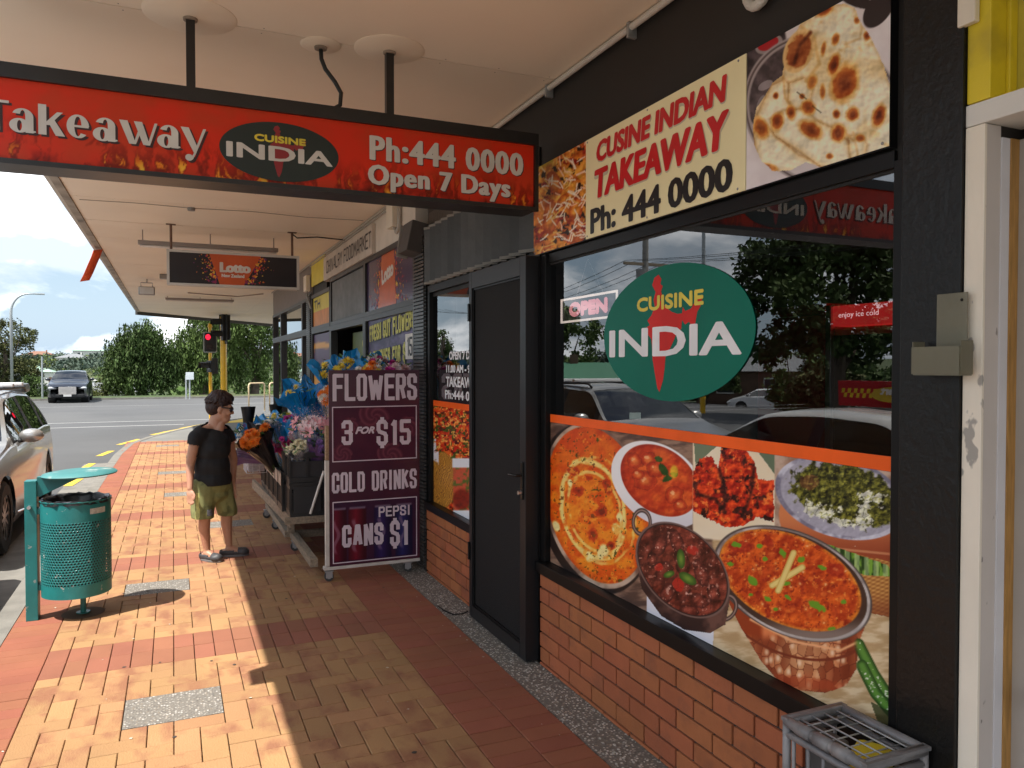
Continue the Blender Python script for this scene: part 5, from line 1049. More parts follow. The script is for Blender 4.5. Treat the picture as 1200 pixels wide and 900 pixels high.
bxo('box_body', 1.87, 1.944, 7.0, 7.22, 3.03, 3.27, CREAM, mb, bev=.008); bm = B(); tube(bm, [(1.92, 6.93, 3.3), (1.92, 6.93, 3.06), (1.92, 6.96, 3.0), (1.92, 7.03, 2.98), (1.92, 7.08, 3.03)], .02, 10); obj('conduit_loop', bm, mat('conduit_grey', (.45, .42, .38), .5), mb, smooth=True)
mb2 = empty('wall_meter', (1.93, 11.99, 3.0), 'small cream meter with cables on the wall right of the grey band', 'meter box')
bxo('box_body', 1.86, 1.93, 12.0, 12.25, 2.88, 3.12, CREAM, mb2, bev=.01); bm = B(); tube(bm, [(1.9, 12.1, 2.9), (1.88, 12.05, 2.8), (1.9, 11.95, 2.7), (1.92, 11.93, 2.6)], .012, 6); obj('cable_loop', bm, GALV, mb2)
bm = B(); tube(bm, [(1.93, 6.5, 3.29), (1.93, 17, 3.29)], .014, 8); tube(bm, [(1.925, 6.5, 3.245), (1.925, 12, 3.25)], .008, 8); obj('cornice_conduit', bm, mat('conduit_dusty', (.4, .36, .31), .6), mk)

# ================================================================== FLOWERS BOARD AND TROLLEY
fbd = empty('flowers_board', (1.5, 6.2, 0), 'tall maroon price board reading FLOWERS 3 FOR $15 on castors', 'price board')
MAR = mat('board_maroon', (.058, .010, .030), .3, var=.1, scale=3, coat=.35)
WPT = mat('white_painted_wood', (.60, .57, .52), .6, var=.15, scale=12, bump=.2, bscale=40)
RAW = mat('raw_timber', (.33, .22, .13), .8, var=.3, scale=9, stretch=(6, 1, 6), bump=.3, bscale=50); OLDW = mat('weathered_timber', (.27, .215, .155), .85, var=.35, scale=9, stretch=(6, 1, 6), bump=.4, bscale=50)
bxo('panel', 1.135, 1.885, 6.20, 6.212, .115, 1.695, MAR, fbd)
for a in ((1.105, 1.134, .12, .97),): bxo('white_post', a[0], a[1], 6.195, 6.245, a[2], a[3], WPT, fbd, bev=.002)
bxo('timber_post', 1.108, 1.134, 6.197, 6.243, .972, 1.25, RAW, fbd, bev=.002); bxo('bottom_rail', 1.09, 1.885, 6.19, 6.26, .09, .114, WPT, fbd, bev=.002); bxo('back_rail', 1.135, 1.88, 6.213, 6.24, 1.6, 1.66, RAW, fbd)
LIL = mat('board_lilac_white', (.66, .58, .66), .4); Y_ = 6.1995
def fst(nm, s_, x0, x1, z0, z1, t, **k): return strokes(nm, s_, x1-x0, z1-z0, frontM(x0, z0, Y_), LIL, fbd, t=t, **k)
fst('heading_lettering', 'FLOWERS', 1.165, 1.865, 1.445, 1.665, .031, air=.010); fst('heading_lettering', 'COLD DRINKS', 1.155, 1.86, .705, .87, .0225, air=.008)
def bline(x0, x1, z0, z1, t=.008):
    bm = B(); M_ = frontM(0, 0, Y_-.001)
    for a in ((x0, z0, x1, z0+t), (x0, z1-t, x1, z1), (x0, z0+t, x0+t, z1-t), (x1-t, z0+t, x1, z1-t)): bm.faces.new([bm.verts.new(M_ @ Vector(p)) for p in ((a[0], a[1], 0), (a[2], a[1], 0), (a[2], a[3], 0), (a[0], a[3], 0))])
    return obj('border_line', bm, LIL, fbd, recalc=False)
bline(1.16, 1.862, .955, 1.40); bline(1.16, 1.862, .135, .635)
def paint_b1(X, Z):
    img = mixc((66, 24, 46), (84, 36, 56), fbm(X*100, Z*100, 14, 1))
    for cx, cz, r in ((1.5, 1.31, .14), (1.24, 1.02, .09), (1.63, .99, .12), (1.78, 1.22, .1), (1.3, 1.24, .08)):
        d = np.hypot(X-cx, Z-cz)/r; an = np.arctan2(Z-cz, X-cx); pt = .82+.18*np.abs(np.sin(an*3.5+d*5)); put(img, ss(1, .9, d/pt)*.6, mixc((150, 84, 96), (92, 40, 58), np.abs(np.sin(d*8+an*2))))
    return img
def paint_b2(X, Z):
    img = mixc((50, 24, 50), (70, 34, 60), fbm(X*100, Z*100, 10, 2))
    for cx, c in ((1.20, (120, 20, 40)), (1.36, (140, 26, 40)), (1.57, (52, 40, 110)), (1.75, (40, 50, 120))):
        q = ss(.078, .07, abs(X-cx))*ss(.58, .56, Z)*ss(.14, .16, Z); sh = ((X-cx)/.07); put(img, q*.75, mixc(np.array(c), np.array(c)*.45, np.clip(abs(sh+.2), 0, 1))); put(img, q*ss(.02, .008, abs(X-cx+.02*np.sin(Z*30)+.012))*ss(.5, .46, Z)*ss(.2, .24, Z)*.5, (170, 140, 160)); put(img, ss(.07, .06, abs(X-cx))*ss(.012, .006, abs(Z-.575))*.6, (150, 140, 160))
    return img
sheetF('rose_picture', 1.168, 1.854, .963, 1.392, 6.1992, 90, 56, paint_b1, VC, fbd); sheetF('cans_picture', 1.168, 1.854, .143, .627, 6.1992, 110, 80, paint_b2, VC, fbd)
fst('price_lettering', '3', 1.235, 1.325, 1.09, 1.29, .031); fst('price_lettering', '$15', 1.52, 1.81, 1.075, 1.285, .032, air=.016)
text('small_lettering', 'FOR', .16, .06, frontM(1.345, 1.175, Y_), LIL, fbd, bx=.004, z=.0015, shear=.35)
strokes('price_lettering', 'PEPSI', .27, .085, frontM(1.535, .485, Y_), LIL, fbd, t=.0145, z=.0015, air=.008); fst('price_lettering', 'CANS', 1.235, 1.575, .26, .44, .030, air=.011); fst('price_lettering', '$1', 1.63, 1.79, .235, .445, .031, air=.014)
CAST = mat('castor_rubber', (.05, .05, .05), .6)
def castor(x, y, par, r=.036):
    e = bm = B(); tube(bm, [(x, y-.014, r), (x, y+.014, r)], r, 18); o = obj('castor_wheel', bm, CAST, par, smooth=40)
    bm = B(); box(bm, x-.026, x+.026, y-.022, y-.017, r-.008, r*2.2); box(bm, x-.026, x+.026, y+.017, y+.022, r-.008, r*2.2); box(bm, x-.035, x+.035, y-.03, y+.03, r*2.2, r*2.2+.004); obj('castor_fork', bm, GALV, o)
    bm = B(); tube(bm, [(x, y-.016, r), (x, y+.016, r)], r*.5, 12); obj('hub', bm, mat('hub_grey', (.4, .4, .38), .5), o)
castor(1.13, 6.21, fbd); castor(1.79, 6.24, fbd)
tr = empty('flower_trolley', (1.4, 8, 0), 'weathered timber trolley on castors holding black crates of flowers', 'trolley')
bxo('front_plank', .885, 1.86, 6.93, 6.965, .335, .395, OLDW, tr, bev=.003); bxo('deck_board', .93, 1.86, 6.97, 9.4, .372, .392, OLDW, tr)
sb = box(B(), -.018, .018, -1.25, 1.25, .30, .40, .003); bmesh.ops.transform(sb, matrix=Matrix.Translation((.90, 8.2, 0)) @ Matrix.Rotation(R(2.2), 4, 'Z'), verts=sb.verts); obj('side_plank', sb, OLDW, tr)
for x0, x1, y0, y1 in ((1.0, 1.06, 6.3, 7.5), (1.02, 1.86, 7.44, 7.5), (.955, 1.01, 7.52, 9.2), (1.02, 1.8, 9.14, 9.2), (1.7, 1.76, 6.3, 9.13)): bxo('lower_rail', x0, x1, y0, y1, .10, .165, OLDW, tr, bev=.003)
for x, y in ((1.0, 7.42), (1.78, 7.42), (.98, 9.15), (1.78, 9.15)): bxo('leg', x-.03, x+.03, y-.03, y+.03, .1655, .334, OLDW, tr, bev=.003)
castor(1.03, 7.37, tr, .042); castor(.98, 8.43, tr, .042); castor(.96, 9.1, tr, .042); castor(1.75, 7.4, tr, .042)
bm = B(); tube(bm, [(1.10, 6.92, .42), (1.21, 6.86, .80)], .012, 10); tag(obj('white_pipe', bm, mat('pvc_white', (.7, .68, .64), .4), smooth=40), 'short white plastic pipe leaning against the black crate beside price board', 'pipe')
# black slotted crates
BP = mat('crate_black', (.020, .019, .019), .5, var=.2, scale=9)
def crate_mesh(w_, d_, h_, bars=6, solid=.35, m=BP, parent=None):
    bm = B(); t = .012; x, y = w_/2, d_/2
    box(bm, -x, x, -y, y, 0, t); 
    for z0, z1 in ((t+.0005, h_*.16), (h_*.82, h_)): 
        box(bm, -x, x, -y, -y+t, z0, z1); box(bm, -x, x, y-t, y, z0, z1); box(bm, -x, -x+t, -y+t, y-t, z0, z1); box(bm, x-t, x, -y+t, y-t, z0, z1)
    box(bm, -x-.008, x+.008, -y-.008, -y+.001, h_-.018, h_+.002); box(bm, -x-.008, x+.008, y-.001, y+.008, h_-.018, h_+.002)
    for k in range(bars):
        for s in (-1, 1):
            f = -x+t/2+(w_-t)*k/(bars-1); box(bm, f-.012, f+.012, s*(y-t/2)-t*.4, s*(y-t/2)+t*.4, h_*.15, h_*.83)
            f = -y+t/2+(d_-t)*k/(bars-1); box(bm, s*(x-t/2)-t*.4, s*(x-t/2)+t*.4, f-.012, f+.012, h_*.15, h_*.83)
    return bm
def crate(x, y, z, w_, d_, h_, label, bars=6, m=BP, nm='crate'):
    c = empty(nm, (x, y, z), label, 'crate', group='black crates on the flower trolley'); bm = crate_mesh(w_, d_, h_, bars); bmesh.ops.transform(bm, matrix=Matrix.Translation((x, y, z)), verts=bm.verts); obj('crate_body', bm, m, c)
    bm = box(B(), x-w_/2+.02, x+w_/2-.02, y-d_/2+.02, y+d_/2-.02, z+.013, z+h_*.7); obj('inner_bucket', bm, mat('bucket_dark', (.03, .028, .03), .6), c); return c
PINKW = mat('crate_panel', (.024, .024, .026), .45)
c1 = crate(1.08, 7.08, .394, .30, .26, .30, 'black crate at the near corner of the trolley, lower of the stacked pair'); bxo('front_panel', .96, 1.20, 6.943, 6.951, .43, .66, PINKW, c1)
crate(1.08, 7.08, .70, .31, .27, .26, 'black slotted crate with flower stems, upper of the near stacked pair', bars=3)
for k, (y, nm_) in enumerate(((7.42, 'second'), (7.78, 'third'), (8.14, 'fourth'), (8.50, 'fifth'), (8.86, 'farthest'))):
    crate(1.05, y, .394, .30, .32, .36, 'black slatted crate on trolley edge, %s counted from the price board' % nm_, bars=5)
bm = B(); lathe(bm, [(.07, 0), (.09, .24)], (1.0, 7.38, .70), 20); lathe(bm, [(.088, .24), (.068, .002)], (1.0, 7.38, .70), 20); tag(obj('flower_bucket', bm, BP, smooth=40), 'black plastic bucket under the orange bouquet on the trolley', 'bucket')
crate(1.5, 7.1, .394, .32, .30, .55, 'deep black crate half hidden behind the price board', bars=4); crate(1.5, 7.7, .394, .32, .40, .55, 'deep black crate in the middle of the trolley beside wall', bars=4); crate(1.5, 8.4, .394, .32, .40, .55, 'deep black crate at the far wall side of trolley', bars=4)
# tan folded papers with dark print stuck along the crates (news rack)
nr = empty('paper_rack', (.85, 8.35, .55), 'wire rack of folded newspapers hooked on the far outer side of trolley', 'rack')
bm = B(); 
for k in range(5):
    y = 8.9-k*.09; tube(bm, [(.70, y, .60), (.70, y, .86)], .004, 6)
for z in (.60, .68, .77, .86): tube(bm, [(.70, 8.5, z), (.70, 8.92, z)], .004, 6); tube(bm, [(.70, 8.5, z), (.9, 8.5, z)], .004, 6); 
for x in (.76, .83, .9): tube(bm, [(x, 8.5, .6), (x, 8.5, .86)], .004, 6)
obj('wire_frame', bm, mat('wire_pale', (.5, .48, .5), .4), nr); bxo('paper_stack', .72, .88, 8.53, 8.88, .61, .80, mat('newsprint', (.45, .42, .44), .9, var=.3, scale=40), nr)
NWS = mat('crate_label_tan', (.55, .44, .36), .7, var=.35, scale=18)
for k in range(7):
    y = 7.30+k*.24; bm = box(B(), -.002, .002, -.085, .085, -.055, .055); bmesh.ops.transform(bm, matrix=Matrix.Translation((.885, y, .70)) @ Matrix.Rotation(R(3), 4, 'X'), verts=bm.verts)
    tag(obj('price_tag', bm, NWS), 'tan paper tag on the outer crate faces, %s along from the price board end' % ('nearest', 'second', 'third', 'middle', 'fifth', 'sixth', 'farthest')[k], 'price tag', 'paper tags along the trolley crates')
    bm = B(); tube(bm, [(.883, y+.06*cos(t), .70+.035*sin(t)) for t in np.linspace(0, 2*pi, 12)], .006, 5); obj('printed_ring', bm, YK, bpy.context.scene.objects[-1] if False else None) if False else bm.free()

# ---- flowers
rf = random.Random(21)
FM = {k: mat('petal_'+k, c, .6, var=.15, scale=30, rand=.15) for k, c in dict(orange=(.85, .22, .015), white=(.80, .76, .68), yellow=(.80, .60, .06), magenta=(.45, .02, .22), pink=(.80, .36, .38), pale=(.82, .60, .60), cream=(.78, .70, .46), purple=(.25, .12, .36)).items()}
LEAF = mat('flower_leaf', (.06, .13, .03), .6, var=.3, scale=20, rand=.2); 
def bloom_mesh(r, kind, m):
    bm = B()
    if kind == 'lily':
        for k in range(6):
            a = k*pi/3+rf.uniform(-.1, .1); d = Vector((cos(a), sin(a), 0)); s = Vector((-sin(a), cos(a), 0))
            pts = [(0, 0, .02), (.45, .3, .22), (.75, .4, .2), (1.0, .55, .0)]
            rows = []
            for (u, h, wd) in pts: c = d*u*r+Vector((0, 0, h*r*(1 if u < .9 else .75))); rows.append([bm.verts.new(c-s*wd*r), bm.verts.new(c+Vector((0, 0, -.05*r))), bm.verts.new(c+s*wd*r)])
            for p, q in zip(rows[:-1], rows[1:]): bm.faces.new((p[0], p[1], q[1], q[0])); bm.faces.new((p[1], p[2], q[2], q[1]))
    else:
        L = {'mum': 5, 'daisy': 3}[kind]
        for l_ in range(L):
            n = {'mum': 15, 'daisy': 13}[kind]-l_*2; el = R(-8+l_*(80/L)); rr_ = r*(1-.09*l_)
            for k in range(n):
                a = 2*pi*(k+.5*(l_ % 2))/n+rf.uniform(-.12, .12); e = el+rf.uniform(-.12, .12); d = Vector((cos(a)*cos(e), sin(a)*cos(e), sin(e))); s = Vector((-sin(a), cos(a), 0))*r*.12
                up = Vector((0, 0, r*.10)); mid = d*rr_*.6+up*.5; tip = d*rr_+up*(.2 if l_ < 2 else 1.2)
                v = [bm.verts.new(x) for x in (d*.08*r-s*.4, d*.08*r+s*.4, mid+s, tip+s*.25, tip-s*.25, mid-s)]; bm.faces.new((v[0], v[1], v[2], v[5])); bm.faces.new((v[5], v[2], v[3], v[4]))
    me = bpy.data.meshes.new('bloom'); bm.to_mesh(me); bm.free(); me.materials.append(m); return me
BLM = {}
def bloom(kind, colr, r):
    k = (kind, colr)
    if k not in BLM: BLM[k] = [bloom_mesh(1, kind, FM[colr]) for _ in range(2)]
    return rf.choice(BLM[k])
def wrap_mat(nm, c, a=None, **k): return mat(nm, c, .28, var=.25, scale=14, coat=.3, alpha=a, **k)
BLUW = wrap_mat('wrap_blue', (.01, .27, .62)); BLKW = wrap_mat('wrap_black', (.02, .018, .02)); PURW = wrap_mat('wrap_purple', (.17, .09, .26), .75); CLRW = wrap_mat('wrap_clear', (.55, .55, .62), .28); MAGW = wrap_mat('wrap_wine', (.22, .01, .07))
def bouquet(base, top, rad, flowers, wrapm, label, r=.045, flare=1.25, leaves=8, jag=.16, stemsc=1, frill=1):
    base = Vector(base); top = Vector(top); ax = top-base; L = ax.length; q = ax.to_track_quat('Z', 'Y').to_matrix().to_4x4()
    e = empty('bouquet', base, label, 'bouquet', group='bouquets on the flower trolley'); M_ = Matrix.Translation(base) @ q
    ph0 = rf.uniform(0, 6.3); bm = B(); rows = []; ns = 56
    for i, (t, f) in enumerate(((0, .3), (.25, .42), (.5, .62), (.75, .85), (.92, 1.0), (1.06, flare))):
        ring = []
        for k in range(ns):
            a = 2*pi*k/ns; j = 1+(jag*.75*(sin(a*5+ph0)+.8*sin(a*9+ph0*2+i*.6)+.5*sin(a*14+i)+rf.uniform(-.25, .25)) if i > 1 else 0)*(.35+.5*(i > 3)); zz = t*L+((.030*sin(a*3+ph0)+.024*sin(a*7+ph0*3)+.014*sin(a*13)+rf.uniform(-.006, .006))*frill*(1 if i == 5 else .3) if i > 3 else 0)
            ring.append(bm.verts.new(M_ @ Vector((rad*f*j*cos(a), rad*f*j*sin(a), zz))))
        rows.append(ring)
    for i in range(5):
        for k in range(ns): bm.faces.new((rows[i][k], rows[i][(k+1) % ns], rows[i+1][(k+1) % ns], rows[i+1][k]))
    obj('paper_wrap', bm, wrapm, e)
    for kind, colr, n, rr_ in flowers:
        for _ in range(int(n*1.3)):
            a = rf.uniform(0, 2*pi); u = math.sqrt(rf.random())*rad*.92; p = M_ @ Vector((u*cos(a), u*sin(a), L*(1.0+.10*(1-u/rad))+rf.uniform(-.02, .03)))
            o = bpy.data.objects.new('bloom', bloom(kind, colr, 1)); s = rr_*.86*rf.uniform(.8, 1.15); tl = Vector((u*cos(a)*6, u*sin(a)*6, 1)); d = (q.to_3x3() @ tl).normalized()
            if d.z < .2: d.z = .2
            d = (d+Vector((-.35, -.5, 0))).normalized()
            o.matrix_basis = Matrix.Translation(p) @ d.to_track_quat('Z', 'Y').to_matrix().to_4x4() @ Matrix.Diagonal((s, s, s, 1)); COL.objects.link(o); o.parent = e; o.matrix_parent_inverse = wmat(e).inverted()
    bm = B()
    for _ in range(leaves*3):
        a = rf.uniform(0, 2*pi); u = rf.uniform(.3, 1.05)*rad; p = M_ @ Vector((u*cos(a), u*sin(a), L*rf.uniform(.92, 1.12))); d = Vector((rf.gauss(0, 1), rf.gauss(0, 1), rf.uniform(.1, 1))).normalized()*.05; s = d.orthogonal().normalized()*.009
        bm.faces.new([bm.verts.new(x) for x in (p-d*.2, p+s+d*.5, p+d*1.4, p-s+d*.5)])
    for _ in range(7):
        a = rf.uniform(0, 6.3); tube(bm, [M_ @ Vector((rad*.25*cos(a), rad*.25*sin(a), -.10)), M_ @ Vector((rad*.6*cos(a), rad*.6*sin(a), L*.95))], .0035, 5)
    obj('stems_and_leaves', bm, LEAF, e); return e
bouquet((.90, 7.75, .72), (.70, 7.62, 1.05), .15, [('mum', 'orange', 16, .062)], BLKW, 'big orange chrysanthemum bouquet in dark wrap at outer trolley corner', leaves=3)
bouquet((.98, 8.2, .74), (.62, 8.2, .92), .16, [('mum', 'white', 4, .045)], PURW, 'purple cellophane bouquet leaning outward below the orange one', flare=1.5)
bouquet((.86, 8.35, .74), (.64, 8.25, 1.05), .07, [('daisy', 'white', 3, .04)], BLUW, 'small blue wrapped posy at the far outer end of the trolley', flare=1.5)
bouquet((.98, 7.85, .74), (.84, 7.85, 1.14), .10, [('mum', 'white', 8, .05)], CLRW, 'white chrysanthemum bouquet right behind the orange one', leaves=5)
bouquet((1.02, 8.0, .75), (.93, 8.0, 1.18), .17, [('daisy', 'yellow', 4, .05)], BLUW, 'large blue paper bouquet with yellow heads behind the orange flowers', flare=1.45, jag=.2, frill=1.6)
bouquet((1.02, 7.5, .72), (.95, 7.45, 1.0), .09, [('daisy', 'magenta', 2, .04)], MAGW, 'wine red wrapped bunch with white ribbon next to orange flowers', leaves=2)
bouquet((1.08, 7.6, .8), (1.03, 7.6, 1.19), .06, [('mum', 'magenta', 5, .05)], BLUW, 'magenta flower bunch between the blue wrap and the lilies', leaves=2)
bouquet((1.05, 7.07, .80), (1.0, 7.0, 1.0), .10, [('daisy', 'cream', 26, .032)], CLRW, 'cream daisy bunch standing in the near black crate', leaves=8, flare=1.1)
bouquet((1.17, 7.08, .80), (1.20, 7.0, 1.02), .11, [('daisy', 'purple', 7, .03)], PURW, 'purple cellophane bunch in the near crate beside cream daisies', flare=1.2, leaves=4)
bouquet((1.22, 7.35, .75), (1.17, 7.2, 1.16), .19, [('lily', 'pink', 11, .075), ('lily', 'pale', 8, .07), ('daisy', 'white', 14, .025)], CLRW, 'pink lily bouquet in clear cellophane beside the price board', leaves=14, flare=1.15)
bouquet((1.35, 7.9, .9), (1.18, 7.7, 1.47), .19, [('daisy', 'yellow', 3, .05)], BLUW, 'blue paper bouquet standing above the pink lilies', flare=1.35, jag=.22, frill=1.7)
bouquet((1.4, 7.5, 1.0), (1.33, 7.1, 1.46), .11, [('mum', 'orange', 8, .06), ('mum', 'white', 4, .055)], CLRW, 'orange and white bouquet at the upper left edge of the price board', leaves=4)
bouquet((1.6, 7.6, 1.1), (1.43, 7.35, 1.70), .18, [('daisy', 'yellow', 7, .055), ('mum', 'white', 2, .05)], BLUW, 'tall blue paper bouquet with yellow flowers behind the board top', flare=1.3, jag=.22, frill=1.5)
bouquet((1.62, 6.9, 1.0), (1.60, 6.75, 1.66), .13, [('mum', 'orange', 6, .055), ('mum', 'white', 6, .05), ('daisy', 'yellow', 3, .05)], CLRW, 'orange and white heads showing above the centre of the price board', leaves=4)
bouquet((1.78, 6.8, 1.0), (1.80, 6.65, 1.68), .12, [('mum', 'magenta', 6, .05), ('mum', 'pale', 7, .055)], CLRW, 'pink and white heads showing above the right end of price board', leaves=4)
bouquet((1.70, 7.2, 1.0), (1.70, 7.0, 1.74), .13, [('daisy', 'white', 4, .05), ('mum', 'magenta', 3, .05)], BLUW, 'blue wrapped bunch behind the top right of the price board', flare=1.3)
bm = B()
for _ in range(900):
    p = Vector((1.17+rf.gauss(0, .11), 7.22+rf.gauss(0, .09), 1.24+rf.gauss(0, .055))); s = .0035
    d = Vector((rf.gauss(0, 1), rf.gauss(0, 1), rf.gauss(0, 1))).normalized(); a = d.orthogonal().normalized()*s; b = d.cross(a); bm.faces.new([bm.verts.new(x) for x in (p-a, p-b, p+a, p+b)])
tag(obj('baby_breath', bm, FM['pale'], recalc=False), 'cloud of tiny pale filler flowers over the pink lilies', 'flowers', kind='stuff')
# black folded bags standing behind orange flowers
for lb, (x, y) in (('black plastic bag standing open behind the orange flowers', (.72, 8.55)), ('second black bag tucked behind the blue paper wrap', (1.05, 8.95))):
    bm = B(); rows = []
    for z, f in ((.85, .04), (1.1, .05), (1.22, .06), (1.30, .07)):
        rows.append([bm.verts.new((x+f*cos(t)*1.0*(1+.22*sin(2*t+z*5)+.1*sin(5*t+z*20)), y+f*.6*sin(t), z+(.05*sin(t+1)+.02*sin(3*t) if z > 1.3 else 0))) for t in np.linspace(0, 2*pi, 17)[:-1]])
    for a, b in zip(rows[:-1], rows[1:]):
        for k in range(16): bm.faces.new((a[k], a[(k+1) % 16], b[(k+1) % 16], b[k]))
    tag(obj('plastic_bag', bm, wrap_mat('bag_black', (.015, .015, .016)), smooth=True), lb, 'bag')

# ================================================================== BIN
bn = empty('litter_bin', (-.62, 6.08, 0), 'teal perforated metal litter bin with round lid and side post', 'litter bin')
TEAL = mat('teal_paint', (.012, .175, .175), .5, var=.18, scale=8, col2=(.30, .33, .31), spot=(22, .655, .68, .75), bump=.08, bscale=30, coat=.15); TEAL2 = mat('teal_lid', (.05, .20, .205), .6, var=.15, scale=5, col2=(.5, .52, .48), spot=(7, .55, .68, .7))
bxo('post', -.925, -.853, 6.03, 6.13, 0, .95, TEAL, bn, bev=.004)
bm = B(); c = Vector((-.60, 6.08, .985)); lathe(bm, [(0, .022), (.15, .018), (.225, .006), (.235, -.004), (.23, -.012), (.15, -.012), (0, -.012)], (0, 0, 0), 48); bmesh.ops.transform(bm, matrix=Matrix.Translation(c) @ Matrix.Rotation(R(-1.5), 4, 'Y'), verts=bm.verts); obj('lid', bm, TEAL2, bn, smooth=40)
prism(bm := B(), [(-.853, .955), (-.853, .84), (-.835, .84), (-.62, .945), (-.55, .968), (-.55, .972), (-.853, .972)], .06, Matrix(((1, 0, 0, 0), (0, 0, 1, 6.05), (0, 1, 0, 0), (0, 0, 0, 1)))); obj('lid_arm', bm, TEAL, bn)
def perf_drum(r=.215, z0=.16, z1=.81, cx=-.625, cy=6.08):
    e = empty('drum', (cx, cy, z0)); e.parent = bn; e.matrix_parent_inverse = wmat(bn).inverted()
    for nm, a, b in (('bottom_band', z0, .245), ('top_band', .672, z1)):
        bm = B(); lathe(bm, [(r, a), (r, b)], (cx, cy, 0), 64); lathe(bm, [(r-.004, b), (r-.004, a)], (cx, cy, 0), 64); lathe(bm, [(r+.004, b-.006), (r+.006, b), (r-.006, b+.001), (r-.004, b-.006)], (cx, cy, 0), 64) if nm == 'top_band' else lathe(bm, [(0, a), (r, a)], (cx, cy, 0), 64); obj(nm, bm, TEAL, e, smooth=40)
    # punched sheet: hexagonal grid of real openings
    co = []; q = []; nh = 66; rows = int((.672-.245)/(2*pi*r/nh*.866)); dz_ = (.672-.245)/rows; da = 2*pi/nh; hr = .30
    bm = B(); rin = .36
    for j in range(rows):
        for i in range(nh):
            a0 = (i+.5*(j % 2))*da; zc = .245+(j+.5)*dz_
            outer = [(-.5, -.5), (.5, -.5), (.5, .5), (-.5, .5)]; o8 = [(-.5, -.5), (0, -.5), (.5, -.5), (.5, 0), (.5, .5), (0, .5), (-.5, .5), (-.5, 0)]
            i8 = [(rin*cos(t), rin*sin(t)) for t in [R(225+45*k) for k in range(8)]]
            def P3(u, v): a = a0+u*da; return (cx+r*cos(a), cy+r*sin(a), zc+v*dz_)
            b0 = len(co); co += [P3(*u) for u in o8]+[P3(*u) for u in i8]
            for k in range(8): q.append((b0+k, b0+(k+1) % 8, b0+8+(k+1) % 8, b0+8+k))
    me = bpy.data.meshes.new('punched_sheet'); fast_mesh(me, np.array(co), np.array(q)); me.materials.append(TEAL); o = bpy.data.objects.new('punched_sheet', me); link(o, e); sm = o.modifiers.new('thickness', 'SOLIDIFY'); sm.thickness = .003
    bm = B(); lathe(bm, [(.02, z0+.01), (.17, z0+.02), (.185, .5), (.19, .80), (.2, .815), (.212, .818), (.218, .79)], (cx, cy, 0), 40)
    for v in bm.verts: v.co += Vector((random.uniform(-.008, .008), random.uniform(-.008, .008), random.uniform(-.006, .006)))
    obj('bin_liner', bm, mat('bin_liner', (.02, .02, .022), .3, var=.2), e, smooth=60)
    return e
perf_drum()
bm = B(); cyl(bm, -.59, 6.09, .0, .16, .018, 12); cyl(bm, -.59, 6.09, .0055, .012, .045, 16); obj('foot_pole', bm, TEAL, bn)
prism(bm := B(), ellpoly(0, 0, .135, .135, 32), .0015, Matrix.Translation((-.59, 6.09, .001))); obj('floor_disc', bm, mat('disc_dark', (.13, .075, .045), .9), bn)
for z in (.2, .72): bxo('bracket', -.852, -.833, 6.04, 6.12, z, z+.04, TEAL, bn, bev=.002)
bm = B(); tube(bm, [(-.895, 6.03, .775), (-.895, 6.0, .775)], .012, 10); tube(bm, [(-.925, 6.04, .765), (-.96, 6.04, .75)], .006, 8); obj('latch_bolt', bm, ALU, bn)
bm = B(); rows = []
for z in (.722, .76): rows.append([bm.verts.new((-.625+.2165*cos(R(a)), 6.08+.2165*sin(R(a)), z)) for a in (-62, -54, -46, -38, -31)])
for k in range(4): bm.faces.new((rows[0][k], rows[0][k+1], rows[1][k+1], rows[1][k]))
obj('name_plate', bm, mat('plate_pale', (.5, .52, .45), .4, var=.3, scale=60), bn)

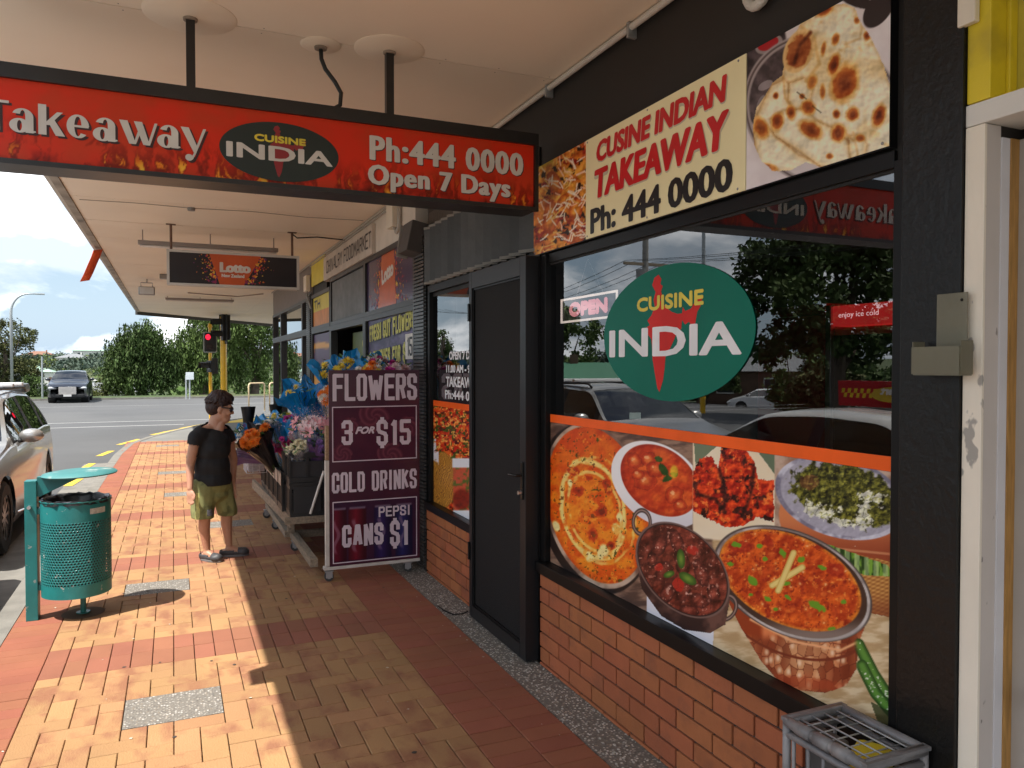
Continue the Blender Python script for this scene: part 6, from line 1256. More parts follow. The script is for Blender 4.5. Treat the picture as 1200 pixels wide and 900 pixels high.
# ================================================================== GREY CRATE CAGE AT BOTTOM RIGHT
def cage(z0, z1, label):
    cg = empty('bottle_crate', (1.82, 1.63, z0), label, 'crate', group='stacked grey crates by the pillar')
    PL = mat('worn_grey_plastic', (.17, .165, .17), .42, var=.3, scale=14, col2=(.33, .32, .32), spot=(10, .5, .66, .6), bump=.2, bscale=60)
    x0, x1, y0, y1 = 1.70, 1.925, 1.49, 1.78; bm = B(); r = .013
    for x in (x0, x1):
        for y in (y0, y1): tube(bm, [(x, y, z0+.01), (x, y, z1-.008)], r, 10)
    obj('corner_post', bm, PL, cg, smooth=40)
    for (a, b) in (((x0, y0), (x0, y1)), ((x1, y0), (x1, y1)), ((x0, y0), (x1, y0)), ((x0, y1), (x1, y1))):
        bm = B(); tube(bm, [(*a, z1-.014), (*b, z1-.014)], .016, 12)
        if a[0] == b[0] == x0:
            for k in range(3): y = y0+.05+.07*k; tube(bm, [(a[0], y, z1-.014), (a[0], y+.055, z1-.014)], .0195, 14)
        tube(bm, [(*a, z1-.05), (*b, z1-.05)], .011, 10); tube(bm, [(*a, z0+.02), (*b, z0+.02)], .012, 10); obj('rim_bar', bm, PL, cg, smooth=40)
    bm = B()
    for k in range(5): f = (k+.5)/5; y = y0+(y1-y0)*f; tube(bm, [(x0, y, z0+.02), (x0, y, z1-.05)], .006, 8); tube(bm, [(x1, y, z0+.02), (x1, y, z1-.05)], .006, 8)
    for k in range(4): f = (k+.5)/4; x = x0+(x1-x0)*f; tube(bm, [(x, y0, z0+.02), (x, y0, z1-.05)], .006, 8); tube(bm, [(x, y1, z0+.02), (x, y1, z1-.05)], .006, 8)
    obj('side_bar', bm, PL, cg, smooth=40)
    bm = B()
    for k in range(4): x = x0+(x1-x0)*(k+.8)/4.6; tube(bm, [(x, y0+.01, z1-.008), (x, y1-.01, z1-.008)], .0028, 8)
    for k in range(5): y = y0+(y1-y0)*(k+1)/6; tube(bm, [(x0+.01, y, z1-.0135), (x1-.01, y, z1-.0135)], .0024, 8)
    obj('wire_lid', bm, GALV, cg, smooth=40); bxo('base_tray', x0, x1, y0, y1, z0, z0+.012, PL, cg)
    bm = B(); box(bm, x0-.012, x1+.012, y0-.016, y0+.012, z1-.012, z1+.001, .003); box(bm, x0-.012, x1+.012, y1-.012, y1+.014, z1-.012, z1+.001, .003); obj('flat_lip', bm, PL, cg); return cg
cage(0, .325, 'grey tubular crate standing on the pebbles, lower of the stacked pair'); cage(.327, .655, 'grey tubular crate with wire lid, topmost by the black pillar')
yb = empty('yellow_packet', (1.8, 1.66, .35), 'bright yellow packet lying inside the wire lidded grey crate', 'packet')
bm = B(); box(bm, -.09, .04, -.05, .05, 0, .285, .02); bmesh.ops.transform(bm, matrix=Matrix.Translation((1.83, 1.58, .345)) @ Matrix.Rotation(.5, 4, 'Z'), verts=bm.verts); obj('packet_body', bm, mat('packet_yellow', (.75, .6, .02), .35, var=.1), yb)
bm = B(); box(bm, -.03, .03, -.06, .06, .02, .27, .01); bmesh.ops.transform(bm, matrix=Matrix.Translation((1.79, 1.71, .345)), verts=bm.verts); obj('packet_band', bm, mat('packet_band', (.1, .1, .1), .4), yb)

# ================================================================== PERSON
def remeshed(bm, vox, it=2, fac=.5):
    me = bpy.data.meshes.new('tmp'); bm.to_mesh(me); bm.free(); o = bpy.data.objects.new('tmp', me); COL.objects.link(o)
    m = o.modifiers.new('r', 'REMESH'); m.mode = 'VOXEL'; m.voxel_size = vox; s = o.modifiers.new('s', 'SMOOTH'); s.iterations = it; s.factor = fac
    dg = bpy.context.evaluated_depsgraph_get(); r = bpy.data.meshes.new_from_object(o.evaluated_get(dg)); bpy.data.objects.remove(o); b = B(); b.from_mesh(r); bpy.data.meshes.remove(r); return b
def cap(bm, a, b, r1, r2, sq=None, seg=16):
    """tapered capsule, optionally flattened: sq=(sx,sy)"""
    a = Vector(a); b = Vector(b); n = 9; pts = []; rs = []
    d = (b-a); L = d.length; u = d/L
    for k in range(4): t = k/4*pi/2; pts.append(a-u*r1*cos(t)); rs.append(max(r1*sin(t), .001))
    for k in range(n): f = k/(n-1); pts.append(a+d*f); rs.append(r1+(r2-r1)*f)
    for k in range(1, 5): t = k/4*pi/2; pts.append(b+u*r2*sin(t)); rs.append(max(r2*cos(t), .001))
    tube(bm, pts, rs, seg); return bm
def cut(bm, co, no):
    bmesh.ops.bisect_plane(bm, geom=bm.verts[:]+bm.edges[:]+bm.faces[:], plane_co=co, plane_no=no, clear_outer=True); return bm
def person():
    pe = empty('person', (.35, 7.35, 0), 'woman in black short sleeved top, olive shorts and sunglasses looking at the flowers', 'person')
    SK = mat('skin', (.50, .265, .17), .5, var=.10, scale=9, col2=(.42, .17, .11), spot=(6, .5, .7, .5))
    rs, re, rw = Vector((.176, 7.26, 1.105)), Vector((.128, 7.27, .865)), Vector((.125, 7.20, .665))
    ls, le, lw_ = Vector((.444, 7.45, 1.10)), Vector((.498, 7.48, .87)), Vector((.492, 7.44, .665))
    rh, rk, ra = Vector((.245, 7.32, .66)), Vector((.245, 7.30, .40)), Vector((.262, 7.315, .085))
    lh, lk, la = Vector((.375, 7.42, .66)), Vector((.438, 7.42, .41)), Vector((.452, 7.40, .085))
    b = B()
    # head turned to profile
    ellipsoid(b, (.368, 7.335, 1.418), (.092, .078, .10)); ellipsoid(b, (.403, 7.325, 1.352), (.070, .062, .088)); ellipsoid(b, (.428, 7.318, 1.293), (.046, .044, .038)); ellipsoid(b, (.382, 7.33, 1.30), (.062, .055, .045))
    cap(b, (.462, 7.31, 1.395), (.484, 7.303, 1.358), .011, .014); ellipsoid(b, (.479, 7.305, 1.353), (.015, .016, .010)); ellipsoid(b, (.462, 7.31, 1.322), (.014, .020, .007)); ellipsoid(b, (.459, 7.31, 1.311), (.013, .018, .007)); ellipsoid(b, (.452, 7.313, 1.412), (.022, .045, .012)); ellipsoid(b, (.445, 7.285, 1.355), (.028, .02, .024))
    ellipsoid(b, (.362, 7.262, 1.37), (.020, .010, .031), Matrix.Rotation(R(15), 3, 'Y')); ellipsoid(b, (.366, 7.262, 1.345), (.010, .008, .012))
    PV_ = Matrix.Translation((.362, 7.34, 1.31)); HT = PV_ @ Matrix.Translation((0, 0, -.028)) @ Matrix.Rotation(R(11), 4, 'Y') @ Matrix.Diagonal((.95, .95, 1.0, 1)) @ PV_.inverted(); bmesh.ops.transform(b, matrix=HT, verts=b.verts[:])
    cap(b, (.362, 7.345, 1.31), (.332, 7.36, 1.15), .056, .068); cap(b, (.40, 7.33, 1.265), (.37, 7.32, 1.16), .032, .042); cap(b, (.335, 7.36, 1.19), (.22, 7.28, 1.135), .045, .05); cap(b, (.335, 7.36, 1.19), (.41, 7.43, 1.135), .045, .05)
    # trunk
    ellipsoid(b, (.31, 7.355, 1.03), (.145, .115, .16)); ellipsoid(b, (.315, 7.35, .83), (.145, .12, .17)); ellipsoid(b, (.31, 7.365, .68), (.15, .125, .12)); cap(b, rs+Vector((.03, .02, .0)), ls-Vector((.03, .02, 0)), .062, .060)
    # arms
    cap(b, rs, re, .050, .038); cap(b, re, rw, .038, .024); cap(b, ls, le, .050, .038); cap(b, le, lw_, .038, .024)
    for w_, e_, sg in ((rw, re, 1), (lw_, le, -1)):
        d = (w_-e_).normalized(); side = Vector((.8, -.6, 0))*sg; nrm = Vector((.6, .8, 0)); p = w_+d*.045
        M_ = Matrix((side.cross(d).normalized(), side, d)).transposed(); ellipsoid(b, p, (.016, .036, .048), M_)
        for k, (o_, L_) in enumerate(((-.027, .055), (-.009, .066), (.009, .062), (.026, .048))):
            q0 = p+d*.035+side*o_; q1 = q0+d*L_*.5+side.cross(d)*.004*sg; q2 = q1+(d*.75+Vector((.55, -.5, .0))*.45).normalized()*L_*.5; cap(b, q0, q1, .0092, .0085, seg=8); cap(b, q1, q2, .0085, .007, seg=8)
        t0 = p-d*.015+side*.028*1; t1 = t0+side*.018+d*.03; cap(b, t0, t1, .011, .010, seg=8); cap(b, t1, t1+d*.028-side*.002, .010, .008, seg=8)
    # legs
    for h, k, a in ((rh, rk, ra), (lh, lk, la)): cap(b, h, k, .086, .052); cap(b, k, k+(a-k)*.35+Vector((-.012, .012, 0)), .049, .050); cap(b, k+(a-k)*.35+Vector((-.012, .012, 0)), a, .049, .028); ellipsoid(b, a+Vector((0, 0, -.02)), (.035, .033, .04))
    rf_d = Vector((.62, -.78, 0)); lf_d = Vector((.98, -.2, 0))
    for a, d in ((ra, rf_d), (la, lf_d)): g = Vector((a.x, a.y, .035)); cap(b, g-d*.035, g+d*.11, .034, .030); cap(b, a+Vector((0, 0, -.02)), g+d*.08+Vector((0, 0, .005)), .036, .026)
    body = remeshed(b, .0065, 3); obj('body', body, SK, pe, smooth=True)
    # top
    b = B(); ellipsoid(b, (.31, 7.352, 1.03), (.165, .135, .165)); ellipsoid(b, (.316, 7.34, .98), (.150, .145, .13)); ellipsoid(b, (.312, 7.345, .84), (.152, .138, .17)); ellipsoid(b, (.312, 7.352, .70), (.170, .152, .15)); cap(b, rs+Vector((.03, .02, .008)), ls-Vector((.03, .02, -.008)), .074, .072); cap(b, rs, rs+(re-rs)*.5, .066, .062); cap(b, ls, ls+(le-ls)*.5, .066, .062); cap(b, (.335, 7.36, 1.19), (.33, 7.355, 1.10), .085, .09); cap(b, (.335, 7.36, 1.185), (.21, 7.28, 1.14), .058, .062); cap(b, (.335, 7.36, 1.185), (.42, 7.44, 1.14), .058, .062)
    t = remeshed(b, .007, 4); cut(t, (0, 0, .672), (0, 0, -1)); cut(t, (.36, 7.30, 1.165), (.30, -.30, .9)); cut(t, rs+(re-rs)*.40, (re-rs).normalized()) if False else None
    for s_, e_ in ((rs, re), (ls, le)):
        pc = s_+(e_-s_)*.26; d = (e_-s_).normalized(); side = 1 if s_ is ls else -1
        fs = [f for f in t.faces if (f.calc_center_median()-pc).dot(d) > 0 and (f.calc_center_median()-(s_+(e_-s_)*.45)).length < .16 and ((f.calc_center_median()-s_).cross(e_-s_)  .length/(e_-s_).length) < .074 and math.hypot(f.calc_center_median().x-.31, f.calc_center_median().y-7.355) > .172]
        bmesh.ops.delete(t, geom=fs, context='FACES')
    for v in t.verts:   # soft folds
        f = sin(v.co.z*38+v.co.x*22)*.0025+sin(v.co.z*17-v.co.x*41+v.co.y*30)*.003; v.co += v.normal*f*ss(1.15, .95, np.float64(v.co.z))
    o = obj('top', t, mat('top_black', (.012, .012, .013), .85, var=.2, scale=20, bump=.15, bscale=60), pe, smooth=True); sm = o.modifiers.new('cloth', 'SOLIDIFY'); sm.thickness = .004
    # shorts
    b = B(); ellipsoid(b, (.312, 7.365, .68), (.165, .145, .12)); cap(b, (.245, 7.32, .66), (.222, 7.30, .36), .112, .092); cap(b, (.375, 7.42, .66), (.44, 7.42, .40), .110, .086); ellipsoid(b, (.30, 7.36, .58), (.15, .12, .08))
    t = remeshed(b, .008, 3); cut(t, (.23, 7.3, .385), (-.05, 0, -1)); cut(t, (0, 0, .79), (0, 0, 1))
    for v in t.verts:
        f = sin(v.co.z*30+v.co.x*50)*.004+sin(v.co.x*70+v.co.y*40)*.004; v.co += v.normal*f*ss(.62, .45, np.float64(v.co.z))
    stripe = []; patch = []
    for f in t.faces:
        c = f.calc_center_median(); a = math.degrees(math.atan2(c.y-7.31, c.x-.232))
        if c.x < .34 and -128 < a < -108 and c.z < .62: stripe.append([v.co+v.normal*.003 for v in f.verts])
        if c.x < .34 and -75 < a < -45 and .41 < c.z < .465: patch.append([v.co+v.normal*.003 for v in f.verts])
    o = obj('shorts', t, mat('shorts_olive', (.22, .23, .09), .85, var=.2, scale=16, col2=(.07, .08, .03), spot=(11, .56, .64, .6)), pe, smooth=True); sm = o.modifiers.new('cloth', 'SOLIDIFY'); sm.thickness = .005
    for nm, fs, m in (('side_stripe', stripe, mat('stripe_lime', (.46, .47, .16), .8, var=.35, scale=40)), ('leg_badge', patch, mat('badge_print', (.16, .17, .2), .7, var=.8, scale=90))):
        bm = B(); [bm.faces.new([bm.verts.new(p) for p in q]) for q in fs]; bmesh.ops.remove_doubles(bm, verts=bm.verts, dist=.0005); obj(nm, bm, m, o, smooth=True)
    # shoes: dark slip-ons with strap
    for a, d in ((ra, rf_d), (la, lf_d)):
        g = Vector((a.x, a.y, .0)); b = B(); cap(b, g-d*.045+Vector((0, 0, .038)), g+d*.13+Vector((0, 0, .034)), .043, .042); ellipsoid(b, g+d*.12+Vector((0, 0, .035)), (.055, .048, .036))
        t = remeshed(b, .006, 2); cut(t, g+Vector((0, 0, .004)), (0, 0, -1)); c0 = g+d*.045+Vector((0, 0, .08))
        bmesh.ops.delete(t, geom=[f for f in t.faces if (f.calc_center_median().z > .042 and (f.calc_center_median()-g).dot(d) < .078 and ((f.calc_center_median()-g).dot(d) > .045 or f.calc_center_median().z > .058))], context='FACES')
        s = obj('shoe', t, mat('shoe_dark', (.05, .05, .055), .55, var=.2, scale=30), pe, smooth=True); sm = s.modifiers.new('thick', 'SOLIDIFY'); sm.thickness = .006
        b = B(); lathe(b, [(0, 0), (1, 0), (1.02, .5), (1, 1), (0, 1)], seg=24); a_ = math.atan2(d.y, d.x); bmesh.ops.transform(b, matrix=Matrix.Translation(g+d*.045+Vector((0, 0, .001))) @ Matrix.Rotation(a_, 4, 'Z') @ Matrix.Diagonal((.125, .048, .016, 1)), verts=b.verts); obj('sole', b, mat('sole_grey', (.16, .15, .15), .7), s)
    lp_ = B(); cap(lp_, (.470, 7.300, 1.318), (.474, 7.322, 1.318), .0045, .0045, seg=6); bmesh.ops.transform(lp_, matrix=HT, verts=lp_.verts[:]); obj('lips', lp_, mat('lips', (.30, .09, .07), .5), pe, smooth=True)
    # hair: cap of overlapping locks
    b = B(); ellipsoid(b, (.348, 7.34, 1.446), (.112, .10, .094)); ellipsoid(b, (.316, 7.345, 1.395), (.084, .092, .095)); ellipsoid(b, (.392, 7.335, 1.478), (.085, .080, .055)); ellipsoid(b, (.318, 7.345, 1.355), (.05, .062, .055))
    rh_ = random.Random(3)
    for _ in range(120):
        a = rh_.uniform(0, 2*pi); e = rh_.uniform(-.2, 1.4); c = Vector((.350, 7.34, 1.44)); n = Vector((cos(a)*cos(e), sin(a)*cos(e), sin(e)))
        if n.x > .35 and e < .75: continue
        p = c+Vector((n.x*.108, n.y*.092, n.z*.098)); dn = (Vector((-.5+n.x*1.2, n.y, -1.0 if e < .9 else -.1))-n*.3).normalized(); cap(b, p, p+dn*rh_.uniform(.02, .04), .0125, .006, seg=6)
    for y in np.linspace(7.28, 7.39, 6): cap(b, (.44, y, 1.475), (.468, y, 1.435), .013, .007, seg=6)
    bmesh.ops.transform(b, matrix=HT, verts=b.verts[:]); obj('hair', remeshed(b, .0055, 1), mat('hair_dark_brown', (.028, .011, .009), .5, var=.5, scale=60, bump=.8, bscale=140, stretch=(1, 1, .4)), pe, smooth=True)
    sg = B(); 
    for y, xx, ra_ in ((7.274, .463, 22), (7.345, .476, -4)):
        r_ = ellipsoid(sg, (xx, y, 1.386), (.012, .034, .025), Matrix.Rotation(R(-ra_), 3, 'Z'))
    bmesh.ops.transform(sg, matrix=HT, verts=sg.verts[:]); s = obj('sunglasses', sg, mat('lens_black', (.008, .008, .009), .12, coat=.5), pe, smooth=True)
    b = B(); tube(b, [(.472, 7.256, 1.396), (.44, 7.247, 1.396), (.372, 7.257, 1.392)], .0055, 6); tube(b, [(.478, 7.30, 1.398), (.482, 7.32, 1.398)], .004, 6); bmesh.ops.transform(b, matrix=HT, verts=b.verts[:]); obj('temple_arm', b, MC['lens_black'], s, smooth=True)
person()

# ================================================================== VEHICLES
TYRE = mat('tyre', (.018, .018, .018), .8, var=.2, scale=20); RIM = mat('alloy', (.35, .35, .36), .3, metal=.8); TRIM = mat('black_trim', (.014, .014, .015), .5)
CGL = glass('car_glass', (.10, .11, .11), .10)
def wheel(x, y, r, w_, s, par):
    bm = B(); prof = [(r*.62, -w_/2), (r*.9, -w_/2), (r, -w_*.36), (r, w_*.36), (r*.9, w_/2), (r*.62, w_/2)]; M_ = Matrix.Rotation(pi/2, 4, 'Y'); lathe(bm, prof, (x, y, r), 32, M_); o = obj('wheel', bm, TYRE, par, smooth=40)
    bm = B(); so_ = s*w_*.42
    for k in range(10):
        a = 2*pi*k/10+.15; c, sn = cos(a), sin(a); p = [Vector((so_, (rr*c-wd*sn), (rr*sn+wd*c))) for rr, wd in ((r*.12, -r*.05), (r*.62, -r*.035), (r*.62, r*.035), (r*.12, r*.05))]
        bm.faces.new([bm.verts.new(Vector((x, y, r))+q) for q in p])
    lathe(bm, [(r*.60, s*w_*.40), (r*.66, s*w_*.46), (r*.66, s*w_*.3)], (x, y, r), 32, M_); lathe(bm, [(0, s*w_*.44), (r*.15, s*w_*.42)], (x, y, r), 16, M_); obj('rim', bm, RIM, o); bm = B(); lathe(bm, [(0, s*w_*.1), (r*.62, s*w_*.1)], (x, y, r), 24, M_); obj('brake_disc', bm, TRIM, o)
def car(name, label, cat, paint, L, W, H, gc=.2, wr=.34, fo=.85, ro=.95, hood=(.72, .98), belt=.98, ws=(.95, 1.75), rr_=(3.6, 4.5), deck=.98, nose=.62, over=dict(), pillars=(.5,), gl=None):
    """car with its front at -Y, built around the origin; measures run back from the front bumper"""
    e = empty(name, (0, 0, 0), label, cat); n = 72; ys = np.linspace(0, L, n); hw0 = W/2
    kx = [0, .06, .22, ws[0], ws[1], (ws[1]+rr_[0])/2, rr_[0], rr_[1], L-.05, L]; kz = [nose-.1, nose, hood[0], hood[1], H-.03, H, H-.05, deck, deck-.04, deck-.16]
    top = np.interp(ys, kx, kz); kb = [0, .06, .22, ws[0], L*.55, rr_[1], L-.05, L]; kbz = [nose-.12, nose-.02, hood[0]-.03, hood[1]-.03, belt, deck-.02 if deck < belt+.2 else belt+.03, min(deck, belt+.05)-.05, min(deck, belt+.05)-.17]; zb = np.interp(ys, kb, kbz)
    ker = np.array([1, 2, 3, 2, 1])/9.; sm_ = lambda a: np.convolve(np.pad(a, 2, 'edge'), ker, 'valid'); top = sm_(sm_(top)); zb = np.minimum(sm_(zb), top-.01)
    q = np.clip(1-ys/.55, 0, 1); q2 = np.clip(1-(L-ys)/.45, 0, 1); hw = hw0*(1-.17*q**2.2-.12*q2**2.2)*(1-.03*np.cos(ys/L*pi*2)); NS = 9; rows = []; bm = B(); tags = {}
    for i, y in enumerate(ys):
        h = hw[i]; g = max(top[i]-zb[i], 0); z0 = gc+.10*q[i]**2+.12*q2[i]**2; pts = [(0, z0), (h*.8, z0), (h*.95, z0+.03)]
        for k in range(NS): t = k/(NS-1); bul = .985+.03*sin(t*pi)-.02*t; pts.append((h*min(bul, 1.0), z0+.08+(zb[i]-z0-.08)*t))
        xt = h*.955; gi = min(g/(H-belt), 1)
        for t in (.07, .35, .65, .93): pts.append((xt-(h*.24)*gi*t-.01, zb[i]+g*t*.95))
        xe = pts[-1][0]; pts += [(xe-.045-.0*h, zb[i]+g*.985), (xe*.62, zb[i]+g+.012), (xe*.3, zb[i]+g+.022), (0, zb[i]+g+.025)]
        rows.append([(bm.verts.new((x, y-L/2, z)), bm.verts.new((-x, y-L/2, z)) if x > 0 else None) for x, z in pts])
    m = len(rows[0]); G = {'body': [], 'window_pillar': [], 'windscreen': [], 'rear_window': [], 'side_window': []}
    bm.verts.ensure_lookup_table()
    axles = (fo, L-ro); faces = []
    for i in range(n-1):
        ym = (ys[i]+ys[i+1])/2; gm = (top[i]+top[i+1]-zb[i]-zb[i+1])/2
        for k in range(m-1):
            for s in (0, 1):
                v = [rows[i][k][s] or rows[i][k][0], rows[i+1][k][s] or rows[i+1][k][0], rows[i+1][k+1][s] or rows[i+1][k+1][0], rows[i][k+1][s] or rows[i][k+1][0]]
                cc = sum((x.co for x in v), Vector())/4; kind = 'body'
                a0 = 3+NS
                if a0 <= k < a0+3 and gm > .16 and ws[0]+.35 < ym < rr_[1]-.25 and not any(abs(ym-(ws[0]+(rr_[1]-ws[0])*p)) < .05 for p in pillars): kind = 'side_window'
                elif a0 <= k < a0+3 and gm > .10 and ws[0]+.2 < ym < rr_[1]-.1: kind = 'window_pillar'
                elif k >= a0+4 and ws[0]+.04 < ym < ws[1]-.02: kind = 'windscreen'
                elif k >= a0+4 and rr_[0]+.03 < ym < rr_[1]-.04: kind = 'rear_window'
                if kind == 'body' and 1 <= k < 3+NS and any(math.hypot(ym-ax, cc.z-wr) < wr+.055 for ax in axles): continue
                try: f = bm.faces.new(v); tags[f] = kind
                except ValueError: pass
    for f in list(bm.faces): G[tags[f]].append(f)
    for v in bm.verts:     # round the wheel openings
        if v.is_boundary and v.co.z < .95 and abs(v.co.x) > hw0*.55:
            for ax in axles:
                d = Vector((v.co.y+L/2-ax, v.co.z-wr)); 
                if .01 < d.length < wr+.16 and v.co.z > gc+.02: d = d.normalized()*(wr+.05); v.co.y = ax-L/2+d.x; v.co.z = max(wr+d.y, v.co.z if abs(d.y) < .02 else wr+d.y)
    bmesh.ops.recalc_face_normals(bm, faces=bm.faces)
    for kind, fs in G.items():
        if not fs: continue
        b = B(); mp_ = {}
        for f in fs:
            vs = []
            for v in f.verts:
                if v not in mp_: mp_[v] = b.verts.new(v.co-(v.normal*.006 if kind not in ('body', 'window_pillar') else Vector()))
                vs.append(mp_[v])
            nf = b.faces.new(vs)
        if kind == 'body': obj('body', b, paint, e, smooth=50)
        elif kind == 'window_pillar': obj(kind, b, TRIM, e, smooth=50)
        else:
            obj(kind, b, gl or CGL, e, smooth=50, kind=None)
    bm.free()
    for w_o in [c for c in COL.objects if c.parent is e and c.name.startswith('side_window')]: islands(w_o)
    bxo('cabin_floor', -hw0*.7, hw0*.7, -L/2+.9, L/2-.5, gc+.12, gc+.3, TRIM, e)
    for x in (-.37, .37):
        b = B(); box(b, x-.24, x+.24, -.55, -.40, .45, belt+.22, .05); box(b, x-.22, x+.22, -.95, -.45, .4, .58, .05); obj('seat', b, mat('seat_grey', (.05, .05, .05), .8), e)
    b = B(); box(b, -hw0*.8, hw0*.8, -L/2+ws[0]+.02, -L/2+ws[0]+.4, belt-.16, belt-.03, .03); obj('dashboard', b, TRIM, e)
    for s in (-1, 1):
        for ax in axles:
            b = B(); tube(b, [(s*(hw0*.62), ax-L/2, wr), (s*(hw0*.965), ax-L/2, wr)], wr+.05, 28, cap=False); obj('wheel_arch', b, TRIM, e); wheel(s*(hw0-.12), ax-L/2, wr, .22, s, e)
        mr = B(); M_ = Matrix.Translation((s*(hw0+.09), -L/2+ws[0]+.42, belt+.07)); ellipsoid(mr, (0, 0, 0), (.12, .07, .075)); bmesh.ops.transform(mr, matrix=M_, verts=mr.verts); mo = obj('mirror', mr, paint, e, smooth=True); b = B(); tube(b, [(s*(hw0-.06), -L/2+ws[0]+.45, belt-.0), (s*(hw0+.04), -L/2+ws[0]+.43, belt+.03)], .022, 8); ellipsoid(b, (s*(hw0+.09), -L/2+ws[0]+.465, belt+.065), (.105, .05, .06)); obj('mirror_stalk', b, TRIM, mo, smooth=True)
        hl = B(); ellipsoid(hl, (s*hw0*.70, -L/2+.20, nose-.09), (.17, .30, .085), Matrix.Rotation(R(s*32), 3, 'Z')); obj('headlight', hl, mat('headlight_glass', (.62, .64, .66), .08, coat=.8, metal=.4), e, smooth=True)
        tl = B(); ellipsoid(tl, (s*hw0*.70, L/2-.03, min(deck, belt)-.14), (.13, .05, .07)); obj('tail_light', tl, mat('tail_red', (.45, .02, .02), .15, coat=.6), e, smooth=True)
    b = B(); box(b, -hw0*.42, hw0*.42, -L/2-.012, -L/2+.10, nose-over.get('gd', .20), nose-.03, .02); g_ = obj('grille', b, over.get('grille', TRIM), e)
    b = B(); box(b, -hw0*.8, hw0*.8, -L/2+.02, -L/2+.2, gc+.04, gc+.22, .04); obj('lower_bumper', b, TRIM, e)
    b = B(); box(b, -.18, .18, -L/2-.03, -L/2-.012, gc+.10, gc+.20); obj('number_plate', b, mat('plate_white', (.6, .6, .58), .4), e)
    b = B(); box(b, -hw0*.97, hw0*.97, -L/2+fo+wr+.08, L/2-ro-wr-.08, gc-.0, gc+.10, .02); obj('sill_trim', b, TRIM, e); return e
def paint(nm, c, metal=0., **k): return mat(nm, c, .28, metal=metal, var=.03, coat=.8, **k)
silver = paint('silver_paint', (.42, .41, .39), .55)
suv = car('silver_suv', 'silver SUV parked at the kerb, cropped at the left beside the teal bin', 'car', silver, 4.55, 1.82, 1.56, gc=.22, wr=.36, fo=.86, ro=.9, hood=(.86, 1.04), belt=1.03, ws=(1.25, 1.95), rr_=(3.85, 4.35), deck=1.06, nose=.78, pillars=(.46, .80))
b = B()
for s in (-1, 1): tube(b, [(s*.62, -.25, 1.53), (s*.62, -.15, 1.59), (s*.62, 1.45, 1.58), (s*.62, 1.55, 1.52)], .018, 8)
obj('roof_rail', b, TRIM, suv, smooth=True)
for y in (.15, .75):
    b = B(); box(b, -.72, .72, y-.04, y+.04, 1.61, 1.65, .01); obj('roof_bar', b, mat('bar_white', (.7, .7, .7), .4), suv)
b = B(); box(b, -.62, .62, 1.55, 1.98, 1.50, 1.62, .04); obj('rear_spoiler', b, mat('spoiler_dark', (.05, .05, .05), .3), suv)
b = B(); box(b, .33, .52, -1.13, -1.128, 1.11, 1.20); obj('windscreen_sticker', b, mat('sticker_pale', (.5, .62, .6), .5), suv)
suv.location = (-2.41, 10.3, -.12)
taxi = car('white_taxi', 'white taxi parked at the kerb, seen only mirrored in the shop window', 'taxi', paint('taxi_white', (.62, .62, .61)), 4.75, 1.80, 1.42, gc=.16, wr=.32, fo=.9, ro=1.05, hood=(.70, .92), belt=.95, ws=(1.15, 1.95), rr_=(3.45, 4.2), deck=.98, nose=.62, pillars=(.5,))
ts = empty('roof_sign', (0, 0, 1.42)); ts.parent = taxi; ts.matrix_parent_inverse = wmat(taxi).inverted()
TXR = mat('taxi_red', (.5, .02, .03), .35, coat=.3)
b = B(); vs = [b.verts.new(p) for p in ((-.12, -.62, 1.45), (.12, -.62, 1.45), (.12, .62, 1.45), (-.12, .62, 1.45), (-.05, -.7, 1.70), (.05, -.7, 1.70), (.05, .7, 1.70), (-.05, .7, 1.70))]
for f in ((0, 1, 2, 3), (4, 5, 6, 7), (0, 1, 5, 4), (1, 2, 6, 5), (2, 3, 7, 6), (3, 0, 4, 7)): b.faces.new([vs[k] for k in f])
obj('sign_body', b, TXR, ts)
bms = [B(), B()]; Ms = Matrix(((0, 0, 1, .0), (1, 0, 0, 0), (0, 1, 0, 0), (0, 0, 0, 1)))  # local x -> +Y, y -> Z, outward +X
def onsign(u, v, w_): t = (v-1.45)/.25; return Vector((.12-.07*t+w_, u, v))
for i in range(32):
    for j in range(2):
        u = -.62+i*.03875; v = 1.535+j*.045; bms[(i+j) % 2].faces.new([bms[(i+j) % 2].verts.new(onsign(a_, b_, .003)) for a_, b_ in ((u, v), (u+.03875, v), (u+.03875, v+.045), (u, v+.045))])
obj('yellow_checks', bms[0], mat('taxi_yellow', (.75, .55, .03), .4), ts); obj('red_checks', bms[1], TXR, ts)
tt = Matrix.Translation((.124, 0, 0))
prism(b := B(), ellpoly(0, 0, .23, .075, 30), .004, Matrix.Translation((.105, 0, 1.575)) @ Matrix.Rotation(R(-15.6), 4, 'Y') @ Ms); obj('sign_badge', b, mat('taxi_badge', (.7, .5, .05), .4), ts)
text('sign_lettering', 'Alert', .26, .085, Matrix.Translation((.110, -.13, 1.57)) @ Matrix.Rotation(R(-15.6), 4, 'Y') @ Ms, WH, ts, bx=.006, z=.004); text('sign_lettering', 'TAXIS', .22, .05, Matrix.Translation((.120, -.11, 1.51)) @ Matrix.Rotation(R(-15.6), 4, 'Y') @ Ms, SR, ts, bx=.004, z=.004)
taxi.location = (-2.38, 5.2, -.12)
bsuv = car('black_suv', 'black SUV with bright grille waiting across the intersection', 'car', paint('black_paint_gloss', (.012, .014, .022)), 4.8, 1.86, 1.64, gc=.24, wr=.37, fo=.9, ro=1.0, hood=(.96, 1.12), belt=1.12, ws=(1.35, 2.1), rr_=(3.9, 4.7), deck=1.05, nose=.86, pillars=(.4, .72), over=dict(grille=mat('chrome', (.5, .47, .44), .35, metal=.7), gd=.42))
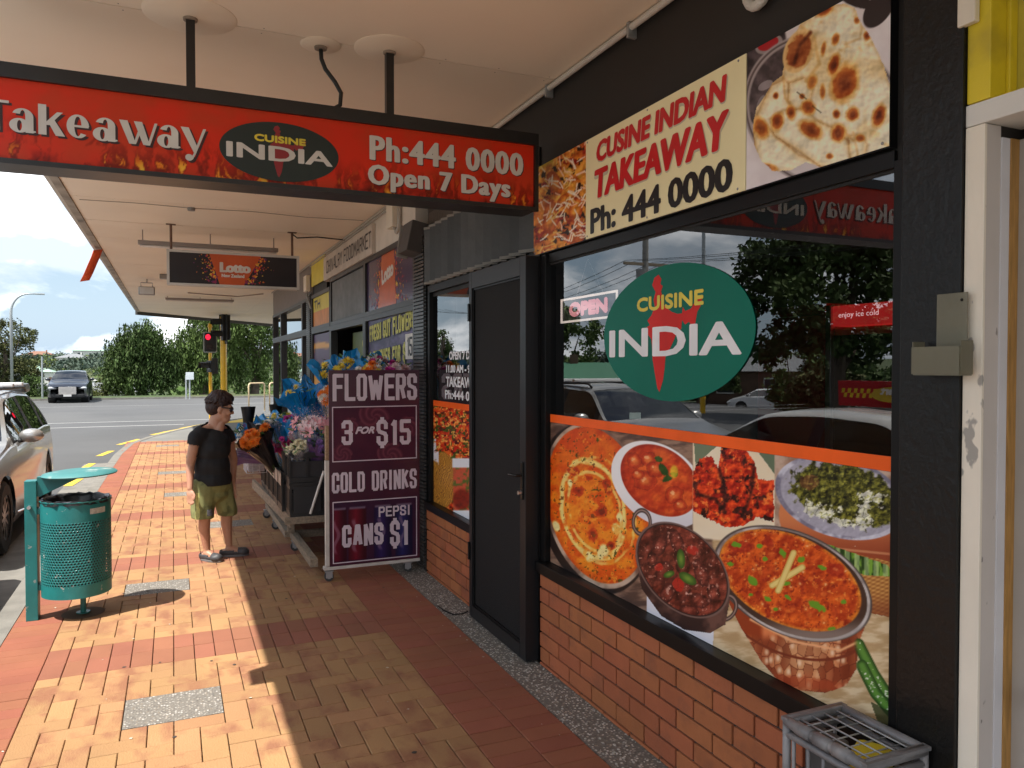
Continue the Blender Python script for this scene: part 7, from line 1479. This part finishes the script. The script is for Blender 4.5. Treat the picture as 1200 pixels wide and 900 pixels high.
bsuv.location = (-5.0, 47.1, -.12); bsuv.rotation_euler = (0, 0, R(2))
hat = car('white_hatchback', 'white hatchback parked far across the road, mirrored in the shop window', 'car', paint('hatch_white', (.7, .7, .71)), 4.2, 1.76, 1.47, gc=.17, wr=.32, fo=.85, ro=.75, hood=(.78, .98), belt=.98, ws=(.95, 1.8), rr_=(3.3, 3.95), deck=1.0, nose=.68, pillars=(.48, .8))
hat.location = (-31.1, 39.2, -1.17); hat.rotation_euler = (0, 0, R(131.8))
C_DRV = flat('side_street', [(-60, 36), (-26, 36), (-14.5, 30), (-14.5, 33), (-26, 48), (-60, 44)], -.1, C_ASPH, kind='structure') if False else None

# ================================================================== STREET FURNITURE
YPOLE = mat('pole_yellow', (.80, .46, .01), .35, var=.06, coat=.3); POLG = mat('pole_galvanised', (.40, .43, .44), .45, metal=.3, var=.08)
def lantern(x, y, z, rz, parent, nl=3, s=1.):
    e = empty('lantern', (0, 0, 0)); b = B(); box(b, -.16*s, .16*s, -.02, .12, 0, .34*nl*s, .02); o = obj('housing', b, TRIM, e)
    for k in range(nl):
        zc = .17*s+.34*s*k; b = B(); M_ = Matrix.Rotation(pi/2, 4, 'X'); lathe(b, [(0, .02), (.10*s, .03), (.105*s, 0)], (0, 0, zc), 20, M_); obj('lens', b, mat('lens_dark', (.03, .02, .02), .2), e)
        b = B(); rows = []
        for d_ in (.02, .30): rows.append([b.verts.new((.125*s*cos(t), -d_, zc+.125*s*sin(t))) for t in np.linspace(-.35, pi+.35, 14)])
        for q in range(13): b.faces.new((rows[0][q], rows[0][q+1], rows[1][q+1], rows[1][q]))
        v = obj('visor', b, TRIM, e); sm = v.modifiers.new('t', 'SOLIDIFY'); sm.thickness = .006
    e.location = (x, y, z); e.rotation_euler = (0, 0, rz)
    e.parent = parent; e.matrix_parent_inverse = wmat(parent).inverted(); return e
sg = empty('traffic_signal', (1.41, 25.0, 0), 'thick yellow pole with black traffic lantern and long visors at the corner', 'traffic light')
b = B(); tube(b, [(1.41, 25.0, 0), (1.41, 25.0, 3.25)], .095, 20); obj('pole', b, YPOLE, sg, smooth=40)
lantern(1.36, 24.93, 2.52, R(-78), sg, 3, 1.05); lantern(1.46, 25.12, 2.55, R(175), sg, 3, 1.); 
b = B(); box(b, -.28, .28, -.01, .01, 2.42, 3.6, .01); bmesh.ops.transform(b, matrix=Matrix.Translation((1.44, 24.92, 0)) @ Matrix.Rotation(R(-78), 4, 'Z'), verts=b.verts); obj('backboard', b, TRIM, sg)
ps = empty('pedestrian_signal', (1.08, 26.2, 0), 'thin yellow pole with red standing figure pedestrian light', 'pedestrian signal')
b = B(); tube(b, [(1.08, 26.2, 0), (1.08, 26.2, 3.0)], .052, 14); cyl(b, 1.08, 26.2, 2.98, 3.1, .075, 14, .05); obj('pole', b, YPOLE, ps, smooth=40)
ld = empty('lantern', (1.07, 26.1, 2.25)); ld.parent = ps; ld.matrix_parent_inverse = wmat(ps).inverted()
b = box(B(), .87, 1.275, 26.02, 26.06, 2.17, 2.82, .05); obj('backboard', b, mat('board_pale_edge', (.62, .64, .64), .5), ld); b = box(B(), .90, 1.245, 25.99, 26.019, 2.20, 2.79, .03); obj('housing', b, TRIM, ld)
prism(b := B(), ellpoly(0, 0, .075, .09, 20), .006, frontM(1.01, 2.66, 25.985)); obj('red_figure_lens', b, mat('lens_red_lit', (.6, .01, .03), .3, emit=.8), ld)
prism(b := B(), ellpoly(0, 0, .10, .12, 20), .006, frontM(1.05, 2.36, 25.985)); obj('lens', b, mat('lens_dark', (.03, .02, .02), .2), ld)
lantern(1.05, 26.1, 1.55, R(-70), ps, 1, 1.1); 
b = box(B(), 1.12, 1.30, 26.0, 26.16, 1.5, 2.0, .02); obj('rear_lantern', b, TRIM, ps)
def rail(x, y, x2, y2, label):
    r = empty('safety_rail', (x, y, 0), label, 'railing', group='pale rails at the crossing'); b = B(); R_ = .10
    a = Vector((x, y, 0)); c = Vector((x2, y2, 0)); d = (c-a).normalized(); pts = [a+Vector((0, 0, 0)), a+Vector((0, 0, 1.0))]+[a+d*R_*(1-cos(t))+Vector((0, 0, 1.0+R_*sin(t))) for t in np.linspace(0, pi/2, 6)[1:]]+[c-d*R_*(1-cos(t))+Vector((0, 0, 1.0+R_*sin(t))) for t in np.linspace(pi/2, 0, 6)]+[c]
    tube(b, pts, .028, 12); obj('rail_tube', b, mat('rail_cream', (.72, .55, .34), .4, coat=.2), r, smooth=True); b = B(); cyl(b, x, y, 0, .02, .07, 16); cyl(b, x2, y2, 0, .02, .07, 16); obj('foot_flange', b, GALV, r)
rail(2.60, 30.5, 3.22, 31.0, 'left pale tubular rail loop by the pedestrian crossing'); rail(3.42, 31.1, 4.3, 31.6, 'right pale tubular rail loop partly hidden by the shop corner')
sl_ = empty('street_lamp', (-8.1, 49.6, 0), 'tall grey street lamp with curved arm beyond the intersection', 'street lamp')
b = B(); tube(b, [(-8.1, 49.6, -.1), (-8.1, 49.6, 4.7)]+[(-8.1+.85*(1-cos(t)), 49.6, 4.7+1.05*sin(t)) for t in np.linspace(0, pi/2, 9)[1:]]+[(-6.9, 49.6, 5.76)], .075, 12, r2=.035); obj('pole', b, POLG, sl_, smooth=True)
b = box(B(), -6.95, -6.5, 49.5, 49.7, 5.72, 5.80, .02); obj('lamp_head', b, POLG, sl_)
o = empty('small_pole', (-6.6, 50.2, 0), 'short slim grey pole near the street lamp by the grass verge', 'pole'); b = B(); tube(b, [(-6.75, 50.2, -.1), (-6.75, 50.2, 2.3)], .05, 8); obj('pole', b, POLG, o)
ss_ = empty('blank_sign', (.84, 47, 0), 'small pale blank sign on a grey post across the road', 'sign'); b = B(); tube(b, [(.84, 47.0, -.1), (.84, 47, 1.3)], .04, 8); tube(b, [(.66, 47.1, -.1), (.66, 47.1, 1.25)], .045, 8); obj('post', b, POLG, ss_, kind=None); b = box(B(), .64, 1.06, 46.93, 46.96, 1.0, 1.42, .01); obj('sign_plate', b, mat('plate_bluewhite', (.6, .65, .68), .5), ss_)
# power pole and wires (mirrored in the window)
pw = empty('power_pole', (-14.8, 28.2, 0), 'grey concrete power pole with crossarm across the road, mirrored in the window', 'power pole')
b = B(); tube(b, [(-14.8, 28.2, -.1), (-14.8, 28.2, 9.5)], .17, 10, r2=.12); obj('pole', b, mat('pole_concrete', (.28, .27, .25), .8), pw)
b = box(B(), -15.9, -13.7, 28.12, 28.24, 6.1, 6.22); obj('crossarm', b, OLDW, pw); b = box(B(), -15.6, -14.0, 28.12, 28.24, 8.6, 8.72); obj('crossarm', b, OLDW, pw); b = B(); cyl(b, -14.45, 28.0, 5.0, 5.9, .22, 16); obj('transformer', b, GRM, pw)
b = B()
for x, z in ((-15.8, 6.28), (-15.2, 6.28), (-14.3, 6.28), (-13.8, 6.28), (-15.5, 8.8), (-14.1, 8.8)):
    for y0, y1 in ((28.2, 58), (28.2, -12)): tube(b, [(x, y0+(y1-y0)*t, z-1.1*(1-(2*t-1)**2)) for t in np.linspace(0, 1, 12)], .012, 4)
obj('wires', b, TRIM, pw, kind='stuff')
lp2 = empty('lighting_column', (-15.1, 24.6, 0), 'thin grey lighting column with yellow foot, mirrored above the round sign', 'lighting column')
b = B(); tube(b, [(-15.1, 24.6, 1.0), (-15.1, 24.6, 9)], .07, 8); obj('pole', b, POLG, lp2); b = B(); tube(b, [(-15.1, 24.6, -.1), (-15.1, 24.6, .998)], .11, 10); obj('yellow_foot', b, YPOLE, lp2)

# ================================================================== HOUSES
RFG = mat('roof_green', (.06, .18, .11), .6, var=.1); RGY = mat('roof_greyblue', (.19, .20, .21), .7, var=.15); HWT = mat('weatherboard', (.62, .62, .58), .7, var=.06); HBR = mat('brown_board', (.12, .07, .045), .8, var=.3, scale=2); RGN = mat('roof_palegreen', (.30, .42, .34), .6); WDK = mat('window_dark', (.03, .04, .05), .1)
RTN = mat('roof_terracotta', (.35, .13, .07), .8, var=.1)
def house(x, y, z, w_, d_, h_, rh, wall, roof, label, rz=0, hip=False, wins=((-.28, .5), (.2, .5)), ov=.35, doorx=None):
    e = empty('house', (0, 0, 0), label, 'house'); b = box(B(), -w_/2, w_/2, -d_/2, d_/2, 0, h_)
    obj('wall', b, wall, e); b = B(); W_, D_ = w_/2+ov, d_/2+ov
    if hip: r_ = [(-W_+D_, 0, h_+rh), (W_-D_, 0, h_+rh)] if w_ > d_ else [(0, -D_+W_, h_+rh), (0, D_-W_, h_+rh)]
    else: r_ = [(-W_, 0, h_+rh), (W_, 0, h_+rh)]
    c = [b.verts.new(p) for p in ((-W_, -D_, h_), (W_, -D_, h_), (W_, D_, h_), (-W_, D_, h_))]; t = [b.verts.new(p) for p in r_]
    if w_ > d_ or not hip: b.faces.new((c[0], c[1], t[1], t[0])); b.faces.new((c[2], c[3], t[0], t[1])); b.faces.new((c[1], c[2], t[1])); b.faces.new((c[3], c[0], t[0]))
    else: b.faces.new((c[0], c[1], t[0])); b.faces.new((c[1], c[2], t[1], t[0])); b.faces.new((c[2], c[3], t[1])); b.faces.new((c[3], c[0], t[0], t[1]))
    b.faces.new(c); ro = obj('roof', b, roof, e); b = box(B(), w_*.2, w_*.2+.5, -.2, .3, h_+rh*.4, h_+rh+.5); obj('chimney', b, wall, ro)
    for fx, ww in wins:
        for s in (-1, 1):
            cx0 = fx*w_; b = box(B(), cx0-ww*w_*.16-.06, cx0+ww*w_*.16+.06, s*(d_/2+.02)-.02, s*(d_/2+.02)+.02, h_*.36, h_*.82); wo_ = obj('window', b, HWT, e); b = box(B(), cx0-ww*w_*.16, cx0+ww*w_*.16, s*(d_/2+.05)-.012, s*(d_/2+.05)+.012, h_*.4, h_*.78); obj('pane', b, WDK, wo_)
    b = box(B(), -.45, .45, -d_/2-.03, -d_/2+.03, 0.02, min(2.0, h_*.8)); obj('door', b, HBR, e)
    e.location = (x, y, z); e.rotation_euler = (0, 0, rz); return e
house(-9.4, 74, -3.0, 4.4, 6, 2.5, .85, HBR, RGY, 'brown garage house with low pitched roof below the road at left', rz=R(84))
house(-4.8, 76, -3.3, 5.2, 6, 2.9, .75, HWT, RGY, 'pale walled house with long grey roof right of the black SUV')
house(-26.5, 185, -2.9, 7.5, 6, 3.6, 1.3, HWT, RGN, 'white two storey house with pale green roof in the valley', hip=True)
house(-20, 190, -3.6, 9, 5, 2.4, .4, HWT, HWT, 'long low white building in the valley behind the black SUV', hip=True)
house(-28.5, 330, 4.2, 11, 8, 3.6, 1.6, HWT, RGN, 'white house with pale roof high on the far hillside', hip=True)
house(-31, 300, 1.6, 10, 8, 3.2, 1.4, HWT, RGY, 'grey roofed white house lower on the far hillside', hip=True)
house(-52, 380, 3.6, 12, 8, 3.2, 1.6, RTN, mat('roof_rust', (.22, .11, .07), .8), 'rust roofed house among trees on the hill skyline', hip=True)
house(-20.8, 42.5, -1.2, 6.5, 6, 2.0, 1.2, HBR, RFG, 'green roofed house across the road, mirrored at left of the window', rz=R(30))
house(-37, 47, -1.2, 7, 7, 2.6, 1.5, HBR, RGY, 'dark house with white gable edge behind the white hatchback', rz=R(48))

# ================================================================== TREES
rt = np.random.default_rng(11)
def leafmat(nm, c, c2): return mat(nm, c, .7, var=.35, scale=.5, coord='World', rand=.5, col2=c2, spot=(.35, .45, .62, .6), spec=.2)
LM = dict(dark=leafmat('leaf_dark', (.040, .070, .018), (.065, .095, .025)), mid=leafmat('leaf_mid', (.064, .105, .027), (.09, .13, .033)), lite=leafmat('leaf_light', (.09, .125, .035), (.12, .13, .04)), olive=leafmat('leaf_olive', (.08, .085, .03), (.06, .085, .025)), blue=leafmat('leaf_bluegreen', (.055, .082, .062), (.08, .105, .07)))
BARK = mat('bark', (.10, .075, .055), .9, var=.3, scale=5, bump=.6, bscale=20)
def leaf_quads(cen, n, size, droop=0.):
    d = rt.normal(size=(n, 3)); d /= np.linalg.norm(d, axis=1)[:, None]; a = np.cross(d, rt.normal(size=(n, 3))); a /= np.linalg.norm(a, axis=1)[:, None]; b = np.cross(d, a); s = size*rt.uniform(.6, 1.3, (n, 1))
    if droop: a = a*(1-droop)+np.array([0, 0, -1.])*droop*1.6
    return np.stack([cen-a*s*.9, cen-b*s*.45, cen+a*s*.9, cen+b*s*.45], 1).reshape(-1, 3)
def tree(name, x, y, z0, blobs, nleaf, lsize, m, label, cat='tree', trunk_h=None, tr_=.2, droop=0., clump=.55, group=None, fill=.25):
    """blobs: list of (dx, dy, z, rx, ry, rz); leaves gather into clumps over each blob's shell"""
    e = empty(name, (x, y, z0), label, cat, group); pts = []
    vol = np.array([bl[3]*bl[4]+bl[3]*bl[5]+bl[4]*bl[5] for bl in blobs]); vol = vol/vol.sum()
    for bl, f in zip(blobs, vol):
        nc = max(6, int(nleaf*f/55)); d = rt.normal(size=(nc, 3)); d /= np.linalg.norm(d, axis=1)[:, None]; rr = rt.uniform(.45, 1.05, (nc, 1))**.6; c = np.array([x+bl[0], y+bl[1], z0+bl[2]])+d*rr*np.array(bl[3:6])
        csz = clump*rt.uniform(.5, 1.3, (nc, 1)); k = max(1, int(nleaf*f/nc)); q = np.repeat(c, k, 0)+np.clip(rt.normal(size=(nc*k, 3)), -1.35, 1.35)*np.repeat(csz, k, 0)*np.array([.42, .42, .42 if not droop else .75]); pts.append(q)
    cen = np.concatenate(pts); co = leaf_quads(cen, len(cen), lsize, droop); me = bpy.data.meshes.new('crown'); fast_mesh(me, co, np.arange(len(co)).reshape(-1, 4)); me.materials.append(m); o = bpy.data.objects.new('crown', me); link(o, e)
    th = trunk_h or blobs[0][2]; b = B(); tube(b, [(x, y, z0-.2), (x+.05*th, y, z0+th*.5), (x+.02*th, y+.05, z0+th)], tr_, 9, r2=tr_*.6)
    for bl in blobs[:7]:
        p = Vector((x+bl[0]*.75, y+bl[1]*.75, z0+bl[2])); a = Vector((x+.03*th, y, z0+th*.55)); tube(b, [a, (a+p)/2+Vector((0, 0, -.1)), p], tr_*.45, 6, r2=tr_*.12)
    obj('trunk', b, BARK, e, smooth=40); return e
def blobs(n, rx, ry, z0, z1, r, seed):
    g = random.Random(seed); out = []
    for _ in range(n):
        a = g.uniform(0, 2*pi); f = math.sqrt(g.random()); zz = g.uniform(z0, z1); k = 1-.35*abs((zz-z0)/(z1-z0)*2-1)**2; q = r*g.uniform(.7, 1.25); out.append((rx*f*k*cos(a), ry*f*k*sin(a), zz, q, q, q*.85))
    return out
# big trees across the intersection
tree('broad_tree', -1.9, 56, -.3, [(0, 0, 3.3, 1.5, 1.3, 1.2), (-1.1, 0, 2.6, 1.0, 1, 1.3), (1.0, .2, 2.8, 1.1, 1, 1.3), (-.6, -.5, 1.4, 1.3, 1, .9), (.8, -.3, 1.3, 1.2, 1, .9), (0, 0, 4.2, .9, .9, .5), (-1.5, 0, 1.4, .8, .8, 1.0), (1.5, .2, 1.8, .7, .8, 1)], 26000, .12, LM['dark'], 'dense dark green rounded tree left of the traffic signals', droop=.45, clump=.5, tr_=.3)
tree('tall_tree', 1.9, 57, -.3, [(-.9, 0, 3.4, 1.0, 1, 1.0), (.2, 0, 4.6, 1.3, 1.2, 1.3), (1.3, 0, 4.2, 1.1, 1.1, 1.2), (-1.2, -.2, 2.2, .7, .8, 1.1), (.3, -.3, 2.6, 1.1, 1, 1.3), (1.4, 0, 2.2, 1.1, 1, 1.2), (.2, -.3, 1.2, 1.3, 1, .7), (.8, 0, 5.6, 1.2, 1, .9)], 28000, .12, LM['mid'], 'tall weeping green tree behind the red pedestrian light', droop=.5, clump=.5, tr_=.35)
tree('tall_tree', 5.3, 58, -.3, blobs(13, 2.6, 1.2, 1.4, 6.6, 1.15, 3), 24000, .12, LM['mid'], 'tall leafy tree seen beside the shop corner under the canopy', droop=.3, clump=.6, tr_=.35)
tree('tall_tree', 8.8, 62, -.3, blobs(9, 2.4, 1.2, 1.4, 6.6, 1.3, 8), 9000, .13, LM['dark'], 'dark tree mostly hidden behind the food market corner', droop=.3, clump=.6, tr_=.35)
tree('scrub_tree', -9.6, 56, -.6, blobs(13, 2.3, 1.2, 1.0, 4.6, .75, 5), 17000, .08, LM['olive'], 'open olive green tree behind the street lamp at left edge', clump=.42, tr_=.14)
tree('scrub_tree', -12.6, 55, -.6, blobs(12, 2.4, 1.2, .8, 4.7, .85, 6), 15000, .08, LM['lite'], 'yellow green bushy tree at the far left edge', clump=.42, tr_=.14)
tree('bush', -7.9, 53.5, -.4, blobs(6, 1.1, .6, .3, 1.3, .5, 15), 3500, .07, LM['mid'], 'low green bush at the foot of the street lamp', 'bush', clump=.3, tr_=.05)
tree('bush', -3.9, 60, -1.6, blobs(6, 1.4, .6, .7, 2.5, .7, 16), 3800, .08, LM['olive'], 'brownish olive shrub left of the dense dark tree', 'bush', clump=.4, tr_=.06)
tree('bush', -5.2, 57, -.9, blobs(6, .9, .6, .4, 1.2, .35, 17), 2200, .06, LM['lite'], 'pale flowering shrub before the grey roofed house', 'bush', clump=.3, tr_=.04)
# mirrored side
tree('spreading_tree', -18.4, 20.8, -.9, blobs(16, 3.6, 3.4, 3.6, 7.4, 1.25, 21), 20000, .16, LM['dark'], 'large spreading tree across the road, mirrored in the window at right', trunk_h=4.5, tr_=.35, clump=.6)
tree('spreading_tree', -20, 46, -1, blobs(9, 1.6, 2, 1.8, 6.2, 1.1, 22), 6000, .16, LM['mid'], 'tree across the road mirrored at the left edge of the window', tr_=.25)
for i, (x, y, r_, h_, mm) in enumerate(((-27, 32, 2, 3.4, 'mid'), (-30, 43.5, 2.2, 3.2, 'dark'), (-34, 36, 2, 3.6, 'dark'), (-40, 30, 3, 5, 'mid'), (-23.5, 26.5, 1.5, 2.2, 'olive'), (-26, 12, 3, 5, 'mid'), (-24, 2, 3, 6, 'dark'), (-30, 55, 3, 4, 'blue'))):
    tree('garden_tree', x, y, -1.1, blobs(8, r_, r_, .8, h_, r_*.45, 30+i), 4200, .17, LM[mm], '%s garden tree across the road, %s' % (('rounded', 'dark', 'bushy', 'tall', 'low olive', 'wide', 'tall dark', 'bluish')[i], ('beyond the verge', 'behind the hatchback', 'beside the gabled house', 'at the back of the gardens', 'near the kerb', 'opposite the shop door', 'opposite the camera', 'far up the side road')[i]), tr_=.15, group='garden trees across the road')
cn_ = [(0, 0, .6+k*.55, 1.5-k*.17, 1.5-k*.17, .45) for k in range(8)]
tree('conifer', -11.9, 46.5, -.9, cn_, 5000, .12, LM['dark'], 'dark pointed conifer mirrored in the narrow window', trunk_h=4.6, clump=.35)
# hillside wood and far suburb greenery (reads as one mass)
def wood(name, n, xr, yr, size, m, seed, lab):
    g = np.random.default_rng(seed); X = g.uniform(*xr, n); Y = g.uniform(*yr, n); Z = gheight(X, Y); co = []
    for x, y, z in zip(X, Y, Z):
        s = size*g.uniform(.6, 1.4)*(1+max(y-120, 0)/900); k = 110; d = g.normal(size=(k, 3)); d /= np.linalg.norm(d, axis=1)[:, None]; d[:, 2] = np.abs(d[:, 2])*.9; c = np.array([x, y, z+s*.25])+d*s*np.array([1, 1, 1.0])*g.uniform(.7, 1.05, (k, 1)); co.append(leaf_quads(c, k, s*.17))
    co = np.concatenate(co); me = bpy.data.meshes.new(name); fast_mesh(me, co, np.arange(len(co)).reshape(-1, 4)); me.materials.append(m); o = bpy.data.objects.new(name, me); COL.objects.link(o); tag(o, lab, 'trees', kind='stuff')
wood('valley_trees', 260, (-60, 60), (82, 230), 2.1, LM['mid'], 1, 'mixed green trees filling the valley below the intersection')
wood('hillside_trees', 520, (-140, 40), (230, 420), 2.7, LM['blue'], 2, 'bluish green woods covering the far hillside')
wood('hillside_trees', 170, (-140, 30), (240, 400), 2.3, LM['lite'], 3, 'lighter green trees scattered over the far hillside')
wood('distant_gardens', 420, (-240, -44), (-40, 230), 2.6, LM['dark'], 4, 'dark suburban trees in the distance across the road')
wood('distant_gardens', 160, (-240, -42), (-40, 230), 2.6, LM['lite'], 5, 'lighter suburban trees in the distance across the road')

SPLIT_ = ('rim_bar', 'corner_post', 'side_bar', 'wire_lid', 'roof_rail', 'glazing_bead', 'slat_end', 'screw_head', 'foot_flange', 'post', 'castor_fork', 'bracket', 'rose_stain', 'crossarm')
for o_ in [c for c in COL.objects if c.type == 'MESH' and c.name.split('.')[0] in SPLIT_ and not c.get('kind') and c.parent is not None]:
    islands(o_)
